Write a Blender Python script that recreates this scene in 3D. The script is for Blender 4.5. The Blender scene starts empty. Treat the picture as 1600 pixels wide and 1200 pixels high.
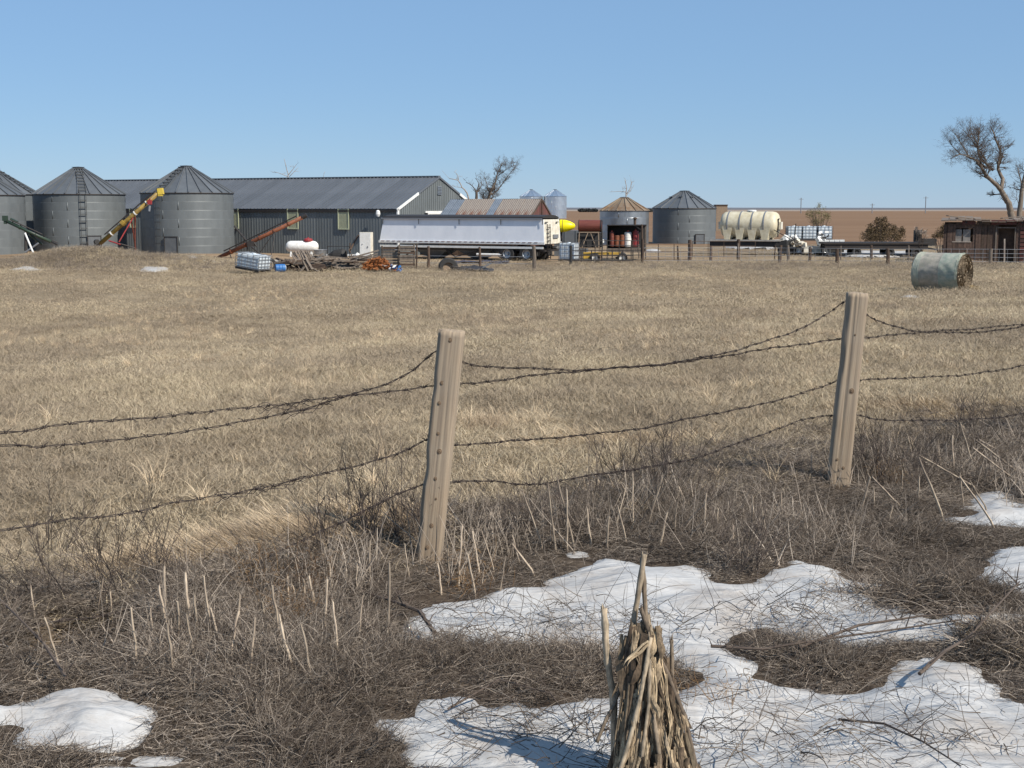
import bpy, math, random
import numpy as np
from mathutils import Vector, Matrix, Euler
random.seed(7); rng = np.random.default_rng(11)
sc = bpy.context.scene
R = math.radians
# ---------------------------------------------------------------- camera
CZ = 2.1; FPX = 2133.0; PITCH = math.atan(275/FPX)
cam_d = bpy.data.cameras.new('camera'); cam = bpy.data.objects.new('camera', cam_d)
sc.collection.objects.link(cam); sc.camera = cam
cam_d.sensor_width = 36; cam_d.lens = FPX/1600*36; cam_d.clip_end = 30000; cam_d.clip_start = .1
cam.location = (0, 0, CZ); cam.rotation_euler = (math.pi/2-PITCH, 0, 0)
# ---------------------------------------------------------------- world + sun
SUN_EL = R(42); SUN_AZ = R(129)      # azimuth clockwise from +Y (view direction)
w = bpy.data.worlds.new('World'); sc.world = w; w.use_nodes = True
nt = w.node_tree; nt.nodes.clear()
sky = nt.nodes.new('ShaderNodeTexSky'); sky.sky_type = 'NISHITA'; sky.sun_disc = False
sky.sun_elevation = SUN_EL; sky.sun_rotation = SUN_AZ; sky.altitude = 1300
sky.air_density = 1.0; sky.dust_density = 0.0; sky.ozone_density = 6
bg = nt.nodes.new('ShaderNodeBackground'); bg.inputs[1].default_value = .067
wo = nt.nodes.new('ShaderNodeOutputWorld')
smx = nt.nodes.new('ShaderNodeMix'); smx.data_type = 'RGBA'; smx.inputs['Factor'].default_value = .55   # even clear-day veil over the whole dome
smx.inputs['B'].default_value = (3.55, 6.1, 9.7, 1)
nt.links.new(sky.outputs[0], smx.inputs['A']); nt.links.new(smx.outputs['Result'], bg.inputs[0]); nt.links.new(bg.outputs[0], wo.inputs[0])
sd_ = bpy.data.lights.new('sun', 'SUN'); sd_.energy = 5.0; sd_.angle = R(.5); sd_.color = (1, .93, .82)
sun = bpy.data.objects.new('sun', sd_); sc.collection.objects.link(sun)
sdir = Vector((math.sin(SUN_AZ)*math.cos(SUN_EL), math.cos(SUN_AZ)*math.cos(SUN_EL), math.sin(SUN_EL)))
sun.rotation_euler = sdir.to_track_quat('Z', 'Y').to_euler()
sc.view_settings.view_transform = 'Standard'; sc.view_settings.look = 'None'
sc.view_settings.exposure = 0.36; sc.view_settings.gamma = 1; sc.view_settings.use_curve_mapping = False

# ---------------------------------------------------------------- numeric helpers
def sst(a, b, x):
    t = np.clip((x-a)/(b-a), 0, 1); return t*t*(3-2*t)
def _h(ix, iy, s):
    n = np.sin(ix*127.1+iy*311.7+s*74.7)*43758.5453
    return n-np.floor(n)
def vn(x, y, s=0):
    x = np.asarray(x, float); y = np.asarray(y, float)
    ix = np.floor(x); iy = np.floor(y); fx = x-ix; fy = y-iy
    fx = fx*fx*(3-2*fx); fy = fy*fy*(3-2*fy)
    a = _h(ix, iy, s); b = _h(ix+1, iy, s); c = _h(ix, iy+1, s); d = _h(ix+1, iy+1, s)
    return (a*(1-fx)+b*fx)*(1-fy)+(c*(1-fx)+d*fx)*fy
# fence line: through post 1 and post 2
F1 = np.array([-0.43, 7.86]); F2 = np.array([2.42, 10.0]); FD = (F2-F1)/np.linalg.norm(F2-F1)
FN = np.array([-FD[1], FD[0]])          # points away from the camera side
def fdist(x, y): return (x-F1[0])*FN[0]+(y-F1[1])*FN[1]
def ground(x, y):
    x = np.asarray(x, float); y = np.asarray(y, float)
    d = fdist(x, y)
    z = -1.40*sst(8, 42, d+7.5)
    near = np.exp(-(np.maximum(y-9, 0)/9)**2)
    z = z+near*((vn(x*.9, y*.9, 1)-.5)*.16+(vn(x*3, y*3, 2)-.5)*.04)
    # brush bank on the left, low hump along the fence
    z = z+.12*np.exp(-((x+1.6)/1.3)**2-((y-6.6)/.8)**2)*1.0
    z = z-.50*np.exp(-((x+2.10)/.27)**4-((y-6.55)/.36)**4)      # washed-out hollow in the bank
    z = z+(vn(x*.12, y*.12, 3)-.5)*.16*sst(25, 50, y)*(1-sst(90, 140, y))
    # weedy berm in front of the bins
    z = z+1.05*np.exp(-((y-81.5)/3.0)**2)*np.exp(-((x+25.2)/4.2)**2)*(.92+.16*vn(x*.6, y*.6, 4))
    z = z+.45*np.exp(-((y-81.5)/3.0)**2)*np.exp(-((x+19)/2.5)**2)
    z = z+.30*(1-sst(-24, -12, x))*sst(86, 95, y)*(1-sst(101, 108, y))
    # far land rises very slightly
    z = z+sst(900, 1500, y)*1.0+sst(2500, 6000, y)*2.0
    return z
def gz(x, y): return float(ground(x, y))
_cp, _sp = math.cos(PITCH), math.sin(PITCH)
def ray(px, py):
    dx = px-800; up = 600-py
    return np.array([dx, _cp*FPX+_sp*up, -_sp*FPX+_cp*up])
def at(px, py, Y):
    d = ray(px, py); return Vector((d[0]/d[1]*Y, Y, CZ+d[2]/d[1]*Y))
def X(px, Y, py=380):
    d = ray(px, py); return d[0]/d[1]*Y
def G(px, py, ymin=3.0, ymax=3000):
    d = ray(px, py); t = ymin/d[1]
    lo = ymin; y = ymin
    while y < ymax:
        x = d[0]/d[1]*y; z = CZ+d[2]/d[1]*y
        if z < gz(x, y): break
        lo = y; y *= 1.01
    hi = y
    for _ in range(20):
        m = (lo+hi)/2
        if CZ+d[2]/d[1]*m < gz(d[0]/d[1]*m, m): hi = m
        else: lo = m
    return Vector((d[0]/d[1]*hi, hi, gz(d[0]/d[1]*hi, hi)))
def on_fence(px, py, off=0.0):
    """point of the pixel ray on the vertical plane of the fence"""
    d = ray(px, py); n = np.array([FN[0], FN[1]]); p0 = F1+FN*off
    t = (p0@n)/(d[0]*n[0]+d[1]*n[1])
    return Vector((d[0]*t, d[1]*t, CZ+d[2]*t))

# ---------------------------------------------------------------- mesh builder
class MB:
    def __init__(s): s.v = []; s.f = []; s.t = []; s.tone = .5
    def add(s, vs, fs):
        o = len(s.v); s.v += [tuple(p) for p in vs]; s.f += [tuple(i+o for i in f) for f in fs]; s.t += [s.tone]*len(vs)
    def box(s, c, d, M=None, taper=None):
        x, y, z = d[0]/2, d[1]/2, d[2]/2; t = taper or 1
        vs = [(-x, -y, -z), (x, -y, -z), (x, y, -z), (-x, y, -z), (-x*t, -y*t, z), (x*t, -y*t, z), (x*t, y*t, z), (-x*t, y*t, z)]
        if M is not None: vs = [M @ Vector(p) for p in vs]
        s.add([Vector(p)+Vector(c) for p in vs], [(0, 3, 2, 1), (4, 5, 6, 7), (0, 1, 5, 4), (1, 2, 6, 5), (2, 3, 7, 6), (3, 0, 4, 7)])
    def bar(s, a, b, wd, h=None, up=(0, 0, 1)):
        a = Vector(a); b = Vector(b); h = h or wd; d = b-a; L = d.length; d.normalize()
        u = Vector(up)
        if abs(d.dot(u)) > .97: u = Vector((0, 1, 0))
        sx = d.cross(u).normalized(); sz = sx.cross(d)
        vs = []
        for p in (a, b):
            for i, j in ((-1, -1), (1, -1), (1, 1), (-1, 1)): vs.append(p+sx*i*wd/2+sz*j*h/2)
        s.add(vs, [(0, 1, 2, 3), (7, 6, 5, 4), (0, 4, 5, 1), (1, 5, 6, 2), (2, 6, 7, 3), (3, 7, 4, 0)])
    def tube(s, pts, r, n=8, cap=True):
        pts = [Vector(p) for p in pts]; m = len(pts)
        rs = r if isinstance(r, (list, tuple)) else [r]*m
        o = len(s.v); ref = None
        for i, p in enumerate(pts):
            d = (pts[min(i+1, m-1)]-pts[max(i-1, 0)])
            d = d.normalized() if d.length > 1e-9 else Vector((0, 0, 1))
            if ref is None: ref = Vector((0, 0, 1)) if abs(d.z) < .9 else Vector((1, 0, 0))
            a = d.cross(ref)
            if a.length < 1e-4: a = d.cross(Vector((.3, .9, .2)))
            a.normalize(); b = a.cross(d); ref = b
            for k in range(n):
                t = 2*math.pi*k/n; s.v.append(tuple(p+(a*math.cos(t)+b*math.sin(t))*rs[i])); s.t.append(s.tone)
        for i in range(m-1):
            for k in range(n):
                s.f.append((o+i*n+k, o+i*n+(k+1) % n, o+(i+1)*n+(k+1) % n, o+(i+1)*n+k))
        if cap: s.f.append(tuple(o+k for k in range(n))[::-1]); s.f.append(tuple(o+(m-1)*n+k for k in range(n)))
    def lathe(s, prof, n=24, a0=0, a1=None, axis='z', cap=True):
        full = a1 is None; a1 = a1 if a1 is not None else a0+2*math.pi
        cols = n if full else n+1; o = len(s.v)
        for r, z in prof:
            for k in range(cols):
                t = a0+(a1-a0)*k/n; x, y = r*math.cos(t), r*math.sin(t)
                s.v.append((x, y, z) if axis == 'z' else ((z, x, y) if axis == 'x' else (x, z, y))); s.t.append(s.tone)
        for i in range(len(prof)-1):
            for k in range(n):
                k2 = (k+1) % cols if full else k+1
                s.f.append((o+i*cols+k, o+i*cols+k2, o+(i+1)*cols+k2, o+(i+1)*cols+k))
        if cap and full:
            s.f.append(tuple(o+k for k in range(n))[::-1]); s.f.append(tuple(o+(len(prof)-1)*n+k for k in range(n)))
    def quad(s, *p): s.add(p, [tuple(range(len(p)))])
    def prism(s, outline, y0, y1):
        """outline in x,z extruded along y"""
        n = len(outline); vs = [(x, y0, z) for x, z in outline]+[(x, y1, z) for x, z in outline]
        s.add(vs, [tuple(range(n)), tuple(range(2*n-1, n-1, -1))]+[(i, i+n, (i+1) % n+n, (i+1) % n) for i in range(n)])
    def xform(s, M, start=0):
        for i in range(start, len(s.v)): s.v[i] = tuple(M @ Vector(s.v[i]))
    def mesh(s, name, m=None, smooth=False):
        me = bpy.data.meshes.new(name); me.from_pydata(s.v, [], s.f)
        if m: me.materials.append(m)
        if any(abs(t-.5) > 1e-6 for t in s.t):
            a = me.attributes.new('tone', 'FLOAT', 'POINT'); a.data.foreach_set('value', s.t)
        me.update()
        if smooth:
            for p in me.polygons: p.use_smooth = True
        return me
    def build(s, name, m, parent=None, smooth=False, world=False, loc=None, rot=None, label=None):
        if world and parent is not None:
            inv = Matrix.LocRotScale(parent.location, parent.rotation_euler, None).inverted()
            s.v = [tuple(inv @ Vector(p)) for p in s.v]
        return link(name, s.mesh(name, m, smooth), parent, loc, rot, label)
def link(name, me, parent=None, loc=None, rot=None, label=None):
    o = bpy.data.objects.new(name, me); sc.collection.objects.link(o)
    if parent is not None: o.parent = parent
    if loc is not None: o.location = loc
    if rot is not None: o.rotation_euler = rot
    if label: o['label'] = label
    return o
def tag(o, label=None, cat=None, group=None, kind=None):
    if label: o['label'] = label
    if cat: o['category'] = cat
    if group: o['group'] = group
    if kind: o['kind'] = kind
    return o
def thing(name, label, cat, loc=(0, 0, 0), rz=0, group=None):
    o = bpy.data.objects.new(name, None); sc.collection.objects.link(o); o.empty_display_size = .2
    o.location = loc; o.rotation_euler = (0, 0, rz)
    return tag(o, label, cat, group)
def copy_tree(o, parent=None):
    c = o.copy(); sc.collection.objects.link(c)
    if parent is not None: c.parent = parent
    for ch in list(o.children): copy_tree(ch, c)
    return c
def npmesh(name, V, F, m, smooth=False, attrs=None):
    """V (n,3), F (m,k) arrays -> mesh"""
    me = bpy.data.meshes.new(name); V = np.asarray(V, np.float32); F = np.asarray(F, np.int32); k = F.shape[1]
    me.vertices.add(len(V)); me.vertices.foreach_set('co', V.ravel())
    me.loops.add(F.size); me.loops.foreach_set('vertex_index', F.ravel())
    me.polygons.add(len(F)); me.polygons.foreach_set('loop_start', np.arange(len(F), dtype=np.int32)*k)
    try: me.polygons.foreach_set('loop_total', np.full(len(F), k, np.int32))
    except Exception: pass
    if smooth: me.polygons.foreach_set('use_smooth', np.ones(len(F), bool))
    for a, arr in (attrs or {}).items():
        at_ = me.attributes.new(a, 'FLOAT', 'POINT'); at_.data.foreach_set('value', np.asarray(arr, np.float32))
    if m: me.materials.append(m)
    me.update(calc_edges=True); me.validate()
    return me

# ---------------------------------------------------------------- materials
def mat(name, col, rough=.7, metal=0, col2=None, scale=6, amt=.5, stretch=(1, 1, 1), bump=0, bscale=None, spec=.5,
        tone=None, detail=5, coords='Object', contrast=.25, rnd=0):
    """col/col2 mixed by noise; tone=(colA,colB) mixes by per-strand attribute"""
    m = bpy.data.materials.new(name); m.use_nodes = True; n = m.node_tree; b = n.nodes['Principled BSDF']
    b.inputs['Roughness'].default_value = rough; b.inputs['Metallic'].default_value = metal
    b.inputs['Specular IOR Level'].default_value = spec
    N = n.nodes.new; L = n.links.new
    tc = N('ShaderNodeTexCoord'); mp = N('ShaderNodeMapping'); mp.inputs['Scale'].default_value = stretch
    if coords == 'World':
        g = N('ShaderNodeNewGeometry'); L(g.outputs['Position'], mp.inputs[0])
    else: L(tc.outputs[coords], mp.inputs[0])
    if col2 is not None:
        no = N('ShaderNodeTexNoise'); no.inputs['Scale'].default_value = scale; no.inputs['Detail'].default_value = detail
        no.inputs['Roughness'].default_value = .65
        L(mp.outputs[0], no.inputs[0])
        mr = N('ShaderNodeMapRange'); mr.inputs[1].default_value = .5-contrast/2-.08*(1-amt); mr.inputs[2].default_value = .5+contrast/2
        L(no.outputs[0], mr.inputs[0])
        mx = N('ShaderNodeMix'); mx.data_type = 'RGBA'; mx.inputs['A'].default_value = (*col, 1); mx.inputs['B'].default_value = (*col2, 1)
        L(mr.outputs[0], mx.inputs['Factor']); out = mx.outputs['Result']
    else:
        rgb = N('ShaderNodeRGB'); rgb.outputs[0].default_value = (*col, 1); out = rgb.outputs[0]
    if tone is not None:
        at_ = N('ShaderNodeAttribute'); at_.attribute_name = 'tone'
        m2 = N('ShaderNodeMix'); m2.data_type = 'RGBA'; m2.inputs['B'].default_value = (*tone, 1)
        L(at_.outputs['Fac'], m2.inputs['Factor']); L(out, m2.inputs['A']); out = m2.outputs['Result']
    if rnd:
        oi = N('ShaderNodeObjectInfo'); mr2 = N('ShaderNodeMapRange'); mr2.inputs[3].default_value = 1-rnd; mr2.inputs[4].default_value = 1+rnd
        L(oi.outputs['Random'], mr2.inputs[0]); m3 = N('ShaderNodeMix'); m3.data_type = 'RGBA'; m3.blend_type = 'MULTIPLY'
        m3.inputs['Factor'].default_value = 1; L(out, m3.inputs['A']); L(mr2.outputs[0], m3.inputs['B']); out = m3.outputs['Result']
    L(out, b.inputs['Base Color'])
    if bump:
        nb = N('ShaderNodeTexNoise'); nb.inputs['Scale'].default_value = bscale or scale*4; nb.inputs['Detail'].default_value = 6
        L(mp.outputs[0], nb.inputs[0]); bp = N('ShaderNodeBump'); bp.inputs['Strength'].default_value = min(1, bump*5); bp.inputs['Distance'].default_value = bump
        L(nb.outputs[0], bp.inputs['Height']); L(bp.outputs[0], b.inputs['Normal'])
    return m
M = {}
M['galv'] = mat('galvanised_steel', (.15, .165, .172), .55, .25, (.11, .122, .128), 1.6, .5, (1, 1, .3), bump=.004, bscale=40, rnd=.06, contrast=.5)
M['shiny'] = mat('shiny_new_steel', (.72, .75, .78), .28, .9, (.6, .63, .66), 1.5, .5, (1, 1, .3), rnd=.05)
M['ladder'] = mat('dull_ladder_steel', (.055, .058, .06), .6, .2)
M['galv2'] = mat('bright_galvanised_steel', (.42, .44, .46), .33, .75, (.30, .32, .34), 1.5, .5, (1, 1, .3), rnd=.08)
M['galv_roof'] = mat('grey_steel_roof', (.125, .135, .145), .5, .25, (.10, .108, .118), 2, .5, rnd=.14)
M['barn_roof'] = mat('slate_grey_steel_roof', (.13, .14, .158), .5, .2, (.105, .115, .13), 1.5, .5, (1, .3, 1), rnd=.10)
M['barn_wall'] = mat('grey_steel_siding', (.155, .172, .178), .6, .1, (.13, .145, .15), 2, .5, (1, 1, .3), rnd=.08)
M['white'] = mat('white_paint', (.72, .72, .70), .5, 0, (.6, .6, .58), 5, .5, bump=.001)
M['trailer'] = mat('shade_tinted_white_sheet', (.82, .84, .88), .45, 0, (.70, .73, .78), 1.2, .5, (1, 1, .5), contrast=.4)  # white sheet; bluish cast of its shaded side is put into the colour
M['cream'] = mat('cream_polyethylene', (.66, .61, .47), .5, 0, (.46, .40, .27), 2.2, .5, bump=.004, contrast=.35)
M['creamwhite'] = mat('cream_white_metal', (.68, .65, .56), .6, 0, (.5, .46, .38), 3, .5)
M['win'] = mat('yellowed_translucent_panel', (.36, .37, .25), .5, 0, (.27, .28, .19), 6, .5)
M['winframe'] = mat('pale_green_frame', (.42, .44, .30), .6)
M['dark'] = mat('dark_steel', (.022, .021, .022), .6, .2, (.04, .032, .028), 8, .5)
M['black'] = mat('black_rubber', (.015, .015, .016), .75, 0, (.03, .028, .026), 10, .5, bump=.003)
M['rust'] = mat('rusted_orange_steel', (.24, .075, .03), .7, .1, (.12, .045, .025), 5, .5, bump=.002)
M['yellow'] = mat('yellow_paint', (.33, .22, .035), .6, 0, (.16, .105, .03), 3, .5)
M['wagonyellow'] = mat('wagon_yellow_paint', (.52, .33, .04), .6, 0, (.34, .2, .04), 3, .5)
M['brightyellow'] = mat('bright_yellow_fibreglass', (.80, .72, .0), .4, 0, (.72, .63, .0), 3, .5)
M['green'] = mat('dark_green_paint', (.018, .05, .028), .5, 0, (.03, .04, .03), 6, .5)
M['red'] = mat('red_paint', (.33, .02, .02), .5, 0, (.18, .03, .03), 6, .5)
M['rustred'] = mat('rusty_red_tank_paint', (.12, .028, .020), .5, .1, (.17, .05, .032), 2.5, .5, (.3, 1, 3), bump=.002)
M['blue'] = mat('blue_plastic', (.02, .12, .38), .5, 0, (.03, .14, .34), 6, .5)
M['ibc'] = mat('translucent_white_plastic', (.62, .68, .72), .45, 0, (.45, .50, .54), 3, .5)
M['cage'] = mat('galvanised_cage_tube', (.22, .23, .25), .5, .3)
M['whitetank'] = mat('white_tank_paint', (.8, .8, .78), .45, 0, (.62, .6, .56), 5, .5)
M['greywood'] = mat('weathered_grey_wood', (.19, .155, .125), .85, 0, (.095, .075, .06), 4, .5, (3, 3, .4), bump=.006, rnd=.22)
M['brownwood'] = mat('dark_weathered_wood', (.10, .065, .045), .9, 0, (.055, .036, .026), 4, .5, bump=.006, rnd=.25)
M['postwood'] = mat('fence_timber', (.16, .12, .085), .9, 0, (.10, .07, .05), 4, .5, (3, 3, .5), bump=.004, rnd=.15)
M['shedbrick'] = mat('brown_shed_boards', (.060, .038, .030), .9, 0, (.12, .075, .055), 7, .5, bump=.01, rnd=.3, contrast=.3)
M['redboard'] = mat('faded_red_boards', (.115, .030, .026), .85, 0, (.075, .040, .032), 5, .5, bump=.004, rnd=.25)
M['tanroof'] = mat('weathered_tan_shingles', (.19, .15, .115), .9, 0, (.13, .10, .08), 3, .5, bump=.008, rnd=.12)
M['needles'] = mat('rusty_dead_branches', (.30, .10, .025), .85, 0, (.20, .07, .02), 4, .5)
M['bark'] = mat('grey_bark', (.20, .165, .13), .9, 0, (.12, .095, .075), 5, .5, (1, 1, .3), bump=.02)
M['twigbark'] = mat('brown_twigs', (.105, .078, .06), .9, 0, (.07, .052, .042), 5, .5)
M['palebark'] = mat('pale_dead_wood', (.36, .31, .26), .9, 0, (.25, .2, .17), 5, .5)
M['cedar'] = mat('bronze_cedar_foliage', (.050, .040, .020), .85, 0, (.10, .06, .028), 1.2, .5, coords='World', tone=(.15, .10, .045), rnd=0)
M['olive'] = mat('sparse_olive_leaves', (.11, .10, .045), .85, 0, (.16, .13, .06), 2, .5, coords='World', tone=(.22, .19, .09))
M['farhedge'] = mat('distant_dark_conifers', (.025, .03, .03), .9, 0, (.04, .042, .04), .2, .5, coords='World')
M['tile'] = mat('tan_block', (.26, .19, .13), .9, 0, (.2, .15, .11), 5, .5)
def roof_rust():
    m = mat('rust_streaked_tin', (.25, .215, .18), .65, .2, (.20, .17, .15), 4, .5, (2, .5, 1))
    n = m.node_tree; N = n.nodes.new; L = n.links.new; b = n.nodes['Principled BSDF']
    src = b.inputs['Base Color'].links[0].from_socket
    g = N('ShaderNodeTexCoord'); mp = N('ShaderNodeMapping'); mp.inputs['Scale'].default_value = (1.6, .35, .35); L(g.outputs['Object'], mp.inputs[0])
    no = N('ShaderNodeTexNoise'); no.inputs['Scale'].default_value = 1.3; no.inputs['Detail'].default_value = 6; L(mp.outputs[0], no.inputs[0])
    mr = N('ShaderNodeMapRange'); mr.inputs[1].default_value = .51; mr.inputs[2].default_value = .62; L(no.outputs[0], mr.inputs[0])
    mx = N('ShaderNodeMix'); mx.data_type = 'RGBA'; mx.inputs['B'].default_value = (.15, .075, .05, 1)
    L(mr.outputs[0], mx.inputs['Factor']); L(src, mx.inputs['A']); L(mx.outputs['Result'], b.inputs['Base Color'])
    return m
M['rustroof'] = roof_rust()
M['rustcone'] = mat('rust_stained_cone_roof', (.26, .215, .16), .6, .2, (.19, .12, .07), 1.6, .5, rnd=.2)
# ================================================================ GROUND
def ground_mat():
    m = bpy.data.materials.new('prairie_ground'); m.use_nodes = True; n = m.node_tree; b = n.nodes['Principled BSDF']
    b.inputs['Roughness'].default_value = .95; b.inputs['Specular IOR Level'].default_value = .15
    N = n.nodes.new; L = n.links.new
    g = N('ShaderNodeNewGeometry'); sp = N('ShaderNodeSeparateXYZ'); L(g.outputs['Position'], sp.inputs[0])
    def noise(sc_, st=(1, 1, 1), det=6, r=.65):
        mp = N('ShaderNodeMapping'); mp.inputs['Scale'].default_value = st; L(g.outputs['Position'], mp.inputs[0])
        no = N('ShaderNodeTexNoise'); no.inputs['Scale'].default_value = sc_; no.inputs['Detail'].default_value = det; no.inputs['Roughness'].default_value = r
        L(mp.outputs[0], no.inputs[0]); return no.outputs[0]
    def rng_(s, a, b_, c=0, d=1):
        mr = N('ShaderNodeMapRange'); mr.inputs[1].default_value = a; mr.inputs[2].default_value = b_; mr.inputs[3].default_value = c; mr.inputs[4].default_value = d
        L(s, mr.inputs[0]); return mr.outputs[0]
    def mix(f, A, B):
        mx = N('ShaderNodeMix'); mx.data_type = 'RGBA'; L(f, mx.inputs['Factor'])
        for s, v in (('A', A), ('B', B)):
            if isinstance(v, tuple): mx.inputs[s].default_value = (*v, 1)
            else: L(v, mx.inputs[s])
        return mx.outputs['Result']
    def add(a, b_, k=1):
        ma = N('ShaderNodeMath'); ma.operation = 'MULTIPLY_ADD'; L(b_, ma.inputs[0]); ma.inputs[1].default_value = k; L(a, ma.inputs[2]); return ma.outputs[0]
    Y = sp.outputs[1]; Xo = sp.outputs[0]
    litter = mix(rng_(noise(9), .4, .65), (.05, .036, .026), (.13, .10, .073))
    fine = mix(rng_(noise(14, (1, .6, 1), 8, .75), .38, .62), (.11, .082, .055), (.34, .27, .18))
    fld = mix(rng_(noise(.22, (1, .45, 1)), .38, .62), (.16, .125, .085), (.34, .275, .18))
    field = mix(rng_(noise(3, (1, 1, 1)), .2, .8, .35, .75), fine, fld)
    fd = N('ShaderNodeVectorMath'); fd.operation = 'DOT_PRODUCT'; L(g.outputs['Position'], fd.inputs[0]); fd.inputs[1].default_value = (float(FN[0]), float(FN[1]), 0)
    dd = add(fd.outputs['Value'], noise(.8), 1.2); c0 = float(FN@F1)+.6
    col = mix(rng_(dd, c0-.2, c0+1.6), litter, field)
    # yard dirt
    dirt = mix(rng_(noise(.5, (1, .3, 1)), .35, .65), (.29, .205, .13), (.21, .15, .095))
    yy = add(Y, noise(.15), 8)
    f1 = rng_(yy, 86, 90)
    xs = rng_(add(Xo, noise(.1), 6), 8, 22, 1, .35)
    mu = N('ShaderNodeMath'); mu.operation = 'MULTIPLY'; L(f1, mu.inputs[0]); L(xs, mu.inputs[1])
    col = mix(mu.outputs[0], col, dirt)
    # ploughed field: faint drill rows running across
    mpw = N('ShaderNodeMapping'); mpw.inputs['Scale'].default_value = (.004, .06, 1); L(g.outputs['Position'], mpw.inputs[0])
    now = N('ShaderNodeTexNoise'); now.inputs['Scale'].default_value = 1; now.inputs['Detail'].default_value = 8; now.inputs['Roughness'].default_value = .7; L(mpw.outputs[0], now.inputs[0])
    plow = mix(rng_(now.outputs[0], .35, .65), (.165, .098, .056), (.215, .135, .08))
    col = mix(rng_(add(Y, noise(.05), 16), 132, 142), col, plow)
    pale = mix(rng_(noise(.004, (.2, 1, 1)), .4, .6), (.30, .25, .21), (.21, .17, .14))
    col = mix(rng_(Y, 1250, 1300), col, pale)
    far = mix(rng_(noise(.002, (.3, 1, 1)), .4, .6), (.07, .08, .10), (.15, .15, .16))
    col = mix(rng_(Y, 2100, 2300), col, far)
    L(col, b.inputs['Base Color'])
    bp = N('ShaderNodeBump'); bp.inputs['Strength'].default_value = .9; bp.inputs['Distance'].default_value = .03
    L(noise(16, (1, 1, 1), 8, .75), bp.inputs['Height']); L(bp.outputs[0], b.inputs['Normal'])
    return m
M['ground'] = ground_mat()
ys = list(np.arange(-8, 0, .5))+list(np.arange(0, 14, .09))
y = 14.0; st = .1
while y < 9000: ys.append(y); st *= 1.028; y += min(st, y*.02) if y < 130 else st
ys = [-3000, -300, -60, -20]+ys+[12000]; ys = np.array(ys)
us = np.linspace(-1, 1, 231)
wd = np.where(ys < 0, 9+np.maximum(-ys-8, 0)*1.5, 9+ys*.9)
GX = us[None, :]*wd[:, None]; GY = np.repeat(ys[:, None], len(us), 1)
V = np.stack([GX, GY, ground(GX, GY)], -1).reshape(-1, 3); nr, nc = GX.shape
i = (np.arange(nr-1)[:, None]*nc+np.arange(nc-1)[None, :]).ravel()
gr = link('ground', npmesh('ground', V, np.stack([i, i+1, i+1+nc, i+nc], 1), M['ground'], True)); tag(gr, kind='structure')

# ================================================================ SNOW
def snow_mat():
    m = mat('old_granular_snow', (.47, .468, .465), .9, 0, (.37, .367, .362), 14, .5, bump=.010, bscale=34, contrast=.4)
    n = m.node_tree; N = n.nodes.new; L = n.links.new; b = n.nodes['Principled BSDF']
    src = b.inputs['Base Color'].links[0].from_socket
    g = N('ShaderNodeNewGeometry'); no = N('ShaderNodeTexNoise'); no.inputs['Scale'].default_value = 2.1; no.inputs['Detail'].default_value = 9; no.inputs['Roughness'].default_value = .7
    L(g.outputs['Position'], no.inputs[0]); mr = N('ShaderNodeMapRange'); mr.inputs[1].default_value = .47; mr.inputs[2].default_value = .70; mr.inputs[4].default_value = .8; L(no.outputs[0], mr.inputs[0])
    mx = N('ShaderNodeMix'); mx.data_type = 'RGBA'; mx.inputs['B'].default_value = (.28, .24, .205, 1); L(mr.outputs[0], mx.inputs['Factor']); L(src, mx.inputs['A']); L(mx.outputs['Result'], b.inputs['Base Color'])
    # wind and melt ripples lying across the slope
    mp = N('ShaderNodeMapping'); mp.inputs['Scale'].default_value = (2.2, 7.0, 1); mp.inputs['Rotation'].default_value = (0, 0, .12); L(g.outputs['Position'], mp.inputs[0])
    rp = N('ShaderNodeTexNoise'); rp.inputs['Scale'].default_value = 1.0; rp.inputs['Detail'].default_value = 5; rp.inputs['Roughness'].default_value = .55; rp.inputs['Distortion'].default_value = .8; L(mp.outputs[0], rp.inputs[0])
    bp = N('ShaderNodeBump'); bp.inputs['Strength'].default_value = 1; bp.inputs['Distance'].default_value = .05; L(rp.outputs[0], bp.inputs['Height'])
    old = b.inputs['Normal'].links[0].from_node; L(bp.outputs[0], old.inputs['Normal'])
    return m
M['snow'] = snow_mat()
def sdf(poly, x, y):
    """signed distance, positive inside"""
    d = np.full(x.shape, 1e9); ins = np.zeros(x.shape, bool); n = len(poly)
    for k in range(n):
        ax, ay = poly[k]; bx, by = poly[(k+1) % n]; ex, ey = bx-ax, by-ay
        t = np.clip(((x-ax)*ex+(y-ay)*ey)/(ex*ex+ey*ey+1e-12), 0, 1)
        d = np.minimum(d, np.hypot(x-ax-t*ex, y-ay-t*ey))
        c = ((ay > y) != (by > y)) & (x < (bx-ax)*(y-ay)/((by-ay) if by != ay else 1e-12)+ax)
        ins ^= c
    return np.where(ins, d, -d)
def wpoly(px):
    out = []
    for a, b in px:
        p = G(a, b); out.append((p.x, p.y))
    return out
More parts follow.
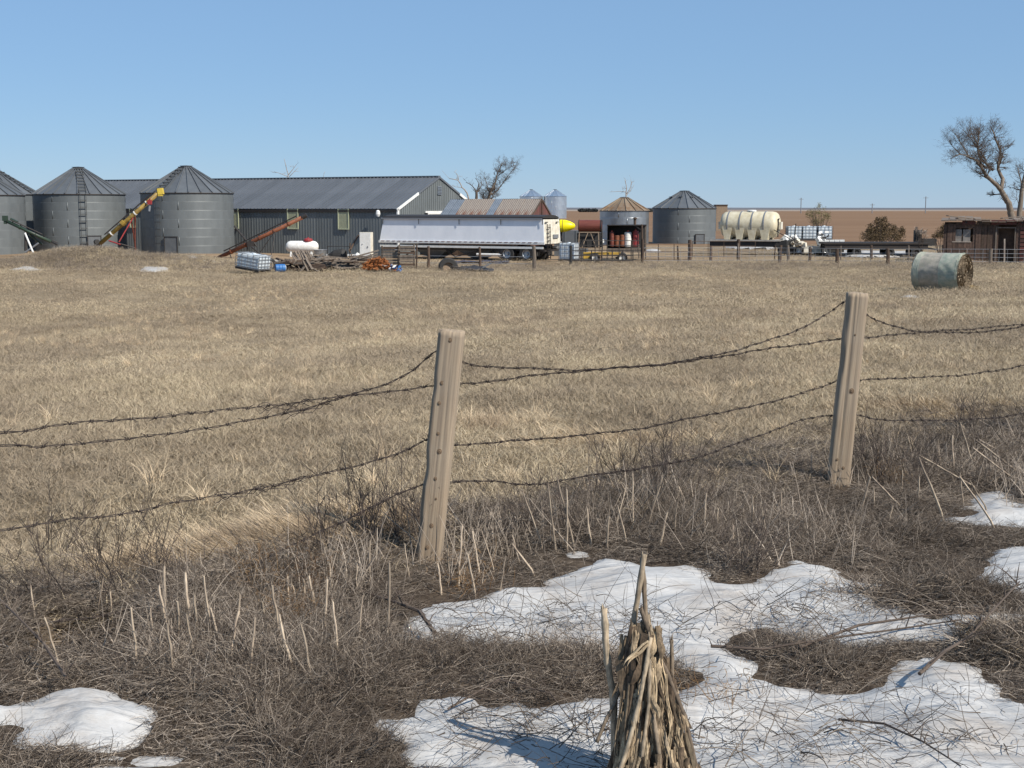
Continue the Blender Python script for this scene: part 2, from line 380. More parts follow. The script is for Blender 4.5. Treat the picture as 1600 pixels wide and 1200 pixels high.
# outlines of the snow on the ground
S_MAIN = wpoly([(650, 955), (700, 940), (765, 932), (825, 915), (895, 886), (950, 873), (1010, 880), (1080, 884), (1122, 910), (1185, 916), (1203, 888), (1240, 877),
                (1285, 885), (1330, 912), (1390, 917), (1425, 914), (1390, 935), (1400, 950), (1450, 968), (1540, 965), (1600, 962), (1700, 960), (1760, 1000), (1780, 1400), (700, 1400), (640, 1260), (700, 1200),
                (640, 1172), (592, 1135), (650, 1095), (700, 1085), (760, 1086), (790, 1098), (870, 1095), (960, 1092), (1035, 1088), (1085, 1070), (1080, 1040), (1040, 1028), (960, 1018), (860, 1012), (740, 1010), (615, 1005), (618, 975)])
I_BR2 = wpoly([(1120, 1010), (1190, 985), (1250, 1000), (1340, 1012), (1430, 1003), (1540, 990), (1600, 980), (1700, 980), (1750, 1110), (1640, 1120), (1585, 1100), (1555, 1050), (1500, 1030), (1440, 1028), (1390, 1045),
               (1372, 1072), (1330, 1086), (1280, 1080), (1215, 1066), (1200, 1045), (1150, 1030)])
S_RIGHT = wpoly([(1800, 850), (1600, 858), (1560, 864), (1530, 888), (1510, 905), (1535, 922), (1575, 942), (1620, 955), (1800, 960)])
S_TOP = wpoly([(1800, 800), (1600, 795), (1565, 770), (1530, 774), (1512, 800), (1478, 815), (1520, 824), (1600, 829), (1800, 840)])
S_LEFT = wpoly([(-200, 1120), (-60, 1110), (60, 1099), (150, 1076), (190, 1086), (238, 1108), (248, 1142), (210, 1165), (110, 1158), (0, 1140), (-100, 1160)])
S_SM1 = wpoly([(858, 872), (880, 862), (915, 858), (935, 868), (915, 876), (880, 880)])
S_SM2 = wpoly([(160, 1190), (220, 1178), (300, 1180), (320, 1210), (250, 1240), (160, 1230)])
S_SM3 = wpoly([(1455, 868), (1480, 866), (1510, 874), (1500, 884), (1470, 882)])
S_SM4 = wpoly([(680, 1068), (710, 1066), (745, 1080), (740, 1092), (700, 1086)])
SNOWS = [(S_MAIN, .085, 'large rippled old snow patch spreading behind the dry corn stalk bundle'), (S_RIGHT, .08, 'snow patch at the right edge beside golden tufts, below the smaller bright one'),
         (S_TOP, .10, 'bright snow patch at the right edge right of the second fence post'), (S_LEFT, .10, 'rounded snow patch at lower left below the dark brush hollow'),
         (S_SM1, .04, 'tiny snow scrap among stems just above the main snow patch'), (S_SM2, .05, 'small snow scrap in brush at the bottom edge left of centre'),
         (S_SM3, .03, 'thin snow scrap in brush left of the right-edge snow patch'), (S_SM4, .03, 'thin snow scrap in brush above the lower tongue of the main snow patch')]
def snow_sd(x, y, which=None):
    best = np.full(np.shape(x), -9.0)
    for k, (p, t, l) in enumerate(SNOWS):
        s = sdf(p, x, y)
        if k == 0: s = np.minimum(s, -sdf(I_BR2, x, y))
        best = np.maximum(best, s)
    return best
for k, (p, thick, lab) in enumerate(SNOWS):
    pa = np.array(p); x0, y0 = pa.min(0)-.15; x1, y1 = pa.max(0)+.15
    res = .03 if k else .034
    gx, gy = np.meshgrid(np.arange(x0, x1, res), np.arange(y0, y1, res))
    s = sdf(p, gx, gy)
    if k == 0: s = np.minimum(s, -sdf(I_BR2, gx, gy))
    s = s+.055+(vn(gx*3.2, gy*4, 21)-.5)*.17+(vn(gx*9, gy*11, 22)-.5)*.11+(vn(gx*25, gy*25, 29)-.5)*.04
    h = thick*.62*np.sqrt(sst(0, .30, s)+1e-6)*(.75+.5*vn(gx*1.2, gy*1.2, 23))
    wv = gy*5.5+gx*.9+2.2*vn(gx*1.1, gy*1.1, 24)+.8*vn(gx*3, gy*3, 28)
    rip = np.abs(np.sin(wv*2.1))**.8
    h = h+(rip-.6)*.036*sst(.02, .3, s)*(.3+vn(gx*1.4, gy*1.4, 25))+(vn(gx*1.7, gy*3.4, 26)-.5)*.055*sst(.05, .5, s)+(vn(gx*9, gy*16, 27)-.5)*.010*sst(0, .2, s)
    z = ground(gx, gy)+h-.015-np.where(s < 0, np.minimum(-s*1.2, .06), 0)
    Vv = np.stack([gx, gy, z], -1).reshape(-1, 3); nr, nc = gx.shape
    i = (np.arange(nr-1)[:, None]*nc+np.arange(nc-1)[None, :]).ravel(); sf = s.ravel()
    F = np.stack([i, i+1, i+1+nc, i+nc], 1); F = F[(sf[F] > -.06).any(1)]
    used = np.unique(F); remap = np.full(len(Vv), -1); remap[used] = np.arange(len(used))
    o = link('snow', npmesh('snow', Vv[used], remap[F], M['snow'], True)); tag(o, lab, None, None, 'stuff')
def flat_snow(pts, thick, lab, Yd=None):
    """thin far snow: soft-edged sheet over the ground"""
    P = [at(a, b, Yd) if Yd else G(a, b) for a, b in pts]; pa = np.array([(p.x, p.y) for p in P])
    x0, y0 = pa.min(0)-.3; x1, y1 = pa.max(0)+.3
    gx, gy = np.meshgrid(np.linspace(x0, x1, 90), np.linspace(y0, y1, 36))
    s = sdf([tuple(q) for q in pa], gx, gy)+(vn(gx*1.5, gy*1.5, 31)-.5)*.5
    z = ground(gx, gy)+thick*sst(-.05, .5, s)-.03+(vn(gx*2, gy*2, 5)-.5)*.03
    Vv = np.stack([gx, gy, z], -1).reshape(-1, 3); nr, nc = gx.shape
    i = (np.arange(nr-1)[:, None]*nc+np.arange(nc-1)[None, :]).ravel(); F = np.stack([i, i+1, i+1+nc, i+nc], 1)
    F = F[(s.ravel()[F] > -.05).all(1)]
    if len(F) == 0: return
    used = np.unique(F); remap = np.full(len(Vv), -1); remap[used] = np.arange(len(used))
    o = link('snow', npmesh('snow', Vv[used], remap[F], M['snow'], True)); tag(o, lab, None, None, 'stuff')
flat_snow([(205, 423), (225, 418), (262, 419), (270, 424), (240, 426)], .14, 'narrow snow streak at the foot of the weedy berm, below the second bin')
flat_snow([(15, 422), (30, 417), (60, 418), (66, 422), (40, 424)], .14, 'small snow streak at the left foot of the weedy berm')
flat_snow([(255, 399), (290, 399), (312, 405), (345, 409), (420, 407), (470, 408), (380, 412), (320, 410), (290, 404)], .12, 'thin snow line along the yard edge right of the berm')
flat_snow([(1402, 465), (1412, 462), (1436, 463), (1440, 467), (1420, 469)], .10, 'small snow scrap in the grass left of the hay bale')
flat_snow([(1520, 402), (1600, 398), (1700, 397), (1700, 403), (1600, 405), (1530, 407)], .20, 'long snow drift in front of the collapsing shed')
flat_snow([(1255, 392), (1330, 394), (1420, 395), (1440, 401), (1350, 403), (1270, 398)], .20, 'snow strip under the long black flatbed trailer')
flat_snow([(1130, 384), (1180, 381), (1215, 383), (1205, 390), (1140, 389)], .20, 'snow strip under the cream tank trailer')
flat_snow([(1005, 391), (1030, 390), (1034, 394), (1008, 394)], .14, 'small snow strip left of the grey round bin gate')
flat_snow([(500, 399), (560, 393), (640, 393), (640, 397), (540, 401)], .14, 'pale snow strip on the yard under the white door')

# ================================================================ SCATTER
def scatter(name, protos, P, rot, scl, idx, label, m=None):
    """points carry rotation, scale and prototype index; one object of instanced strands"""
    coll = bpy.data.collections.new(name+'_kinds')
    for k, me in enumerate(protos):
        o = bpy.data.objects.new('%s_kind_%02d' % (name, k), me); coll.objects.link(o)
    me = bpy.data.meshes.new(name); me.vertices.add(len(P)); me.vertices.foreach_set('co', np.asarray(P, np.float32).ravel())
    a = me.attributes.new('rot', 'FLOAT_VECTOR', 'POINT'); a.data.foreach_set('vector', np.asarray(rot, np.float32).ravel())
    a = me.attributes.new('scl', 'FLOAT_VECTOR', 'POINT'); a.data.foreach_set('vector', np.asarray(scl, np.float32).ravel())
    a = me.attributes.new('idx', 'INT', 'POINT'); a.data.foreach_set('value', np.asarray(idx, np.int32))
    me.update()
    ob = link(name, me); tag(ob, label, None, None, 'stuff')
    ng = bpy.data.node_groups.new(name, 'GeometryNodeTree')
    ng.interface.new_socket('Geometry', in_out='INPUT', socket_type='NodeSocketGeometry'); ng.interface.new_socket('Geometry', in_out='OUTPUT', socket_type='NodeSocketGeometry')
    N = ng.nodes.new; L = ng.links.new; gi = N('NodeGroupInput'); go = N('NodeGroupOutput')
    ci = N('GeometryNodeCollectionInfo'); ci.inputs['Collection'].default_value = coll; ci.inputs['Separate Children'].default_value = True; ci.inputs['Reset Children'].default_value = True
    ip = N('GeometryNodeInstanceOnPoints'); ip.inputs['Pick Instance'].default_value = True
    def na(nm, dt):
        q = N('GeometryNodeInputNamedAttribute'); q.data_type = dt; q.inputs['Name'].default_value = nm; return q.outputs['Attribute']
    L(gi.outputs[0], ip.inputs['Points']); L(ci.outputs[0], ip.inputs['Instance']); L(na('idx', 'INT'), ip.inputs['Instance Index'])
    L(na('rot', 'FLOAT_VECTOR'), ip.inputs['Rotation']); L(na('scl', 'FLOAT_VECTOR'), ip.inputs['Scale']); L(ip.outputs[0], go.inputs[0])
    md = ob.modifiers.new('scatter', 'NODES'); md.node_group = ng
    return ob
def blades(n, rad, h0, h1, wid, lean=.5, seg=3, tone_bias=0, flat=0, droop=.5, direction=None):
    """patch of n tapering curved blades as ribbons"""
    r = rad*np.sqrt(rng.random(n)); t = rng.random(n)*6.283
    bx, by = r*np.cos(t), r*np.sin(t)
    h = h0+(h1-h0)*rng.random(n)**1.5
    la = rng.random(n)*6.283 if direction is None else direction+rng.normal(0, .35, n)
    ln = lean*(.3+.9*rng.random(n)); s = np.linspace(0, 1, seg+1)
    wa = rng.random(n)*6.283
    V = []; T = []; tone = np.clip(rng.random(n)+tone_bias, 0, 1)
    for k, q in enumerate(s):
        # arc: angle from vertical grows along the blade
        ang = ln*(1+droop*2*q)
        hx = h*q*np.sin(np.minimum(ang, 1.5)); hz = h*q*np.cos(np.minimum(ang, 1.5))*(1-flat)
        cx = bx+hx*np.cos(la); cy = by+hx*np.sin(la); ww = wid*(1-q*.85)/2*(.6+.8*tone)
        V.append(np.stack([cx-ww*np.cos(wa), cy-ww*np.sin(wa), hz], 1)); V.append(np.stack([cx+ww*np.cos(wa), cy+ww*np.sin(wa), hz], 1))
        T += [tone, tone]
    V = np.stack(V, 1); m_ = V.shape[1]; T = np.stack(T, 1)
    base = np.arange(n)[:, None]*m_
    F = np.concatenate([base+np.array([2*k, 2*k+1, 2*k+3, 2*k+2])[None] for k in range(seg)], 0)
    return V.reshape(-1, 3), F, T.ravel()
def twigs(n, rad, l0, l1, r0, up=.25, curl=.6, seg=4, hmax=.1, tb=0, direction=None, spread=9, upright=False, wob=1.0):
    """tangle of n thin curved twigs, three-sided tubes"""
    Vs = []; Fs = []; Ts = []
    p = np.zeros((n, 3)); rr = rad*np.sqrt(rng.random(n)); t = rng.random(n)*6.283
    p[:, 0] = rr*np.cos(t); p[:, 1] = rr*np.sin(t); p[:, 2] = 0 if upright else rng.random(n)**1.5*hmax
    az = rng.random(n)*6.283 if direction is None else direction+rng.normal(0, spread, n)
    el = (rng.normal(up, .22, n) if not upright else 1.35-np.abs(rng.normal(0, up, n)))
    L = l0+(l1-l0)*rng.random(n)**1.6; daz = rng.normal(0, curl, n); de = rng.normal(-.12 if not upright else -.1, .22, n)
    rad_ = r0*(.55+.9*rng.random(n)**2); tone = np.clip(rng.random(n)**1.9+tb, 0, 1)
    rings = []
    for k in range(seg+1):
        d = np.stack([np.cos(el)*np.cos(az), np.cos(el)*np.sin(az), np.sin(el)], 1)
        a = np.stack([-np.sin(az), np.cos(az), 0*az], 1); b = np.cross(d, a); rk = rad_*(1-.6*k/seg)
        for j in range(3):
            th = 2*math.pi*j/3; rings.append(p+(a*math.cos(th)+b*math.sin(th))*rk[:, None])
        p = p+d*(L/seg)[:, None]; p[:, 2] = np.maximum(p[:, 2], .004)
        az = az+daz/seg+rng.normal(0, .18*wob, n); el = el+de*wob+rng.normal(0, .10*wob, n)
    V = np.stack(rings, 1); m_ = V.shape[1]; base = np.arange(n)[:, None]*m_; F = []
    for k in range(seg):
        for j in range(3): F.append(base+np.array([3*k+j, 3*k+(j+1) % 3, 3*k+3+(j+1) % 3, 3*k+3+j])[None])
    F = np.concatenate(F, 0)
    return V.reshape(-1, 3), F, np.repeat(tone, m_)
def proto(name, parts, m):
    o = 0; V = []; F = []; T = []
    for v, f, t in parts: V.append(v); F.append(f+o); T.append(t); o += len(v)
    return npmesh(name, np.concatenate(V), np.concatenate(F), m, False, {'tone': np.concatenate(T)})
def strand_mat(name, dark, light, patch_dark, patch_scale=.22, rough=.85, stretch=(1, .5, 1), pmax=.8, rnd=.18):
    m = mat(name, dark, rough, 0, None, tone=light, spec=.2, rnd=rnd)
    n = m.node_tree; N = n.nodes.new; L = n.links.new; b = n.nodes['Principled BSDF']; src = b.inputs['Base Color'].links[0].from_socket
    g = N('ShaderNodeNewGeometry'); mp = N('ShaderNodeMapping'); mp.inputs['Scale'].default_value = stretch; L(g.outputs['Position'], mp.inputs[0])
    no = N('ShaderNodeTexNoise'); no.inputs['Scale'].default_value = patch_scale; no.inputs['Detail'].default_value = 7; no.inputs['Roughness'].default_value = .68; L(mp.outputs[0], no.inputs[0])
    mr = N('ShaderNodeMapRange'); mr.inputs[1].default_value = .42; mr.inputs[2].default_value = .60; mr.inputs[3].default_value = pmax; mr.inputs[4].default_value = 0; L(no.outputs[0], mr.inputs[0])
    mx = N('ShaderNodeMix'); mx.data_type = 'RGBA'; mx.inputs['B'].default_value = (*patch_dark, 1); L(mr.outputs[0], mx.inputs['Factor']); L(src, mx.inputs['A']); L(mx.outputs['Result'], b.inputs['Base Color'])
    return m
M['grass'] = strand_mat('dry_buffalo_grass', (.235, .182, .122), (.56, .465, .32), (.185, .145, .108), .28, pmax=.62)
M['straw'] = strand_mat('golden_flattened_straw', (.44, .33, .215), (.76, .61, .42), (.28, .21, .145), 1.3)
M['brush'] = strand_mat('grey_brown_dead_brush', (.070, .053, .042), (.52, .44, .36), (.045, .034, .027), .9, pmax=.45)
M['stalk'] = mat('pale_broken_stalks', (.48, .39, .29), .85, 0, (.17, .13, .10), 14, .5, (1, 1, .3), rnd=.3)
def pts_in(n, y0, y1, power=1, margin=1.0, xw=.40):
    """random ground points in the wedge the picture could see, with a side margin"""
    u = rng.random(n); yy = (y0**(power+1)+(y1**(power+1)-y0**(power+1))*u)**(1/(power+1))
    xx = (rng.random(n)*2-1)*(yy*xw+margin); return xx, yy
# --- field grass, near / middle / far patches
gn = [proto('grass_patch', [blades(75, .15, .035, .13, .0036, .95, 3, droop=.7), blades(50, .15, .02, .06, .004, 1.25, 2, -.1)], M['grass']) for _ in range(5)]
gm = [proto('grass_patch', [blades(150, .36, .04, .14, .0065, 1.0, 2, droop=.7)], M['grass']) for _ in range(4)]
gf = [proto('grass_patch', [blades(260, .9, .04, .13, .013, 1.0, 2, droop=.5)], M['grass']) for _ in range(4)]
def dens_field(x, y):
    d = fdist(x, y)+vn(x*.9, y*.9, 41)*1.2
    return sst(.3, 1.6, d)
def inhole(x, y):
    return (np.hypot((x+2.08)/.40, (y-6.42)/.46) > 1) & ((np.hypot((x+.47)/.26, (y-7.5)/.42) > 1) | (rng.random(len(x)) < .3)) & ((np.hypot((x-2.38)/.25, (y-9.7)/.4) > 1) | (rng.random(len(x)) < .35))
def put(name, protos, x, y, smin, smax, lab, tilt=.12, dz=0, zs=(.8, 1.25), rz=None):
    k = inhole(x, y); x, y = x[k], y[k]; rz = rz[k] if rz is not None else None
    n = len(x); z = ground(x, y)+dz; s = smin+(smax-smin)*rng.random(n)
    rot = np.stack([rng.normal(0, tilt, n), rng.normal(0, tilt, n), rng.random(n)*6.283 if rz is None else rz], 1)
    q = zs[0]+(zs[1]-zs[0])*rng.random(n)
    return scatter(name, protos, np.stack([x, y, z], 1), rot, np.stack([s, s, s*q], 1), rng.integers(0, len(protos), n), lab)
x, y = pts_in(26000, 6.0, 22, .6, 1.5); k = rng.random(len(x)) < dens_field(x, y)*(.55+.6*vn(x*.7, y*.7, 42)); x, y = x[k], y[k]
put('dry_grass', gn, x, y, .8, 1.5, 'short dry tan grass in the near field just beyond the wire fence')
x, y = pts_in(17000, 20, 46, .8, 3); k = rng.random(len(x)) < (.6+.5*vn(x*.4, y*.4, 43)); x, y = x[k], y[k]
put('dry_grass', gm, x, y, .8, 1.3, 'short dry tan grass across the middle of the field')
x, y = pts_in(15000, 43, 90, 1, 6); k = rng.random(len(x)) < (.6+.5*vn(x*.3, y*.3, 44)); x, y = x[k], y[k]
put('dry_grass', gf, x, y, .7, 1.2, 'dry grass at the far side of the field before the farmyard', zs=(.6, 1.2))
# taller bleached tufts that catch the light
tf = [proto('tall_tuft', [blades(42, .07, .14, .34, .0045, .42, 4, .35, droop=.9)], M['straw']) for _ in range(4)]
x, y = pts_in(8000, 8, 75, .9, 2); pch = vn(x*.35+7, y*.20, 45); k = (rng.random(len(x)) < sst(.42, .8, pch)*dens_field(x, y)); x, y = x[k], y[k]
put('straw_tufts', tf, x, y, .55, 1.0, 'scattered taller bleached straw tufts in the field')
p = G(762, 668); xx = p.x+rng.normal(0, .33, 46); yy = p.y+rng.normal(0, .4, 46)
put('straw_tufts', tf, xx, yy, .55, 1.0, 'pale arching straw tuft just right of the nearer fence post')
# flattened golden straw band along the fence on the left
fl = [proto('flattened_straw', [blades(120, .2, .10, .28, .0042, 1.35, 3, .25, droop=.25, direction=0.0), blades(50, .2, .05, .14, .004, 1.0, 3, .1, direction=.5)], M['straw']) for _ in range(4)]
q = []
for a, b, n_, sx, sy in ((575, 815, 110, .35, .2), (490, 835, 170, .35, .2), (400, 858, 170, .35, .2), (310, 880, 130, .3, .18), (220, 900, 60, .3, .15), (960, 690, 40, .8, .3), (1440, 640, 40, .9, .4)):
    p = G(a, b); q.append(np.stack([p.x+rng.normal(0, sx*.6, n_), p.y+rng.normal(0, sy*.8, n_)], 1))
q = np.concatenate(q); fd_ang = math.atan2(FD[1], FD[0])
put('flattened_straw', fl, q[:, 0], q[:, 1], .7, 1.2, 'wind-flattened golden straw lying along the fence left of the nearer post', tilt=.06, dz=.0, rz=math.pi+fd_ang+rng.normal(0, .5, len(q)), zs=(.5, 1.0))
# --- brush tangle along the fence and in the ditch
bm = [proto('brush_mat', [twigs(150, .20, .08, .30, .0019, .03, 1.1, 4, .05), twigs(90, .20, .04, .12, .0017, .15, .8, 3, .035, .15)], M['brush']) for _ in range(6)]
bu = [proto('brush_bush', [twigs(70, .10, .12, .32, .0022, .75, .9, 4, upright=True), twigs(40, .16, .10, .24, .0016, .4, 1.2, 3, .16, -.1)], M['brush']) for _ in range(5)]
def brush_d(x, y):
    d = fdist(x, y)+(vn(x*1.1, y*1.1, 51)-.5)*1.3
    return 1-sst(.3, 1.9, d)
x, y = pts_in(12500, 4.0, 15, .5, 1.6, .44); s = snow_sd(x, y)
s2 = s+(vn(x*3, y*3, 52)-.5)*.25
k = inhole(x, y) & (rng.random(len(x)) < brush_d(x, y)*np.where(s2 > -.20, .0, 1)*np.where(s > -.14, 0, 1)*(.55+.7*vn(x*2, y*2, 53))); x, y, s = x[k], y[k], s[k]
print('brush mats', len(x))
put('brush_tangle', bm, x, y, .65, 1.05, 'tangled grey-brown dead weeds matted along the fence and ditch', tilt=.12, dz=.0, zs=(.6, 1.15))
x, y = pts_in(2600, 4.0, 13, .5, 1.4, .44); s = snow_sd(x, y)
k = (rng.random(len(x)) < brush_d(x, y)*np.where(s > -.28, 0, 1)*sst(.5, .7, vn(x*.8+3, y*.8, 54))); x, y = x[k], y[k]
x2, y2 = pts_in(16000, 4.0, 13, .5, 1.4, .44); s_e = snow_sd(x2, y2); k = (s_e < -.05+.06*rng.random(len(x2))) & (s_e > -.5) & (rng.random(len(x2)) < .9); x2, y2 = x2[k], y2[k]
lit = [proto('litter', [twigs(70, .14, .04, .16, .0015, .02, 1.1, 3, .02), blades(30, .14, .03, .09, .004, 1.4, 2, -.1)], M['brush']) for _ in range(4)]
put('fine_litter', lit, x2, y2, .7, 1.1, 'fine dead stems and leaf litter fringing the snow patches', tilt=.08, zs=(.6, 1))
M['rustweed'] = strand_mat('rusty_dry_weed', (.22, .12, .05), (.46, .29, .13), (.12, .07, .04), 1.2)
cw = [proto('curled_weed', [twigs(26, .10, .15, .40, .0019, .6, 2.2, 6, upright=True, tb=.2), twigs(60, .2, .03, .08, .0016, .3, 2.0, 3, .25, .3)], M['rustweed']) for _ in range(3)]
qq = []
for a, b, n_, sx, sy in ((440, 930, 9, .14, .1), (470, 985, 6, .12, .08), (735, 925, 3, .05, .03), (1390, 760, 3, .08, .05), (1100, 1115, 3, .1, .05)):
    p = G(a, b); qq.append(np.stack([p.x+rng.normal(0, sx, n_), p.y+rng.normal(0, sy, n_)], 1))
qq = np.concatenate(qq); put('rusty_weeds', cw, qq[:, 0], qq[:, 1], .55, .95, 'rust-tinted curled dry weeds in the left brush and by the nearer post', tilt=.25)
M['darkweed'] = mat('dark_bare_weed', (.055, .04, .035), .9, 0, (.09, .07, .055), 5, .5)
dw = []
for _ in range(4):
    mbw = MB()
    for s_ in range(6):
        d0 = Vector((random.gauss(0, .3), random.gauss(0, .3), 1)).normalized(); p0 = Vector((random.uniform(-.05, .05), random.uniform(-.05, .05), -.02)); L0_ = random.uniform(.25, .45); pt = [p0+d0*L0_*q/4+Vector((random.gauss(0, .008), random.gauss(0, .008), 0)) for q in range(5)]; mbw.tube(pt, [.0026, .0022, .0018, .0014, .001], 3, cap=False)
        for b_ in range(7):
            c_ = pt[random.randint(1, 4)]; d1 = (d0+Vector((random.gauss(0, .8), random.gauss(0, .8), .1))).normalized()*random.uniform(.05, .15); mbw.tube([c_, c_+d1*.5+Vector((0, 0, .01)), c_+d1+Vector((0, 0, .03))], [.0015, .0012, .0007], 3, cap=False)
    dw.append(mbw.mesh('weed_skeleton', M['darkweed']))
qq = []
for a, b, n_, sx, sy in ((600, 850, 7, .12, .2), (150, 940, 6, .25, .2), (250, 900, 5, .3, .2), (668, 860, 3, .05, .1), (1040, 780, 10, .2, .25), (990, 760, 4, .2, .2), (1370, 750, 8, .15, .2), (1430, 770, 5, .2, .2), (1540, 700, 6, .3, .3), (780, 840, 5, .3, .2), (1180, 900, 3, .15, .03), (500, 860, 4, .2, .1)):
    p = G(a, b); qq.append(np.stack([p.x+rng.normal(0, sx, n_), p.y+rng.normal(0, sy, n_)], 1))
qq = np.concatenate(qq); put('dark_weeds', dw, qq[:, 0], qq[:, 1], .8, 1.35, 'dark bare branching weeds standing along the fence line', tilt=.2)
print('brush bushes', len(x))
put('brush_clumps', bu, x, y, .7, 1.25, 'upright springy clumps of dead brown weeds rising from the tangle', tilt=.2, zs=(.6, 1))
# mounded brush banks traced from the picture
q = []
for a, b, n_, sx, sy in ((330, 960, 90, .35, .35), (480, 1000, 90, .35, .35), (560, 1080, 70, .3, .3), (420, 1100, 60, .4, .25), (1180, 830, 80, .35, .3), (1060, 800, 70, .4, .25),
                         (1270, 850, 70, .4, .25), (1500, 760, 60, .4, .3), (880, 1050, 50, .4, .12), (1290, 1040, 40, .25, .12), (1560, 1010, 50, .2, .2)):
    p = G(a, b); q.append(np.stack([p.x+rng.normal(0, sx, n_), p.y+rng.normal(0, sy, n_)], 1))
q = np.concatenate(q); k = snow_sd(q[:, 0], q[:, 1]) < -.14; q = q[k]
put('brush_bank', bu, q[:, 0], q[:, 1], .55, 1.0, 'denser mounded banks of dead brush between the snow patches', tilt=.5, zs=(.5, .85))
# sparse bare twigs lying on the snow
tw = [proto('loose_twigs', [twigs(3, .2, .15, .45, .0022, .25, 1.0, 6, .04, -.3), twigs(4, .2, .05, .15, .0016, .2, 1.2, 4, .04, -.1)], M['brush']) for _ in range(5)]
x, y = pts_in(1300, 4.2, 8.8, .5, .5, .42); s = snow_sd(x, y); k = (s > .0) & (rng.random(len(x)) < .05+.75*sst(.45, .6, vn(x*1.1, y*2.2, 55))*np.where(y < 6.3, 1, .35)); x, y = x[k], y[k]
put('loose_twigs', tw, x, y, .6, 1.1, 'bare dark twigs lying and arching over the snow', tilt=.1, dz=.055)
q = []
for a, b, n_, sx, sy in ((790, 975, 14, .25, .03), (930, 990, 12, .2, .03), (760, 1110, 26, .25, .08), (1180, 985, 16, .2, .03), (1340, 975, 22, .35, .05), (1440, 962, 20, .3, .05), (820, 1010, 20, .4, .04), (900, 1160, 40, .3, .1), (1150, 1180, 20, .3, .1), (1440, 1180, 26, .4, .06)):
    p = G(a, b); q.append(np.stack([p.x+rng.normal(0, sx, n_), p.y+rng.normal(0, sy*2, n_)], 1))
q = np.concatenate(q)
put('loose_twigs', tw, q[:, 0], q[:, 1], .7, 1.2, 'denser drifts of thin dark twigs crossing the main snow patch', tilt=.1, dz=.05)
# golden tufts by the right-hand snow patches
q = []
for a, b, n_, sx, sy in ((1480, 935, 40, .16, .05), (1530, 940, 20, .08, .04), (1592, 1010, 50, .08, .12), (1440, 938, 20, .14, .04)):
    p = G(a, b); q.append(np.stack([p.x+rng.normal(0, sx, n_), p.y+rng.normal(0, sy, n_)], 1))
q = np.concatenate(q)
put('golden_tufts', tf[:2]+fl[:2], q[:, 0], q[:, 1], .3, .6, 'golden grass tufts between the snow patches at the right edge', tilt=.5, zs=(.4, .7))
put('brush_tangle', bm, q[:, 0]+rng.normal(0, .05, len(q)), q[:, 1], .6, 1.0, 'dark brush under the golden tufts at the right edge', tilt=.3)

# --- standing broken stalks: pixel of base, height in pixels, lean in pixels
ORD = 'first second third fourth fifth sixth seventh eighth ninth tenth eleventh twelfth thirteenth fourteenth fifteenth sixteenth seventeenth eighteenth nineteenth twentieth'.split()
ORD += ['twenty-'+o for o in ORD[:9]]+['thirtieth']+['thirty-'+o for o in ORD[:9]]
def stalk_things(lst, where, grp):
    lst = sorted(lst)
    for n_, (bx, by, tx, ty, r) in enumerate(lst):
        lean = 'left-leaning' if tx < bx-6 else 'right-leaning' if tx > bx+6 else 'upright'; hgt = 'tall' if by-ty > 75 else 'short' if by-ty < 50 else 'mid-height'
        lab = '%s %s pale broken stalk, %s from the left %s' % (hgt, lean, ORD[n_], where)
        b = G(bx, by); t = at(tx, ty, b.y+random.uniform(-.05, .08)); n = 5; pts = []
        jit = .0035
        for i in range(n+1):
            f = i/n; p = b.lerp(t, f); p.x += random.uniform(-jit, jit)*(0 if i == 0 else 1); p.y += random.uniform(-jit, jit); pts.append(p-b)
        pts[0].z -= .04; mb = MB(); mb.tube(pts, [r*1.3*(1-.3*i/n) for i in range(n+1)], 6)
        # split, broken tip
        tp = pts[-1]; mb.tube([tp-Vector((0, 0, .01)), tp+Vector((random.uniform(-.008, .008), 0, random.uniform(.01, .025)))], [r*.5, r*.1], 4)
        o = mb.build('dry_stalk', M['stalk'], smooth=False); o.location = b; tag(o, lab, 'dead stalk', grp)
TR1 = [(258, 965, 256, 885, .008), (262, 985, 247, 915, .006), (297, 985, 290, 895, .007), (309, 1000, 303, 930, .006), (330, 1000, 318, 900, .005), (280, 1010, 277, 940, .006), (372, 1000, 375, 930, .005), (392, 940, 400, 880, .004),
       (450, 965, 450, 900, .006), (475, 960, 475, 905, .006), (498, 975, 482, 900, .007), (468, 970, 458, 915, .004), (420, 990, 410, 940, .006), (345, 1015, 330, 950, .005), (240, 1000, 236, 950, .004), (305, 1030, 290, 960, .005), (180, 1010, 172, 925, .005), (150, 980, 160, 905, .004), (215, 1040, 205, 950, .005), (440, 1010, 425, 915, .006), (505, 1000, 512, 905, .005), (530, 1040, 520, 940, .005), (355, 1050, 372, 955, .006), (390, 1060, 398, 965, .005), (60, 1000, 48, 915, .004), (95, 1050, 70, 965, .004), (460, 1060, 435, 960, .006), (490, 1075, 470, 975, .005), (560, 1010, 566, 930, .004), (270, 1060, 262, 975, .005)]
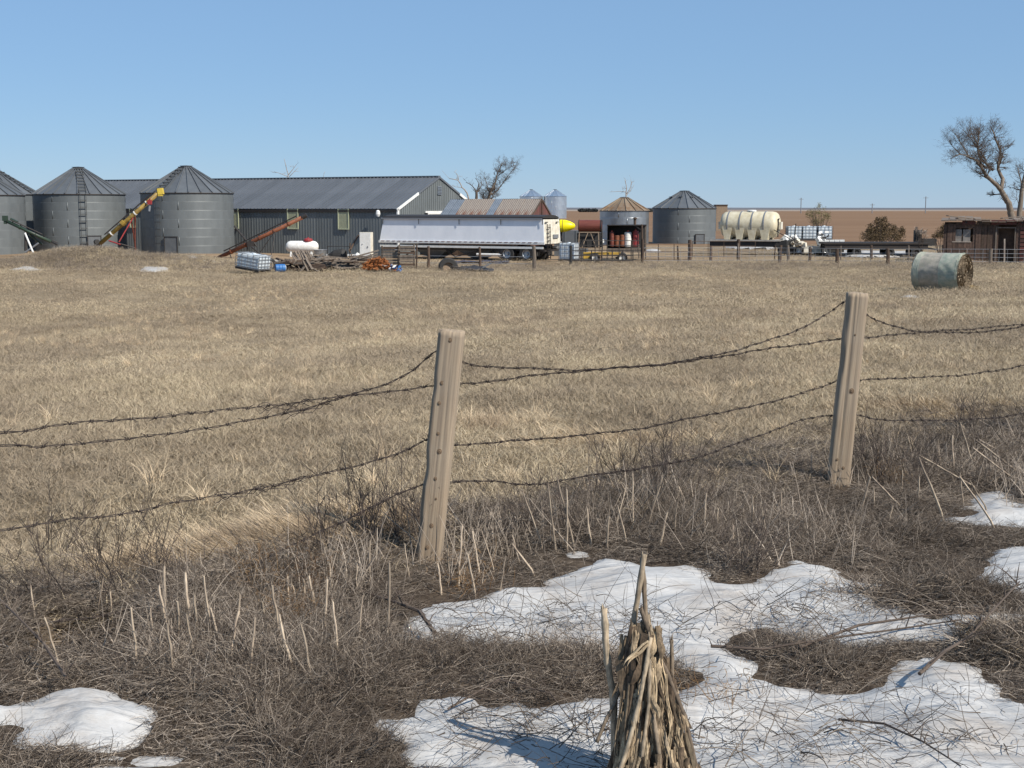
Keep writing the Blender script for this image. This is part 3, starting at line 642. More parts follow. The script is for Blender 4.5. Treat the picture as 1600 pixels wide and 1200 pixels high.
TR2 = [(536, 900, 536, 870, .004), (578, 920, 578, 845, .005), (606, 1010, 608, 880, .006), (556, 940, 558, 880, .004), (716, 920, 722, 820, .005), (744, 935, 730, 865, .005), (752, 905, 738, 830, .0045), (775, 900, 752, 830, .004), (702, 905, 697, 830, .004),
       (850, 860, 816, 765, .005), (870, 865, 855, 755, .006), (900, 860, 870, 745, .006), (887, 862, 886, 765, .005), (924, 855, 917, 795, .006), (926, 800, 926, 770, .005), (948, 860, 951, 808, .006), (990, 830, 988, 740, .006), (990, 790, 970, 755, .005), (1100, 835, 1103, 770, .006),
       (1053, 838, 1058, 785, .005), (1120, 830, 1122, 795, .005), (1145, 860, 1145, 820, .006), (1176, 830, 1176, 775, .005), (1078, 800, 1060, 760, .005), (838, 900, 800, 850, .006), (980, 850, 965, 790, .005), (1030, 860, 1043, 800, .006), (815, 890, 800, 835, .004),
       (640, 905, 632, 850, .004), (520, 935, 515, 880, .004), (690, 930, 684, 880, .005), (780, 930, 790, 870, .004), (960, 830, 978, 760, .004), (1010, 830, 1035, 745, .005), (1200, 850, 1190, 795, .005), (1230, 840, 1226, 790, .004)]
TR3 = [(1340, 820, 1360, 745, .006), (1415, 800, 1362, 745, .007), (1478, 820, 1436, 715, .008), (1540, 770, 1437, 712, .007), (1490, 745, 1488, 680, .006), (1470, 730, 1465, 695, .005), (1525, 740, 1500, 660, .005), (1600, 745, 1525, 688, .008), (1600, 760, 1520, 700, .007), (1590, 720, 1530, 687, .006),
       (1505, 790, 1500, 740, .005), (1435, 790, 1436, 745, .005), (1367, 800, 1365, 760, .004), (1410, 775, 1410, 735, .004), (1222, 820, 1220, 770, .005), (1560, 830, 1500, 745, .006), (1385, 830, 1395, 790, .005), (1455, 760, 1440, 735, .004), (1545, 800, 1515, 750, .005), (1325, 830, 1318, 800, .004)]
stalk_things(TR1, 'in the thick left-hand stand', 'standing stalks in the left brush')
stalk_things(TR2, 'in the row between the posts', 'standing stalks between the fence posts')
stalk_things(TR3, 'around and beyond the farther post', 'leaning stalks right of the farther post')
# thin standing stems, uncounted
st_ = [proto('thin_stems', [twigs(8, .18, .12, .40, .0042, .30, .1, 3, upright=True, tb=.45, wob=.25)], M['brush']) for _ in range(5)]
x, y = pts_in(4200, 4.6, 13, .5, 1, .42); k = (snow_sd(x, y) < -.02) & (rng.random(len(x)) < (1-sst(.2, 1.3, np.abs(fdist(x, y)+.4)))*.8*sst(.25, .75, vn(x*1.3, y*1.3, 57))); x, y = x[k], y[k]
put('thin_stems', st_, x, y, .7, 1.2, 'thin pale upright stems along the fence line', tilt=.12)
def big_twig(pp, lab, r=.008):
    pts = [G(a, b)+Vector((0, 0, h)) for a, b, h in pp]; b0 = pts[0].copy(); mb = MB(); mb.tube([p-b0 for p in pts], [r*(1-.6*i/(len(pts)-1)) for i in range(len(pts))], 6)
    for i in range(1, len(pts)):
        for _ in range(3):
            q = pts[i-1].lerp(pts[i], random.random())-b0; d = Vector((random.uniform(-1, 1), random.uniform(-.5, .5), random.uniform(.1, .9)))*random.uniform(.06, .16)
            mb.tube([q, q+d*.5+Vector((0, 0, .01)), q+d], [r*.4, r*.3, r*.1], 4)
    o = mb.build('fallen_branch', M['twigbark']); o.location = b0; tag(o, lab, 'branch')
big_twig([(1435, 1095, .12), (1475, 1068, .15), (1510, 1040, .13), (1545, 1010, .16), (1590, 970, .2)], 'dark branch slanting over the snow toward the golden tufts at right', .009)
big_twig([(680, 1015, .08), (655, 985, .10), (620, 968, .09), (575, 950, .08)], 'thick pale broken branch at the left tip of the main snow patch', .012)
big_twig([(105, 1095, .10), (70, 1060, .16), (30, 1030, .2), (0, 1010, .24)], 'bare branch poking from brush over the lower left snow patch', .008)
big_twig([(1110, 1035, .08), (1190, 1040, .08), (1290, 1030, .1), (1400, 1015, .1), (1500, 1000, .1)], 'long branch lying in the brush strip crossing the right-hand snow', .008)
big_twig([(1250, 1040, .09), (1340, 1015, .12), (1440, 1000, .12), (1560, 985, .1)], 'pale bundle stem lying across the right-hand brush strip', .008)
big_twig([(1310, 1150, .07), (1380, 1165, .09), (1440, 1190, .08), (1500, 1230, .08)], 'thin branch lying over snow at the bottom right', .006)
big_twig([(700, 1130, .06), (780, 1105, .12), (860, 1120, .1), (900, 1160, .06)], 'thin arching branch on the lower snow tongue left of the corn bundle', .005)

# ================================================================ WIRE FENCE
fence = thing('barbed_wire_fence', 'weathered wooden post fence with four sagging rusty barbed wires in the foreground', 'fence', (float(F1[0]), float(F1[1]), gz(*F1)))
def post_mat():
    m = mat('weathered_fence_post', (.38, .295, .205), .85, 0, (.28, .215, .15), 2.2, .5, (5, 5, .7), contrast=.35)
    n = m.node_tree; N = n.nodes.new; L = n.links.new; b = n.nodes['Principled BSDF']; src = b.inputs['Base Color'].links[0].from_socket
    tc = N('ShaderNodeTexCoord'); mp = N('ShaderNodeMapping'); mp.inputs['Scale'].default_value = (42, 42, 1.0); L(tc.outputs['Object'], mp.inputs[0])
    no = N('ShaderNodeTexNoise'); no.inputs['Scale'].default_value = 2.2; no.inputs['Detail'].default_value = 8; no.inputs['Distortion'].default_value = .35; L(mp.outputs[0], no.inputs[0])
    mr = N('ShaderNodeMapRange'); mr.inputs[1].default_value = .36; mr.inputs[2].default_value = .60; L(no.outputs[0], mr.inputs[0])
    mx = N('ShaderNodeMix'); mx.data_type = 'RGBA'; mx.inputs['A'].default_value = (.22, .165, .115, 1); L(mr.outputs[0], mx.inputs['Factor']); L(src, mx.inputs['B'])
    # greyer weathering
    n2 = N('ShaderNodeTexNoise'); n2.inputs['Scale'].default_value = 3; n2.inputs['Detail'].default_value = 5; L(tc.outputs['Object'], n2.inputs[0])
    mr2 = N('ShaderNodeMapRange'); mr2.inputs[1].default_value = .4; mr2.inputs[2].default_value = .62; mr2.inputs[4].default_value = .35; L(n2.outputs[0], mr2.inputs[0])
    m3 = N('ShaderNodeMix'); m3.data_type = 'RGBA'; m3.inputs['B'].default_value = (.31, .265, .21, 1); L(mr2.outputs[0], m3.inputs['Factor']); L(mx.outputs['Result'], m3.inputs['A']); L(m3.outputs['Result'], b.inputs['Base Color'])
    bp = N('ShaderNodeBump'); bp.inputs['Strength'].default_value = .6; bp.inputs['Distance'].default_value = .003; L(no.outputs[0], bp.inputs['Height']); L(bp.outputs[0], b.inputs['Normal'])
    return m
M['post'] = post_mat(); M['knot'] = mat('dark_knot', (.12, .08, .05), .9, 0, (.20, .14, .09), 30, .5)
M['wire'] = mat('rusted_barbed_wire', (.018, .012, .011), .75, .1, (.03, .018, .014), 30, .5)
def big_post(bx, by, tx, ty, wpx_b, wpx_t, Yb, lab, crack, knots, seed):
    """timber post as a dense grooved lathe-like block, pith crack cut in, chamfer-worn edges"""
    b = at(bx, by, Yb); b.z = min(b.z, gz(b.x, b.y)+.02); t = at(tx, ty, Yb-.02); d = t-b; Lz = d.length
    wb = wpx_b*Yb/FPX/2; wt = wpx_t*Yb/FPX/2; nz = 60; na = 56; r_ = np.random.default_rng(seed); Vv = []; Fv = []
    ph = r_.random(8)*6.28
    for i in range(nz+1):
        f = i/nz; hw = wb+(wt-wb)*f
        for k in range(na):
            a = 2*math.pi*k/na; c, s = math.cos(a), math.sin(a)
            e = .16+.05*math.sin(3*f+ph[0])          # rounded rectangle superellipse
            q = 1/(abs(c)**(2/e*.35+3)+abs(s)**(2/e*.35+3))**(1/(2/e*.35+3))
            rr = hw*q*1.0
            g_ = .0010*math.sin(k*2.9+ph[1]+2*math.sin(f*4+k))+.0008*math.sin(k*1.7+f*9+ph[2])
            g_ += float(vn(k*1.9, f*3.3, seed))*.003-.0015
            if abs(((a-crack) + math.pi) % (2*math.pi)-math.pi) < .06: g_ -= .007
            # chips bitten out of the left edge
            if c < -.6: g_ -= .010*max(0, float(vn(f*9, 3, seed+4))-.55)*2.5
            top = 0
            if i == nz: top = float(vn(k*.8, 1.3, seed+5))*.018-.006
            Vv.append(((rr+g_)*c, (rr*.8+g_)*s, f*Lz+top+(.0 if i else -.35)))
        if i == 0: pass
    for i in range(nz):
        for k in range(na): Fv.append((i*na+k, i*na+(k+1) % na, (i+1)*na+(k+1) % na, (i+1)*na+k))
    # weathered end grain
    o = len(Vv)
    for rr in (.7, .35):
        for k in range(na):
            v = Vv[nz*na+k]; Vv.append((v[0]*rr, v[1]*rr, Lz+float(vn(k*.7, rr*9, seed+6))*.012+.002))
    for k in range(na): Fv.append((nz*na+k, nz*na+(k+1) % na, o+(k+1) % na, o+k)); Fv.append((o+k, o+(k+1) % na, o+na+(k+1) % na, o+na+k))
    Vv.append((0, 0, Lz+.004))
    for k in range(na): Fv.append((o+na+k, o+na+(k+1) % na, len(Vv)-1))
    me = bpy.data.meshes.new('post'); me.from_pydata(Vv, [], Fv); me.materials.append(M['post'])
    for p in me.polygons: p.use_smooth = True
    ob = link('post', me, fence, b-fence.location, None, lab)
    q = Vector((0, 0, 1)).rotation_difference(d)
    ob.rotation_mode = 'QUATERNION'; ob.rotation_quaternion = q @ Euler((0, 0, seed*.0-.12)).to_quaternion()
    for (u, v, r) in knots:          # u across -1..1, v height fraction
        hw = wb+(wt-wb)*v; mb = MB(); s0 = len(mb.v)
        mb.lathe([(r*1.25, .0), (r*1.1, .004), (r*.75, .003), (r*.5, .007), (.0008, .006)], 10, axis='y', cap=False)
        mb.v = [(x+u*hw, -y-hw*.79+.001, z*1.2+v*Lz) for x, y, z in mb.v]
        mb.build('knot', M['knot'], ob)
    return ob
big_post(667, 905, 706, 518, 40, 39, float(F1[1]), 'nearer leaning grey-brown fence post with dark knots', 3.9, [(.05, .97, .011), (-.25, .80, .010), (-.3, .72, .009), (-.15, .60, .008), (.1, .53, .012), (0, .42, .009), (.2, .34, .006), (.05, .23, .011), (-.1, .14, .010), (.2, .08, .012)], 3)
big_post(1308, 768, 1339, 459, 33, 33, float(F2[1]), 'farther straight-grained post with a long dark crack', 4.45, [(.3, .52, .016), (.25, .13, .010), (-.4, .17, .008), (.1, .8, .006)], 5)
pl = F1-FD*3.5; pr = F2+FD*3.5
for p_, lab in ((pl, 'post beyond the left edge of view'), (pr, 'post beyond the right edge of view')):
    mb = MB(); mb.tube([(0, 0, -.3), (.02, 0, .6), (.05, .01, 1.4)], [.075, .073, .07], 12); mb.build('post', M['post'], fence, loc=Vector((p_[0], p_[1], gz(*p_)))-fence.location)
WL = [[(0, 697), (60, 697), (140, 692), (190, 687), (260, 677), (330, 668), (400, 655), (480, 637), (540, 620), (600, 601), (640, 581), (688, 547)],
      [(0, 675), (100, 663), (235, 652), (350, 641), (450, 630), (540, 619), (620, 610), (684, 603)],
      [(0, 827), (100, 813), (185, 804), (260, 788), (340, 775), (430, 757), (520, 737), (600, 715), (640, 702), (672, 686)],
      [(-20, 984), (80, 973), (200, 952), (330, 908), (400, 879), (470, 846), (540, 812), (600, 783), (662, 757)]]
WM = [[(718, 565), (760, 572), (830, 576), (900, 578), (980, 574), (1060, 565), (1130, 552), (1190, 535), (1240, 518), (1290, 492), (1327, 470)],
      [(718, 600), (780, 594), (860, 584), (950, 576), (1040, 569), (1120, 558), (1180, 548), (1250, 538), (1322, 529)],
      [(706, 694), (780, 691), (860, 684), (940, 677), (1020, 666), (1100, 649), (1180, 634), (1250, 615), (1290, 603), (1314, 592)],
      [(700, 753), (760, 752), (820, 757), (870, 752), (930, 742), (990, 733), (1060, 722), (1100, 711), (1160, 690), (1220, 668), (1260, 655), (1305, 648)]]
WR = [[(1350, 488), (1375, 503), (1410, 513), (1450, 519), (1520, 519), (1560, 516), (1600, 508), (1690, 480)],
      [(1348, 528), (1400, 523), (1450, 518), (1520, 514), (1600, 506), (1700, 495)],
      [(1340, 594), (1400, 591), (1470, 588), (1530, 583), (1600, 571), (1700, 550)],
      [(1335, 648), (1370, 655), (1440, 657), (1520, 655), (1560, 652), (1600, 646), (1700, 625)]]
def catmull(P, step):
    out = []; Q = [P[0]]+P+[P[-1]]
    for i in range(1, len(Q)-2):
        a, b, c, d = Q[i-1], Q[i], Q[i+1], Q[i+2]; n = max(1, int((c-b).length/step))
        for k in range(n):
            t = k/n; out.append(.5*((2*b)+(c-a)*t+(2*a-5*b+4*c-d)*t*t+(3*b-a-3*c+d)*t**3))
    out.append(P[-1]); return out
labs = ['uppermost loose wire, slack between the posts', 'straighter wire just under the top one', 'third barbed wire down', 'lowest barbed wire, dipping into the brush on the left']
for k in range(4):
    P = []
    lw = [on_fence(a, b, .055) for a, b in WL[k]]
    d0 = lw[0]-lw[2]; far_ = F1-FD*3.5+FN*.055; L0 = Vector((far_[0], far_[1], lw[0].z+.05*(k < 3)))
    P = [L0]+lw+[on_fence(a, b, .055) for a, b in WM[k]]+[on_fence(a, b, .055) for a, b in WR[k]]
    far_ = F2+FD*3.5+FN*.055; P.append(Vector((far_[0], far_[1], P[-1].z+.03)))
    C = catmull(P, .012)
    # small wobble
    C = [c+Vector((0, 0, .003*math.sin(i*.11+k)+.002*math.sin(i*.31+k*2))) for i, c in enumerate(C)]
    mb = MB(); hr = .0036
    for s_ in (0, math.pi):
        pts = []
        for i, c in enumerate(C):
            a = i*.42+s_; pts.append(c+Vector((-FD[1]*math.cos(a)*hr, FD[0]*math.cos(a)*hr, math.sin(a)*hr)))
        mb.tube(pts, .0026, 4)
    acc = 0; nxt = .05
    for i in range(1, len(C)-1):
        acc += (C[i]-C[i-1]).length
        if acc > nxt:
            nxt += random.uniform(.095, .125); t = (C[i+1]-C[i-1]).normalized(); a0 = random.random()*6
            # wrap coil
            co = []
            for q in range(9):
                a = a0+q*1.35; n1 = t.cross(Vector((0, 0, 1))).normalized(); n2 = n1.cross(t)
                co.append(C[i]+t*(q-4)*.0026+(n1*math.cos(a)+n2*math.sin(a))*.0075)
            e1 = co[0]+(co[0]-C[i]).normalized()*.022-t*.006; e2 = co[-1]+(co[-1]-C[i]).normalized()*.022+t*.006
            mb.tube([e1]+co+[e2], [.001]+[.0030]*9+[.001], 3)
    # splices
    for frac in {0: (.235,), 1: (.225,), 2: (.2, .222), 3: ()}[k]:
        i0 = int(len(C)*frac)
        for q in range(3):
            pts = []
            for j in range(26):
                a = j*.5+q*2; rr = .012+.009*math.sin(j*.3+q); pts.append(C[i0+j]+Vector((-FD[1]*math.cos(a)*rr, FD[0]*math.cos(a)*rr, math.sin(a)*rr-.01*q)))
            mb.tube(pts, .0022, 3)
    mb.build('wire', M['wire'], fence, world=True, label=labs[k])
# fence staples / curled tail on the nearer post
mb = MB(); p = on_fence(670, 686, .0); mb.tube([p, p+Vector((-.01, -.01, .03)), p+Vector((-.035, -.01, .045)), p+Vector((-.03, -.01, .02))], .002, 4); mb.build('wire_tail', M['wire'], fence, world=True)

# ================================================================ CORN STALK BUNDLE
M['corn'] = mat('dry_corn_stalk', (.19, .14, .095), .8, 0, (.085, .062, .045), 5, .5, (60, 60, 3), bump=.0015, tone=(.46, .37, .26), contrast=.6, rnd=.12)
M['husk'] = mat('dry_corn_husk', (.125, .083, .05), .9, 0, (.05, .033, .022), 6, .5, (50, 50, 3), bump=.002, tone=(.46, .35, .22), contrast=.5)
def fibres(m, sc_, lo=.5, hi=1.25):
    n = m.node_tree; N = n.nodes.new; L = n.links.new; b = n.nodes['Principled BSDF']; src = b.inputs['Base Color'].links[0].from_socket
    tc = N('ShaderNodeTexCoord'); mp = N('ShaderNodeMapping'); mp.inputs['Scale'].default_value = (sc_, sc_, sc_*.035); L(tc.outputs['Object'], mp.inputs[0])
    no = N('ShaderNodeTexNoise'); no.inputs['Scale'].default_value = 1; no.inputs['Detail'].default_value = 4; L(mp.outputs[0], no.inputs[0])
    n2 = N('ShaderNodeTexNoise'); n2.inputs['Scale'].default_value = 30; n2.inputs['Detail'].default_value = 5; L(tc.outputs['Object'], n2.inputs[0])
    ad = N('ShaderNodeMath'); ad.operation = 'ADD'; L(no.outputs[0], ad.inputs[0]); L(n2.outputs[0], ad.inputs[1])
    mr = N('ShaderNodeMapRange'); mr.inputs[1].default_value = .75; mr.inputs[2].default_value = 1.25; mr.inputs[3].default_value = lo; mr.inputs[4].default_value = hi; L(ad.outputs[0], mr.inputs[0])
    mx = N('ShaderNodeMix'); mx.data_type = 'RGBA'; mx.blend_type = 'MULTIPLY'; mx.inputs['Factor'].default_value = 1; L(src, mx.inputs['A']); L(mr.outputs[0], mx.inputs['B']); L(mx.outputs['Result'], b.inputs['Base Color'])
fibres(M['corn'], 260, .45, 1.3); fibres(M['husk'], 300, .35, 1.4)
YC = 4.70; cb = at(1022, 1268, YC); cb.z = gz(cb.x, cb.y)
corn = thing('corn_stalk_bundle', 'ragged cone of dry broken corn stalks and husks standing in snow at bottom centre', 'corn stalks', cb)
def cpt(px, py, dy=0): return at(px, py, YC+dy)
def corn_stalk(pp, r, n=9, tone=.5, name='stalk', lab=None):
    r *= .88
    pts = []; P = [cpt(*q) for q in pp]
    for i in range(len(P)-1):
        for k in range(4): pts.append(P[i].lerp(P[i+1], k/4)+Vector((random.uniform(-.0012, .0012), 0, 0)))
    pts.append(P[-1]); rs = []; acc = 0; last = pts[0]
    for i, p_ in enumerate(pts):
        rs.append(r*(1-.15*(1-i/len(pts)))*(1.22 if i % 5 == 2 else 1)*(.96+.08*random.random()))
    mb = MB(); mb.tone = tone; mb.tube(pts, rs, n)
    # splintered tip
    for _ in range(4):
        a = random.random()*6.28; q = pts[0]+Vector((math.cos(a), math.sin(a), 0))*r*.6
        mb.tube([q+(pts[1]-pts[0])*.3, q+Vector((random.uniform(-.003, .003), 0, random.uniform(.006, .022)))], [r*.35, r*.05], 4)
    return mb.build(name, M['corn'], corn, smooth=True, world=True, label=lab)
S = [([(1007, 866, -.02), (995, 940, -.02), (984, 1000, -.03), (978, 1040, -.04)], .0125, .55), ([(1003, 872, .0), (1008, 945, .0), (1010, 985, .0)], .011, .15),
     ([(1001, 950, -.05), (1016, 995, -.06), (1050, 1070, -.08), (1070, 1120, -.09), (1088, 1200, -.1), (1096, 1260, -.1)], .010, .5), ([(1017, 996, -.08), (1002, 1080, -.12), (988, 1140, -.14), (966, 1215, -.16), (955, 1262, -.17)], .0095, .8),
     ([(1019, 1015, -.04), (1030, 1060, -.06), (1042, 1105, -.07), (1062, 1170, -.1), (1075, 1262, -.12)], .013, .35), ([(1024, 1000, -.02), (1038, 1050, -.05), (1058, 1085, -.07)], .012, .45),
     ([(1049, 1000, .05), (1050, 1060, .03), (1060, 1110, 0), (1075, 1240, 0)], .009, .2), ([(999, 1020, -.06), (1000, 1090, -.09), (996, 1170, -.12), (994, 1262, -.14)], .012, .45),
     ([(988, 1010, -.03), (986, 1090, -.08), (988, 1180, -.11), (985, 1262, -.12)], .010, .3), ([(1015, 1020, -.09), (1014, 1100, -.12), (1003, 1180, -.15), (1000, 1262, -.16)], .008, .6),
     ([(975, 1060, -.02), (960, 1100, -.04), (944, 1130, -.06), (932, 1160, -.08)], .008, .15), ([(963, 1125, -.02), (960, 1180, -.06), (955, 1262, -.08)], .008, .85), ([(1045, 1090, -.05), (1052, 1170, -.1), (1060, 1262, -.12)], .011, .35),
     ([(1020, 1110, -.11), (1030, 1180, -.14), (1034, 1262, -.15)], .010, .25), ([(1035, 1130, -.1), (1050, 1200, -.14), (1055, 1262, -.15)], .009, .55), ([(995, 950, .03), (975, 1060, .08), (960, 1262, .12)], .012, .3),
     ([(1012, 960, .04), (1030, 1100, .1), (1070, 1262, .15)], .012, .3), ([(1005, 970, .06), (1000, 1100, .13), (1000, 1262, .18)], .012, .3)]
for pp, r, tn in S: corn_stalk(pp, r, tone=tn)
corn_stalk([(944, 951, .0), (946, 1000, .0), (951, 1045, .0), (958, 1085, .01), (962, 1262, .03)], .0155, 10, .75, lab='thick upright stalk standing apart on the left of the bundle')
def husk(px0, py0, px1, py1, w_, dy0, dy1, tone, curl=1.0):
    """long torn leaf: ribbon with ragged edges, thin but double-curved"""
    a = cpt(px0, py0, dy0); b = cpt(px1, py1, dy1); n = 12; d = b-a; L_ = d.length; d.normalize(); sx = d.cross(Vector((0, 1, 0))).normalized(); ny = sx.cross(d); rows = []
    ph = random.random()*6; vs = []; fs = []
    for i in range(n+1):
        f = i/n; c = a+d*L_*f+sx*.012*math.sin(f*5+ph)*curl+ny*(.014*math.sin(f*7+ph*2)*curl)
        ww = w_*(.25+.9*math.sin(math.pi*min(1, f*1.05+.08)))*(.65+.6*random.random()); tw = .9*math.sin(f*3+ph)*curl
        ax = sx*math.cos(tw)+ny*math.sin(tw); az = -sx*math.sin(tw)+ny*math.cos(tw)
        for u in (-1, -.35, .35, 1): vs.append(c+ax*u*ww/2*(1+random.uniform(-.25, .25)*(abs(u) > .9))+az*(abs(u)-.4)*ww*.35)
    for i in range(n):
        for k in range(3): fs.append((i*4+k, i*4+k+1, (i+1)*4+k+1, (i+1)*4+k))
    return vs, fs, tone
def husk_obj(args, name='husk', lab=None):
    """torn leaf: a few ragged strips lying side by side, each with thickness"""
    px0, py0, px1, py1, w_, dy0, dy1, tone, curl = args; a = cpt(px0, py0, dy0); b = cpt(px1, py1, dy1); d = b-a; L_ = d.length; d.normalize()
    sx = d.cross(Vector((0, 1, 0))).normalized(); ny = sx.cross(d); mb = MB(); n = 18; ns = random.choice((1, 1, 2, 3)); ph = random.random()*6
    for k in range(ns):
        off = (k-(ns-1)/2)*w_/ns; l0 = random.uniform(0, .12); l1 = random.uniform(.7, 1.05); div = random.uniform(-.5, .5)*w_*curl; ww = w_/ns*random.uniform(.8, 1.25); rows = []; mb.tone = min(1, max(0, tone+random.uniform(-.25, .25)))
        for i in range(n+1):
            f = i/n; q = l0+(l1-l0)*f; bend = .02*curl*math.sin(q*4+ph)*q; c = a+d*L_*q+sx*(off+div*q*q+.004*math.sin(q*11+ph+k)*curl+bend)+ny*(.010*math.sin(q*6+ph*2+k*.7)*curl*q)
            e = ww*(1 if f < .75 else 1-(f-.75)*3.2)*(.85+.2*math.sin(q*9+ph*3+k)+.1*random.random()); tw = .7*math.sin(q*2.5+ph)*curl+k*.35-.35
            ax = sx*math.cos(tw)+ny*math.sin(tw); az = ny*math.cos(tw)-sx*math.sin(tw); rows.append((c-ax*e/2, c-az*e*.16, c+ax*e/2, c-az*(e*.16-.0012)))
        vs = [v for r_ in rows for v in r_]
        mb.add(vs, [(i*4+j, i*4+(j+1) % 4, (i+1)*4+(j+1) % 4, (i+1)*4+j) for i in range(n) for j in range(4)])
    mb.build(name, M['husk'], corn, world=True, smooth=False, label=lab)
husk_obj((1016, 1003, 962, 1052, .020, -.10, -.12, .9, .9), lab='pale folded leaf crossing the front of the bundle'); husk_obj((1012, 985, 992, 1075, .035, -.07, -.10, .15, .8)); husk_obj((975, 985, 962, 1090, .03, -.03, -.07, .4, .8)); husk_obj((990, 960, 982, 1040, .022, -.03, -.05, .3, .5))
husk_obj((1045, 1060, 1085, 1165, .035, -.05, -.08, .45, .6)); husk_obj((970, 1030, 975, 1115, .04, -.06, -.09, .35, .5))
for i in range(165):
    y0 = random.uniform(968, 1215); f0 = (y0-930)/270; hw = 10+60*f0; x0 = 1006+f0*16+random.uniform(-hw, hw)*.97
    ln = random.uniform(50, 190); x1 = x0+(x0-1008)*.24*ln/80+random.uniform(-14, 14); depth = -.02-.13*f0*math.sqrt(max(0, 1-((x0-1008-f0*14)/(hw+6))**2))
    husk_obj((x0, y0, x1, min(y0+ln, 1265), random.uniform(.010, .034), depth-.012+random.uniform(-.012, .03), depth-.045+random.uniform(-.03, .02), random.random()**1.6, random.uniform(.2, 1.1)), 'husk')
# crumpled inner shreds fill the core
mb = MB()
for i in range(1500):
    f = random.random()**.7; h = 1000+f*262; hw = (8+56*(h-960)/300); a = random.random()*6.28; rr = math.sqrt(random.random())*.85
    c = cpt(1010+(h-960)*.045+math.cos(a)*rr*hw, h, math.sin(a)*rr*hw/FPX*YC*1.1); mb.tone = random.random()**1.6
    d = Vector((random.uniform(-.3, .3)+(c.x-cb.x)*-1.2, random.uniform(-.3, .3), 1)).normalized()*random.uniform(.03, .09); wv = Vector((random.uniform(-1, 1), random.uniform(-1, 1), 0)).normalized()*random.uniform(.002, .006)
    mb.add([c-d-wv*.6, c-d+wv*.6, c+wv+Vector((0, -.006, 0)), c-wv, c+d*.8+wv*.3, c+d-wv*.3], [(0, 1, 2, 3), (3, 2, 4, 5)])
o = mb.build('husk_shreds', M['husk'], corn, world=True); tag(o, kind='stuff')
# ================================================================ FARMYARD
def spot(px, Y, zoff=0.0):
    x = X(px, Y); return Vector((x, Y, gz(x, Y)+zoff))
_cache = {}
# ---------------------------------------------------------------- round steel bins
def ring_mesh(r, h, mk):
    key = ('ring', round(r, 2), round(h, 3), mk)
    if key not in _cache:
        mb = MB(); n = 56; prof = [(r, 0)]
        nc = 8
        for i in range(nc): prof += [(r-.008, h*(i+.25)/nc), (r+.008, h*(i+.75)/nc)]
        prof += [(r, h-.02), (r+.010, h-.018), (r+.010, h)]
        mb.lathe(prof, n, cap=False)
        # vertical seam with bolts
        for a in (.2, 4.4):
            mb.box((0, 0, 0), (.0, .0, .0)); s0 = len(mb.v)-8
            for i in range(s0, len(mb.v)): pass
            mb.v = mb.v[:s0]; mb.f = mb.f[:-6]; mb.t = mb.t[:s0]
            c, s = math.cos(a), math.sin(a); mb.box(((r+.012)*c, (r+.012)*s, h/2), (.012, .06, h-.03), Matrix.Rotation(a, 3, 'Z'))
        _cache[key] = mb.mesh('wall_ring', M[mk], True)
    return _cache[key]
def sector_mesh(r, h, cr, ch, n, mk):
    key = ('sec', round(r, 2), round(h, 3), n, mk)
    if key not in _cache:
        mb = MB(); a = math.pi/n; ov = r+.07; z0 = -.03
        p = [(ov*math.cos(-a), ov*math.sin(-a), z0), (ov*math.cos(a), ov*math.sin(a), z0), (cr*math.cos(a), cr*math.sin(a), h), (cr*math.cos(-a), cr*math.sin(-a), h)]
        mb.add(p+[(q[0], q[1], q[2]-.03) for q in p], [(0, 1, 2, 3), (7, 6, 5, 4), (0, 4, 5, 1), (3, 2, 6, 7)])
        mb.bar((p[0][0], p[0][1], p[0][2]+.03), (p[3][0], p[3][1], p[3][2]+.03), .07, .10)
        _cache[key] = mb.mesh('roof_panel', M[mk])
    return _cache[key]
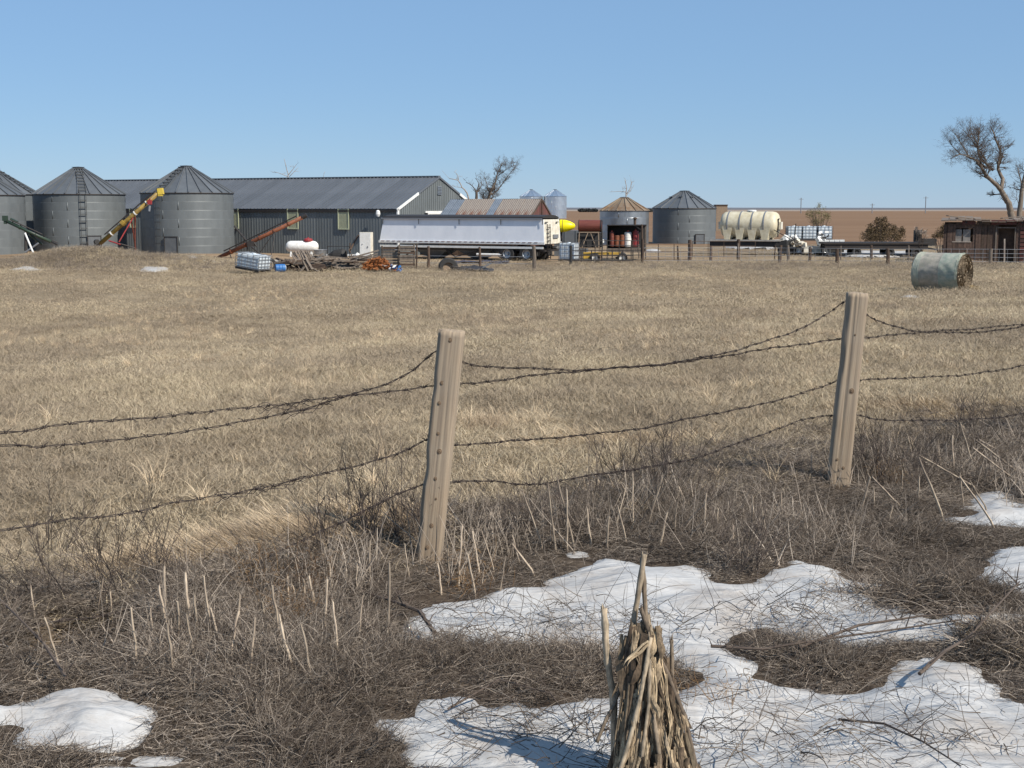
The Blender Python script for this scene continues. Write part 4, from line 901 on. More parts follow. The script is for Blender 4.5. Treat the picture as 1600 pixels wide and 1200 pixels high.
def grain_bin(name, label, px, Y, r, eave_z, apex_z, base=None, wall='galv', roof='galv_roof', rings=7, secs=24, ladder=None, door=None, cap=.13, rz=0.0, group=None, vents=False):
    b = spot(px, Y); b.z = base if base is not None else min(gz(b.x, Y-r), gz(b.x, Y))-.05
    t = thing(name, label, 'grain bin', b, rz, group); H = eave_z-b.z; rh = H/rings; hr = apex_z-eave_z
    me = ring_mesh(r, rh, wall)
    for i in range(rings): link('wall_ring', me, t, (0, 0, i*rh), (0, 0, (i % 2)*.35))
    cr = r*cap; hp = hr*.93; me = sector_mesh(r, hp, cr, 0, secs, roof)
    for i in range(secs): link('roof_panel', me, t, (0, 0, H), (0, 0, 2*math.pi*(i+.5)/secs))
    mb = MB(); mb.lathe([(cr*1.15, hp-.12), (cr*1.15, hp+.02), (cr*.95, hp+.03), (cr*.95, hr-.03), (cr*1.1, hr-.02), (cr*1.1, hr), (.01, hr+.04)], 20, cap=False); mb.build('roof_cap', M['galv_roof'], t, loc=(0, 0, H))
    mb = MB(); mb.tube([((r+.05)*math.cos(a), (r+.05)*math.sin(a), 0) for a in np.linspace(0, 2*math.pi, 49)], .035, 6, cap=False); mb.build('eave_ring', M['dark'], t, loc=(0, 0, H-.05))
    def ang(pxx):          # angle on the near side that shows at pixel pxx
        s = max(-.98, min(.98, (X(pxx, Y-r*.8)-b.x)/r)); return -math.pi/2+math.asin(s)-rz
    if ladder is not None:
        a = ang(ladder); mb = MB(); c, s = math.cos(a), math.sin(a); tx, ty = -s, c; ro = r+.14
        for q in (-.21, .21): mb.bar((ro*c+tx*q, ro*s+ty*q, H*.14), (ro*c+tx*q, ro*s+ty*q, H+.1), .03)
        k = H*.18
        while k < H: mb.bar((ro*c-tx*.24, ro*s-ty*.24, k), (ro*c+tx*.24, ro*s+ty*.24, k), .05); k += .50
        mb.build('ladder', M['ladder'], t)
        mb = MB(); n = 8
        for i in range(n):
            f = (i+.6)/n; rr = r+(cr-r)*f; z = H+hp*f+.12; mb.bar((rr*c-tx*.28, rr*s-ty*.28, z), (rr*c+tx*.28, rr*s+ty*.28, z), .06)
        for q in (-.25, .25): mb.bar((r*c+tx*q, r*s+ty*q, H+.08), (cr*1.3*c+tx*q, cr*1.3*s+ty*q, H+hp*.93+.08), .04)
        mb.build('roof_ladder', M['ladder'], t)
    if door is not None:
        a = ang(door); mb = MB(); mb.box((0, 0, 0), (.09, .95, H*.27)); o = mb.build('door', M['galv_roof'], t, loc=((r+.03)*math.cos(a), (r+.03)*math.sin(a), H*.15), rot=(0, 0, a))
        mb = MB(); mb.box((.06, 0, H*.135), (.06, 1.05, .05)); mb.box((.06, .48, 0), (.05, .05, H*.27)); mb.box((.06, -.48, 0), (.05, .05, H*.27)); mb.build('door_frame', M['dark'], o)
    if vents:
        for i in range(8):
            a = 2*math.pi*i/8+.4; mb = MB(); mb.box((0, 0, 0), (.3, .28, .16)); mb.box((.05, 0, .1), (.42, .34, .04)); rr = r*.42; mb.build('roof_vent', M['galv_roof'], t, loc=(rr*math.cos(a), rr*math.sin(a), H+hp*(1-rr/r)*1.02+.08), rot=(0, 0, a))
    return t
def zat(py, Y): return at(800, py, Y).z
YB = 101
grain_bin('grain_bin', 'grey round grain bin with low door, third from left, right of yellow auger', 294.5, YB, 3.32, zat(301, YB-1), zat(259, YB), ladder=251, door=271, rings=7)
grain_bin('grain_bin', 'grey round grain bin with ladder up its right-centre, second from left behind the berm', 127, 102, 3.27, zat(303, 101), zat(261, 102), base=-1.1, ladder=135, door=148)
grain_bin('grain_bin', 'grain bin with right-side ladder, half hidden behind the cut-off leftmost bin', -9, 106, 3.5, zat(303, 105), zat(262, 106), base=-1.2, ladder=44)
grain_bin('grain_bin', 'leftmost grain bin, cut off by the picture edge, behind the green auger', -36, 97, 3.35, zat(304, 96), zat(262, 97), base=-1.2)
grain_bin('grain_bin', 'small open old bin with rust-stained cone roof behind the fuel tank', 975, 133, 2.37, zat(329, 131), zat(308, 133), wall='galv2', roof='rustcone', rings=5, secs=16, cap=.16)
grain_bin('grain_bin', 'squat grey grain bin with roof vents between the rust-roofed bin and cream tank', 1068.5, 137, 3.12, zat(325, 135), zat(298, 137), rings=5, secs=20, ladder=None, door=1092, cap=.15, vents=True)
for px, lab in ((830, 'distant shiny silver grain bin on the horizon, nearer the rusty shed roof'), (867, 'distant shiny silver grain bin on the horizon, right one of the far pair')):
    grain_bin('grain_bin', lab, px, 470, 3.95, zat(307, 470), zat(296, 470), base=gz(X(px, 470), 470)-1.5, wall='shiny', roof='shiny', rings=6, secs=14, cap=.14)

# ---------------------------------------------------------------- long grey barn
BA = R(-26.8); bx0 = at(170, 283, 119.5); bR = at(685, 277, 105)
barn_dir = Vector((math.cos(BA), math.sin(BA), 0)); barn_n = Vector((math.sin(BA), -math.cos(BA), 0))   # barn_n points to the near side
BL = 34.0; HW = 6.1
ridge_r = Vector((bR.x, bR.y, 0)); org = ridge_r-barn_dir*BL; org.z = -1.5
barn = thing('machine_shed', 'long low dark grey steel barn with white trimmed gable behind the bins and trailer', 'barn', org, BA)
EH = zat(326, 100)-org.z; RH = bR.z-org.z
def slope_panel(wd, L_, mk, key, ribs=3):
    if key not in _cache:
        mb = MB(); mb.box((wd/2, 0, -.02), (wd-.004, L_, .04))
        for i in range(ribs): mb.box((wd*(i+.02)/ribs+.03, 0, .022), (.05, L_, .04))
        _cache[key] = mb.mesh('panel', M[mk])
    return _cache[key]
npan = 34; pw = BL/npan; sl = math.hypot(HW+.14, (RH-EH)*(HW+.14)/HW); pitch = math.atan2(RH-EH, HW)
me = slope_panel(pw, sl, 'barn_roof', 'barn_roof')
for side in (-1, 1):
    for i in range(npan):
        cy = side*(HW+.14)/2; cz = RH-(RH-EH)*(HW+.14)/2/HW+.05
        link('roof_panel', me, barn, (i*pw, cy, cz), (-side*pitch, 0, 0))
me = None
wb = MB(); wb.box((pw/2, 0, EH/2), (pw-.004, .06, EH))
for i in range(4): wb.box((pw*(i+.1)/4+.02, -.038, EH/2), (.04, .016, EH))
me = wb.mesh('wall_panel', M['barn_wall'])
for i in range(npan):
    link('wall_panel', me, barn, (i*pw, -HW, 0)); link('wall_panel', me, barn, ((i+1)*pw, HW, 0), (0, 0, math.pi))
# gable ends of vertical boards
ng = 14; gwid = 2*HW/ng
for end, xx in ((1, BL), (0, 0)):
    for i in range(ng):
        y0 = -HW+i*gwid; y1 = y0+gwid; f = lambda yy: EH+(RH-EH)*(1-abs(yy)/HW)-.03
        mb = MB(); a = xx-.03; b_ = xx+.03
        pts = [(y0+.004, 0), (y1-.004, 0), (y1-.004, f(y1)), (y0+.004, f(y0))]
        mb.add([(a, p, q) for p, q in pts]+[(b_, p, q) for p, q in pts], [(0, 3, 2, 1), (4, 5, 6, 7), (0, 1, 5, 4), (1, 2, 6, 5), (2, 3, 7, 6), (3, 0, 4, 7)])
        for q in (0, .33, .66): mb.bar((xx+(.045 if end else -.045), y0+gwid*q+.05, 0), (xx+(.045 if end else -.045), y0+gwid*q+.05, min(f(y0+gwid*q), f(y0+gwid*q+.1))-.02), .04, .03)
        mb.build('gable_panel', M['barn_wall'], barn)
def roofz(yy): return EH+(RH-EH)*(1-abs(yy)/HW)
for s in (-1, 1):
    mb = MB(); mb.bar((BL+.12, s*(HW+.14), roofz(HW+.14)-.05), (BL+.12, s*HW*.52, roofz(HW*.52)-.02), .06, .20); mb.build('rake_trim', M['white'], barn, label='bright white lower rake trim')
    mb = MB(); mb.bar((BL+.10, s*HW*.52, roofz(HW*.52)-.02), (BL+.10, 0, RH), .05, .14); mb.build('rake_trim', M['barn_roof'], barn)
mb = MB(); mb.bar((BL+.10, -HW+.02, 0), (BL+.10, -HW+.02, EH), .10, .24); mb.build('corner_trim', M['white'], barn)
mb = MB(); mb.bar((-.05, -HW-.12, EH-.17), (BL+.05, -HW-.12, EH-.17), .05, .16); mb.build('eave_shadow_strip', M['dark'], barn)  # dark strip painting in the thin shadow under the near eave
mb = MB(); mb.bar((-.05, 0, RH+.09), (BL+.1, 0, RH+.09), .35, .06); mb.build('ridge_cap', M['barn_roof'], barn)
mb = MB(); mb.bar((BL+.09, -1.4, .05), (BL+.09, 4.4, .05), .08, .08); mb.bar((BL+.10, -2.2, EH*.93), (BL+.10, 4.4, EH*.93), .1, .14); mb.build('door_track', M['white'], barn)
for y0, y1 in ((-1.9, 1.1), (1.14, 4.2)):
    mb = MB(); mb.box((BL+.13, (y0+y1)/2, EH*.465), (.05, y1-y0, EH*.9)); o = mb.build('sliding_door', M['barn_wall'], barn)
    mb = MB()
    for yy in (y0+.06, y1-.06): mb.box((BL+.17, yy, EH*.465), (.04, .14, EH*.9))
    mb.box((BL+.172, (y0+y1)/2, EH*.9), (.04, y1-y0, .14)); mb.build('door_frame', M['white'], o)
mb = MB(); mb.box((BL+.08, 0, RH-1.0), (.08, .62, .62)); o = mb.build('gable_vent', M['galv2'], barn)
mb = MB()
for i in range(5): mb.box((BL+.13, 0, RH-1.22+i*.11), (.03, .5, .03))
mb.build('louvre', M['dark'], o)
# windows: where the photo shows them
def barn_x(px):
    d = ray(px, 350); p0 = ridge_r+barn_n*HW; n = barn_n; t = (p0.x*n.x+p0.y*n.y)/(d[0]*n.x+d[1]*n.y); q = Vector((d[0]*t, d[1]*t, 0)); return (q-Vector((org.x, org.y, 0))).dot(barn_dir)
for pa, pb in ((364, 374), (451, 467), (530, 546), (205, 213)):
    xa, xb = barn_x(pa), barn_x(pb); mb = MB(); mb.box(((xa+xb)/2, -HW-.09, EH-.75), (xb-xa, .05, 1.45)); o = mb.build('window', M['win'], barn, label='yellowed translucent window panel')
    mb = MB()
    for xx in (xa, xb): mb.box((xx, -HW-.12, EH-.75), (.07, .05, 1.5))
    mb.box(((xa+xb)/2, -HW-.121, EH-1.49), (xb-xa+.07, .05, .08)); mb.build('frame', M['winframe'], o)
mb = MB(); xx = barn_x(596); mb.bar((xx, -HW-.1, EH-.35), (xx, -HW-.45, EH-.3), .06); mb.lathe([(.10, 0), (.14, -.2), (.05, -.25)], 10); mb.build('yard_light', M['white'], barn, loc=(0, 0, 0)) if False else None
mb = MB(); mb.lathe([(.05, .25), (.14, .18), (.17, -.05), (.10, -.22)], 10); mb.build('yard_light', M['white'], barn, loc=(xx, -HW-.45, EH-.35))

# ---------------------------------------------------------------- small shed with rusty roof
SA = R(-24); sh_r = at(846, 311, 100)
sdir = Vector((math.cos(SA), math.sin(SA), 0)); SL = 7.4; SW = 1.95
so = Vector((sh_r.x, sh_r.y, 0))-sdir*SL; so.z = -1.45
shed = thing('old_shed', 'low shed with rust-streaked tin roof and red plank gable behind the hopper trailer', 'shed', so, SA)
SR = sh_r.z-so.z; SE = SR-1.3
nsp = 12; spw = SL/nsp; sl = math.hypot(SW+.2, 1.3*(SW+.2)/SW)
wavy = MB(); n = 8
vs = []
for i in range(n+1):
    xx = spw*i/n; zz = .018*(1 if i % 2 else -1)
    vs += [(xx, -sl/2, zz), (xx, sl/2, zz)]
wavy.add(vs+[(a, b, c-.02) for a, b, c in vs], [(2*i, 2*i+2, 2*i+3, 2*i+1) for i in range(n)]+[(2*n+2+2*i, 2*n+2+2*i+1, 2*n+2+2*i+3, 2*n+2+2*i+2) for i in range(n)])
me1 = wavy.mesh('tin', M['rustroof']); me2 = me1.copy(); me2.materials.clear(); me2.materials.append(M['galv2'])
for s in (-1, 1):
    for i in range(nsp):
        o = link('roof_sheet', me2 if i in (0, 1, 6) else me1, shed, (i*spw, s*(SW+.2)/2, SR-1.3*(SW+.2)/2/SW+random.uniform(0, .02)), (-s*math.atan2(1.3, SW)+random.uniform(-.01, .01), 0, 0))
        if i in (0, 1, 6) and s < 0: o['label'] = 'replacement grey galvanised sheet'
for i in range(18):
    xx = SL*i/18; 
    for yy in (-SW, SW): mb = MB(); mb.box((xx+SL/36, yy, SE/2), (SL/18-.02, .05, SE)); mb.build('wall_board', M['brownwood'], shed)
for i in range(10):
    y0 = -SW+2*SW*i/10; y1 = y0+2*SW/10-.015; mb = MB(); f = lambda yy: SE+1.3*(1-abs(yy)/SW)-.08
    pts = [(y0, 0), (y1, 0), (y1, f(y1)), (y0, f(y0))]
    for xx in (SL-.03, 0.0): mb.add([(xx, p, q) for p, q in pts]+[(xx+.04, p, q) for p, q in pts], [(0, 3, 2, 1), (4, 5, 6, 7), (0, 1, 5, 4), (1, 2, 6, 5), (2, 3, 7, 6), (3, 0, 4, 7)])
    mb.build('gable_board', M['redboard'], shed)
mb = MB(); mb.bar((SL+.04, -SW-.15, SE-.1), (SL+.04, 0, SR-.02), .05, .12); mb.bar((SL+.04, SW+.15, SE-.1), (SL+.04, 0, SR-.02), .05, .12); mb.bar((SL+.05, 0, SE-.3), (SL+.05, 0, SR-.1), .06); mb.build('rake_board', M['brownwood'], shed)

# ---------------------------------------------------------------- hopper grain trailer
TA = R(-27); tr = at(850, 384, 90.2); TL = 12.75; tdir = Vector((math.cos(TA), math.sin(TA), 0))
to = Vector((tr.x, tr.y, 0))-tdir*TL; to.z = gz(tr.x, tr.y)-.05
trl = thing('grain_trailer', 'long white hopper bottom grain trailer with black tarp roll parked in front of the sheds', 'trailer', to, TA)
zt = at(850, 343, 90.2).z-to.z; zb = at(850, 379, 90.2).z-to.z; TW = 2.5
xs = [0, TL*.25, TL*.5, TL*.75, TL]
for s in (0, 1):
    yy = 0 if s == 0 else TW
    for i in range(4):
        xa, xb = xs[i], xs[i+1]; ta = xa+(.30 if i == 0 else 0); tb = xb-(.08 if i == 3 else 0)
        y2 = yy+(.06 if s == 0 else -.06); mb = MB()
        mb.add([(xa, yy, zb), (xb, yy, zb), (tb, y2, zt), (ta, y2, zt), (xa, yy+.05, zb), (xb, yy+.05, zb), (tb, y2+.05, zt), (ta, y2+.05, zt)], [(0, 1, 2, 3), (7, 6, 5, 4), (0, 4, 5, 1), (1, 5, 6, 2), (2, 6, 7, 3), (3, 7, 4, 0)])
        mb.build('side_panel', M['trailer'], trl)
    mb = MB(); ys = yy-.03 if s == 0 else yy+.08
    for f in range(5): mb.bar((xs[f]+(.3 if f == 0 else -.1 if f == 4 else 0), ys, zt-.35), (xs[f]+(.3 if f == 0 else -.1 if f == 4 else 0), ys, zt+.02), .03)
    mb.build('tarp_strap', M['dark'], trl)
    mb = MB(); mb.box((TL/2, yy+(-.03 if s == 0 else .08), zb-.06), (TL+.1, .06, .16)); mb.box((TL/2, yy+(-.02 if s == 0 else .07), zb-.36), (TL-.1, .06, .14)); mb.build('side_rail', M['white'], trl)
    mb = MB(); mb.box((TL/2, yy+(-.035 if s == 0 else .085), zb-.16), (TL, .02, .025))
    for i in range(28): mb.box((.3+i*.44, yy+(-.064 if s == 0 else .11), zb-.01), (.25, .02, .035))
    mb.build('marker_strip', M['rustred'], trl)
    mb = MB(); mb.box((TL/2, yy+(0 if s == 0 else .05), zt+.04), (TL-.3, .12, .10)); mb.build('top_rail', M['cage'], trl)
# rear wall with slope, ladder, small plate
mb = MB(); mb.add([(TL, .0, zb-.1), (TL, TW, zb-.1), (TL-.08, TW-.06, zt), (TL-.08, .06, zt), (TL-.06, 0, zb-.1), (TL-.06, TW, zb-.1), (TL-.14, TW-.06, zt), (TL-.14, .06, zt)], [(0, 1, 2, 3), (7, 6, 5, 4), (0, 4, 5, 1), (1, 5, 6, 2), (2, 6, 7, 3), (3, 7, 4, 0)]); mb.build('rear_wall', M['creamwhite'], trl)  # cream colour stands in for warm sunlight on the white rear
mb = MB(); mb.add([(0, .0, zb-.1), (0, TW, zb-.1), (.3, TW-.06, zt), (.3, .06, zt)], [(3, 2, 1, 0)]); mb.build('front_wall', M['trailer'], trl)
mb = MB()
for q in (.42, .82): mb.bar((TL+.10, q, zb-1.1), (TL+.04, q, zt-.3), .04)
for i in range(8): mb.bar((TL+.09, .42, zb-1.0+i*.28), (TL+.09, .82, zb-1.0+i*.28), .045)
mb.build('ladder', M['dark'], trl)
mb = MB(); mb.box((TL+.03, 1.75, zb+.38), (.05, .75, .25)); mb.build('number_plate_board', M['cage'], trl)
mb = MB(); mb.box((TL+.02, .35, zt-.18), (.05, .35, .06)); mb.box((TL+.02, 2.0, zt-.18), (.05, .3, .06)); mb.build('hook', M['dark'], trl)
# tarp: arched roll
mb = MB(); prof = [(TW/2-math.cos(a)*TW/2, zt+.08+.22*math.sin(a)) for a in np.linspace(0, math.pi, 9)]
vs = []
for xx in (.32, TL-.1): vs += [(xx, y_, z_) for y_, z_ in prof]
mb.add(vs, [(i, i+9, i+10, i+1) for i in range(8)]+[tuple(range(9)), tuple(range(17, 8, -1))]); mb.build('tarp', M['dark'], trl)
mb = MB(); mb.tube([(.3, .02, zt+.12), (TL-.1, .02, zt+.12)], .06, 8); mb.build('tarp_roll', M['dark'], trl)
# hoppers, frame, pipes, legs
for xc in (3.9, 7.3):
    mb = MB(); z1 = zb-.42; mb.add([(xc-1.6, .25, z1), (xc+1.6, .25, z1), (xc+1.6, TW-.25, z1), (xc-1.6, TW-.25, z1), (xc-.35, .85, z1-.75), (xc+.35, .85, z1-.75), (xc+.35, TW-.85, z1-.75), (xc-.35, TW-.85, z1-.75)],
                            [(0, 4, 5, 1), (1, 5, 6, 2), (2, 6, 7, 3), (3, 7, 4, 0), (4, 7, 6, 5), (0, 1, 2, 3)]); mb.build('hopper', M['greywood'] if False else M['galv2'], trl)
    mb = MB(); mb.box((xc, TW/2, z1-.8), (.9, .9, .12)); mb.tube([(xc-.4, .2, z1-.78), (xc+.2, .2, z1-.78)], .05); mb.build('hopper_gate', M['dark'], trl)
mb = MB()
for yy in (.35, TW-.35): mb.box((TL/2, yy, zb-.5), (TL-.3, .12, .18))
for xc in (.3, 2.1, 5.6, 9.0, 12.0): mb.box((xc, TW/2, zb-.5), (.12, TW-.3, .16))
for xa, xb in ((1.9, 3.0), (5.9, 5.0), (5.9, 8.4), (9.4, 8.6)): mb.bar((xa, .25, zb-1.05), (xb, .25, zb-.45), .07)
mb.build('chassis', M['dark'], trl)
mb = MB(); mb.tube([(1.2, .1, zb-.62), (3.0, .1, zb-.62)], .08); mb.tube([(7.7, .05, zb-.85), (9.6, .05, zb-.85)], .09, 8); mb.build('air_line_tube', M['whitetank'], trl)
mb = MB()
for yy in (.5, TW-.5): mb.bar((2.5, yy, zb-.5), (2.5, yy, .25), .14); mb.box((2.5, yy, .2), (.35, .3, .06))
mb.build('landing_leg', M['white'], trl)
mb = MB(); mb.box((10.5, TW/2, .62), (3.0, .9, .2)); mb.box((9.5, .4, .85), (1.0, .5, .4)); mb.build('axle_frame', M['dark'], trl)
def wheel(r, w_, parent, x, y, z, rimc='galv2', rz=0):
    h = thing  # axis along y
    mb = MB(); mb.lathe([(r*.56, -w_/2), (r*.92, -w_/2), (r, -w_*.36), (r*1.0, w_*.36), (r*.92, w_/2), (r*.56, w_/2), (r*.56, -w_/2)], 24, axis='y', cap=False); o = mb.build('wheel', M['black'], parent, smooth=False, loc=(x, y, z), rot=(0, 0, rz))
    mb = MB(); mb.lathe([(r*.57, -w_*.42), (r*.50, -w_*.36), (r*.42, -w_*.1), (r*.22, -w_*.05), (r*.20, -w_*.35), (.001, -w_*.35)], 20, axis='y', cap=False); mb.lathe([(r*.57, w_*.4), (.001, w_*.3)], 16, axis='y', cap=False); mb.build('rim', M[rimc], o)
    return o
for xc in (10.0, 11.45):
    for yy in (.12, TW-.12): wheel(.53, .30, trl, xc, yy, .53)
    for yy in (.46, TW-.46): wheel(.53, .28, trl, xc, yy, .53)
for xc in (12.15,):
    for yy in (.25, TW-.25): mb = MB(); mb.box((xc, yy, .75), (.03, .55, .7)); mb.build('mud_flap', M['black'], trl)
mb = MB(); mb.box((TL-.05, TW/2, .75), (.1, TW-.2, .12)); mb.bar((TL-.05, .5, .75), (TL-.05, .5, zb-.4), .08); mb.bar((TL-.05, TW-.5, .75), (TL-.05, TW-.5, zb-.4), .08); mb.build('bumper', M['dark'], trl)

# ---------------------------------------------------------------- augers
def auger(name, label, top, bot, r, m1, legs, hood=None, extras=()):
    b = bot.copy(); t = thing(name, label, 'grain auger', (b.x, b.y, gz(b.x, b.y)))
    d = (top-bot).normalized(); mb = MB(); mb.tube([bot, top], r, 12); mb.build('tube', m1, t, world=True, smooth=True)
    n = int((top-bot).length/1.0); mb = MB()
    for i in range(1, n): c = bot.lerp(top, i/n); mb.tube([c-d*.04, c+d*.04], r*1.25, 12)
    mb.build('clamp', m1 if name != 'grain_auger' else M['white'] if 'yellow' in label else m1, t, world=True)
    up = Vector((0, -.4, 1)); off = (up-d*up.dot(d)).normalized()*(r+.13)
    mb = MB(); mb.tube([bot+d*.7+off, top-d*.4+off], .045, 6)
    for i in range(1, 6): c = bot.lerp(top, i/6); mb.bar(c, c+off, .05)
    mb.build('drive_shaft', M['dark'], t, world=True)
    for a, b_, rr, mk in legs: mb = MB(); mb.tube([a, b_], rr, 6); mb.build('support_leg', M[mk], t, world=True)
    mb = MB(); hx = bot-d*.45
    for q in range(5):
        a = q*1.26; s1 = d.cross(Vector((0, 1, 0))).normalized(); s2 = s1.cross(d); e = (s1*math.cos(a)+s2*math.sin(a))*r*1.3; mb.tube([bot+e, hx+e], .02, 4)
    mb.tube([bot, hx], r*.5, 8); mb.build('intake_cage', M['dark'], t, world=True)
    for nm, mk, fn in extras: mb = MB(); fn(mb); mb.build(nm, M[mk], t, world=True)
    return t
YA = 94.0; M['hoodyellow'] = mat('auger_hood_yellow', (.62, .46, .06), .6, 0, (.5, .36, .05), 5, .5)
def yel(mb): c = at(251, 299, YA); mb.box(c, (.36, .36, .42), Matrix.Rotation(R(-8), 3, 'Y')); mb.box(c+Vector((-.02, 0, -.25)), (.30, .30, .14))
def redm(mb): c = at(234, 316, YA-.2); mb.box(c, (.26, .26, .30)); mb.tube([c+Vector((.0, 0, .12)), c+Vector((.02, 0, .26))], .05)
def spt(mb): mb.tube([at(234, 321, YA-.2), at(233, 330, YA-.2)], .08, 8)
def pulley(mb): mb.tube([at(152, 378, YA-.2), at(150, 378, YA-.0)], .18, 10)
def clampy(mb): c = at(192, 348, YA); mb.tube([c-Vector((.08, 0, .08)), c+Vector((.1, 0, .08))], .24, 10)
auger('grain_auger', 'long yellow and black grain auger slanting up beside the third bin', at(248, 301, YA), at(156, 381, YA), .145, M['yellow'],
      [(at(211, 338, YA), at(211, 392, YA+.6), .05, 'rustred'), (at(208, 340, YA), at(186, 378, YA-.6), .045, 'red'), (at(170, 376, YA-.4), at(188, 382, YA-.6), .05, 'red'), (at(178, 378, YA-.2), at(212, 388, YA), .045, 'dark'), (at(205, 342, YA+.5), at(212, 389, YA+1.2), .05, 'rustred')],
      extras=(('discharge_hood', 'hoodyellow', yel), ('motor', 'red', redm), ('spout', 'cage', spt), ('pulley', 'black', pulley), ('joint_collar', 'yellow', clampy)))
def gmot(mb): c = at(8, 341, 92); mb.box(c, (.30, .3, .34)); mb.box(c+Vector((0, 0, -.25)), (.16, .2, .26))
def geng(mb): c = at(20, 346, 92); mb.box(c+Vector((.1, 0, .05)), (.5, .25, .14), Matrix.Rotation(R(27), 3, 'Y'))
auger('grain_auger', 'dark green grain auger lying down to the right across the leftmost bins', at(7, 344, 92), at(80, 378, 92), .115, M['green'],
      [(at(39, 364, 91.5), at(52, 395, 91), .06, 'white'), (at(60, 380, 92), at(40, 394, 92), .06, 'cage'), (at(45, 366, 92), at(66, 382, 92.4), .07, 'green'), (at(40, 362, 92.3), at(40, 392, 92.3), .09, 'dark')], extras=(('discharge_head', 'green', gmot), ('motor_guard', 'green', geng)))
def eng(mb): c = at(392, 381, 91.5); mb.box(c, (.45, .35, .35)); mb.tube([c+Vector((.2, 0, .1)), c+Vector((.4, 0, -.2))], .06); mb.tube([c+Vector((0, 0, .1)), c+Vector((0, 0, .35))], .05)
def cap_(mb): mb.tube([at(472, 340, 91), at(479, 336, 91)], .15, 10)
def wh(mb): c = at(422, 402, 90.5); mb.tube([c+Vector((0, -.1, 0)), c+Vector((0, .1, 0))], .27, 16)
auger('grain_auger', 'long rust-orange grain auger slanting over the yard in front of the barn', at(474, 339, 91), at(339, 404, 92), .135, M['rust'],
      [(at(429, 362, 91), at(404, 398, 91), .03, 'dark'), (at(430, 362, 91), at(424, 398, 90.5), .03, 'dark'), (at(386, 378, 91.5), at(388, 400, 91.5), .035, 'dark'), (at(359, 396, 91.8), at(363, 408, 91.6), .04, 'dark'), (at(366, 353, 91.8), at(385, 376, 91.5), .06, 'dark'), (at(392, 385, 91), at(410, 400, 90.5), .05, 'dark'),
       (at(370, 358, 91.8), at(390, 384, 91.5), .025, 'dark')], extras=(('engine', 'dark', eng), ('discharge_head', 'dark', cap_)))

# ---------------------------------------------------------------- small yard things
def ibc(label, px, py, Y, rz=0, tip=0, w_=1.2, d_=1.0, h_=1.0, pallet=True, grp=None):
    p = at(px, py, Y); t = thing('plastic_tote', label, 'tote tank', p, rz, grp); t.rotation_euler = (0, tip, rz)
    z0 = .14 if pallet else 0
    mb = MB(); mb.box((0, 0, z0+h_/2), (w_-.10, d_-.10, h_-.04)); mb.tube([(0, 0, z0+h_-.03), (0, 0, z0+h_+.05)], .12, 12); o = mb.build('tank', M['ibc'], t)
    bv = o.modifiers.new('b', 'BEVEL'); bv.width = .06; bv.segments = 2
    mb = MB()
    for i in range(5):
        zz = z0+h_*i/4; 
        for s in (-1, 1): mb.bar((-w_/2, s*d_/2, zz), (w_/2, s*d_/2, zz), .022); mb.bar((s*w_/2, -d_/2, zz), (s*w_/2, d_/2, zz), .022)
    for i in range(5):
        xx = -w_/2+w_*i/4
        for s in (-1, 1): mb.bar((xx, s*d_/2, z0), (xx, s*d_/2, z0+h_), .022)
        yy = -d_/2+d_*i/4
        for s in (-1, 1): mb.bar((s*w_/2, yy, z0), (s*w_/2, yy, z0+h_), .022)
    for xx in (-w_/4, w_/4): mb.bar((xx, -d_/2, z0+h_), (xx, d_/2, z0+h_), .035)
    mb.build('cage', M['cage'], t)
    if pallet:
        mb = MB(); 
        for yy in (-.42, 0, .42): mb.box((0, yy*d_, .06), (w_, .14, .1))
        mb.box((0, 0, .12), (w_, d_, .03)); mb.build('pallet', M['dark'], t)
    return t
g_ = spot(396, 85)
ibc('caged white tote tank tipped on its side below the rusty auger', 395, 422, 73, rz=R(-25), tip=R(8), w_=1.5, d_=1.15, h_=.72)
p = spot(437, 74, .25); t = thing('blue_barrel', 'blue plastic barrel lying by the scrap wood pile', 'barrel', p, R(20))
mb = MB(); mb.lathe([(.15, -.28), (.21, -.25), (.215, -.08), (.23, -.06), (.215, -.04), (.215, .08), (.23, .1), (.215, .12), (.21, .25), (.15, .28)], 18, axis='x'); mb.build('drum', M['blue'], t, smooth=False)
mb = MB(); mb.lathe([(.15, .28), (.15, .30), (.05, .30)], 14, axis='x'); mb.build('lid', M['white'], t)
p = spot(421, 77, .3); t = thing('loose_tyre', 'black tyre standing beside the tipped tote tank', 'tyre', p, R(15)); mb = MB(); mb.lathe([(.22, -.1), (.34, -.1), (.38, -.05), (.38, .05), (.34, .1), (.22, .1), (.22, -.1)], 22, axis='y', cap=False); mb.build('tread', M['black'], t); mb = MB(); mb.lathe([(.215, -.03), (.205, .03)], 18, axis='y', cap=False); mb.build('bead', M['cage'], t)
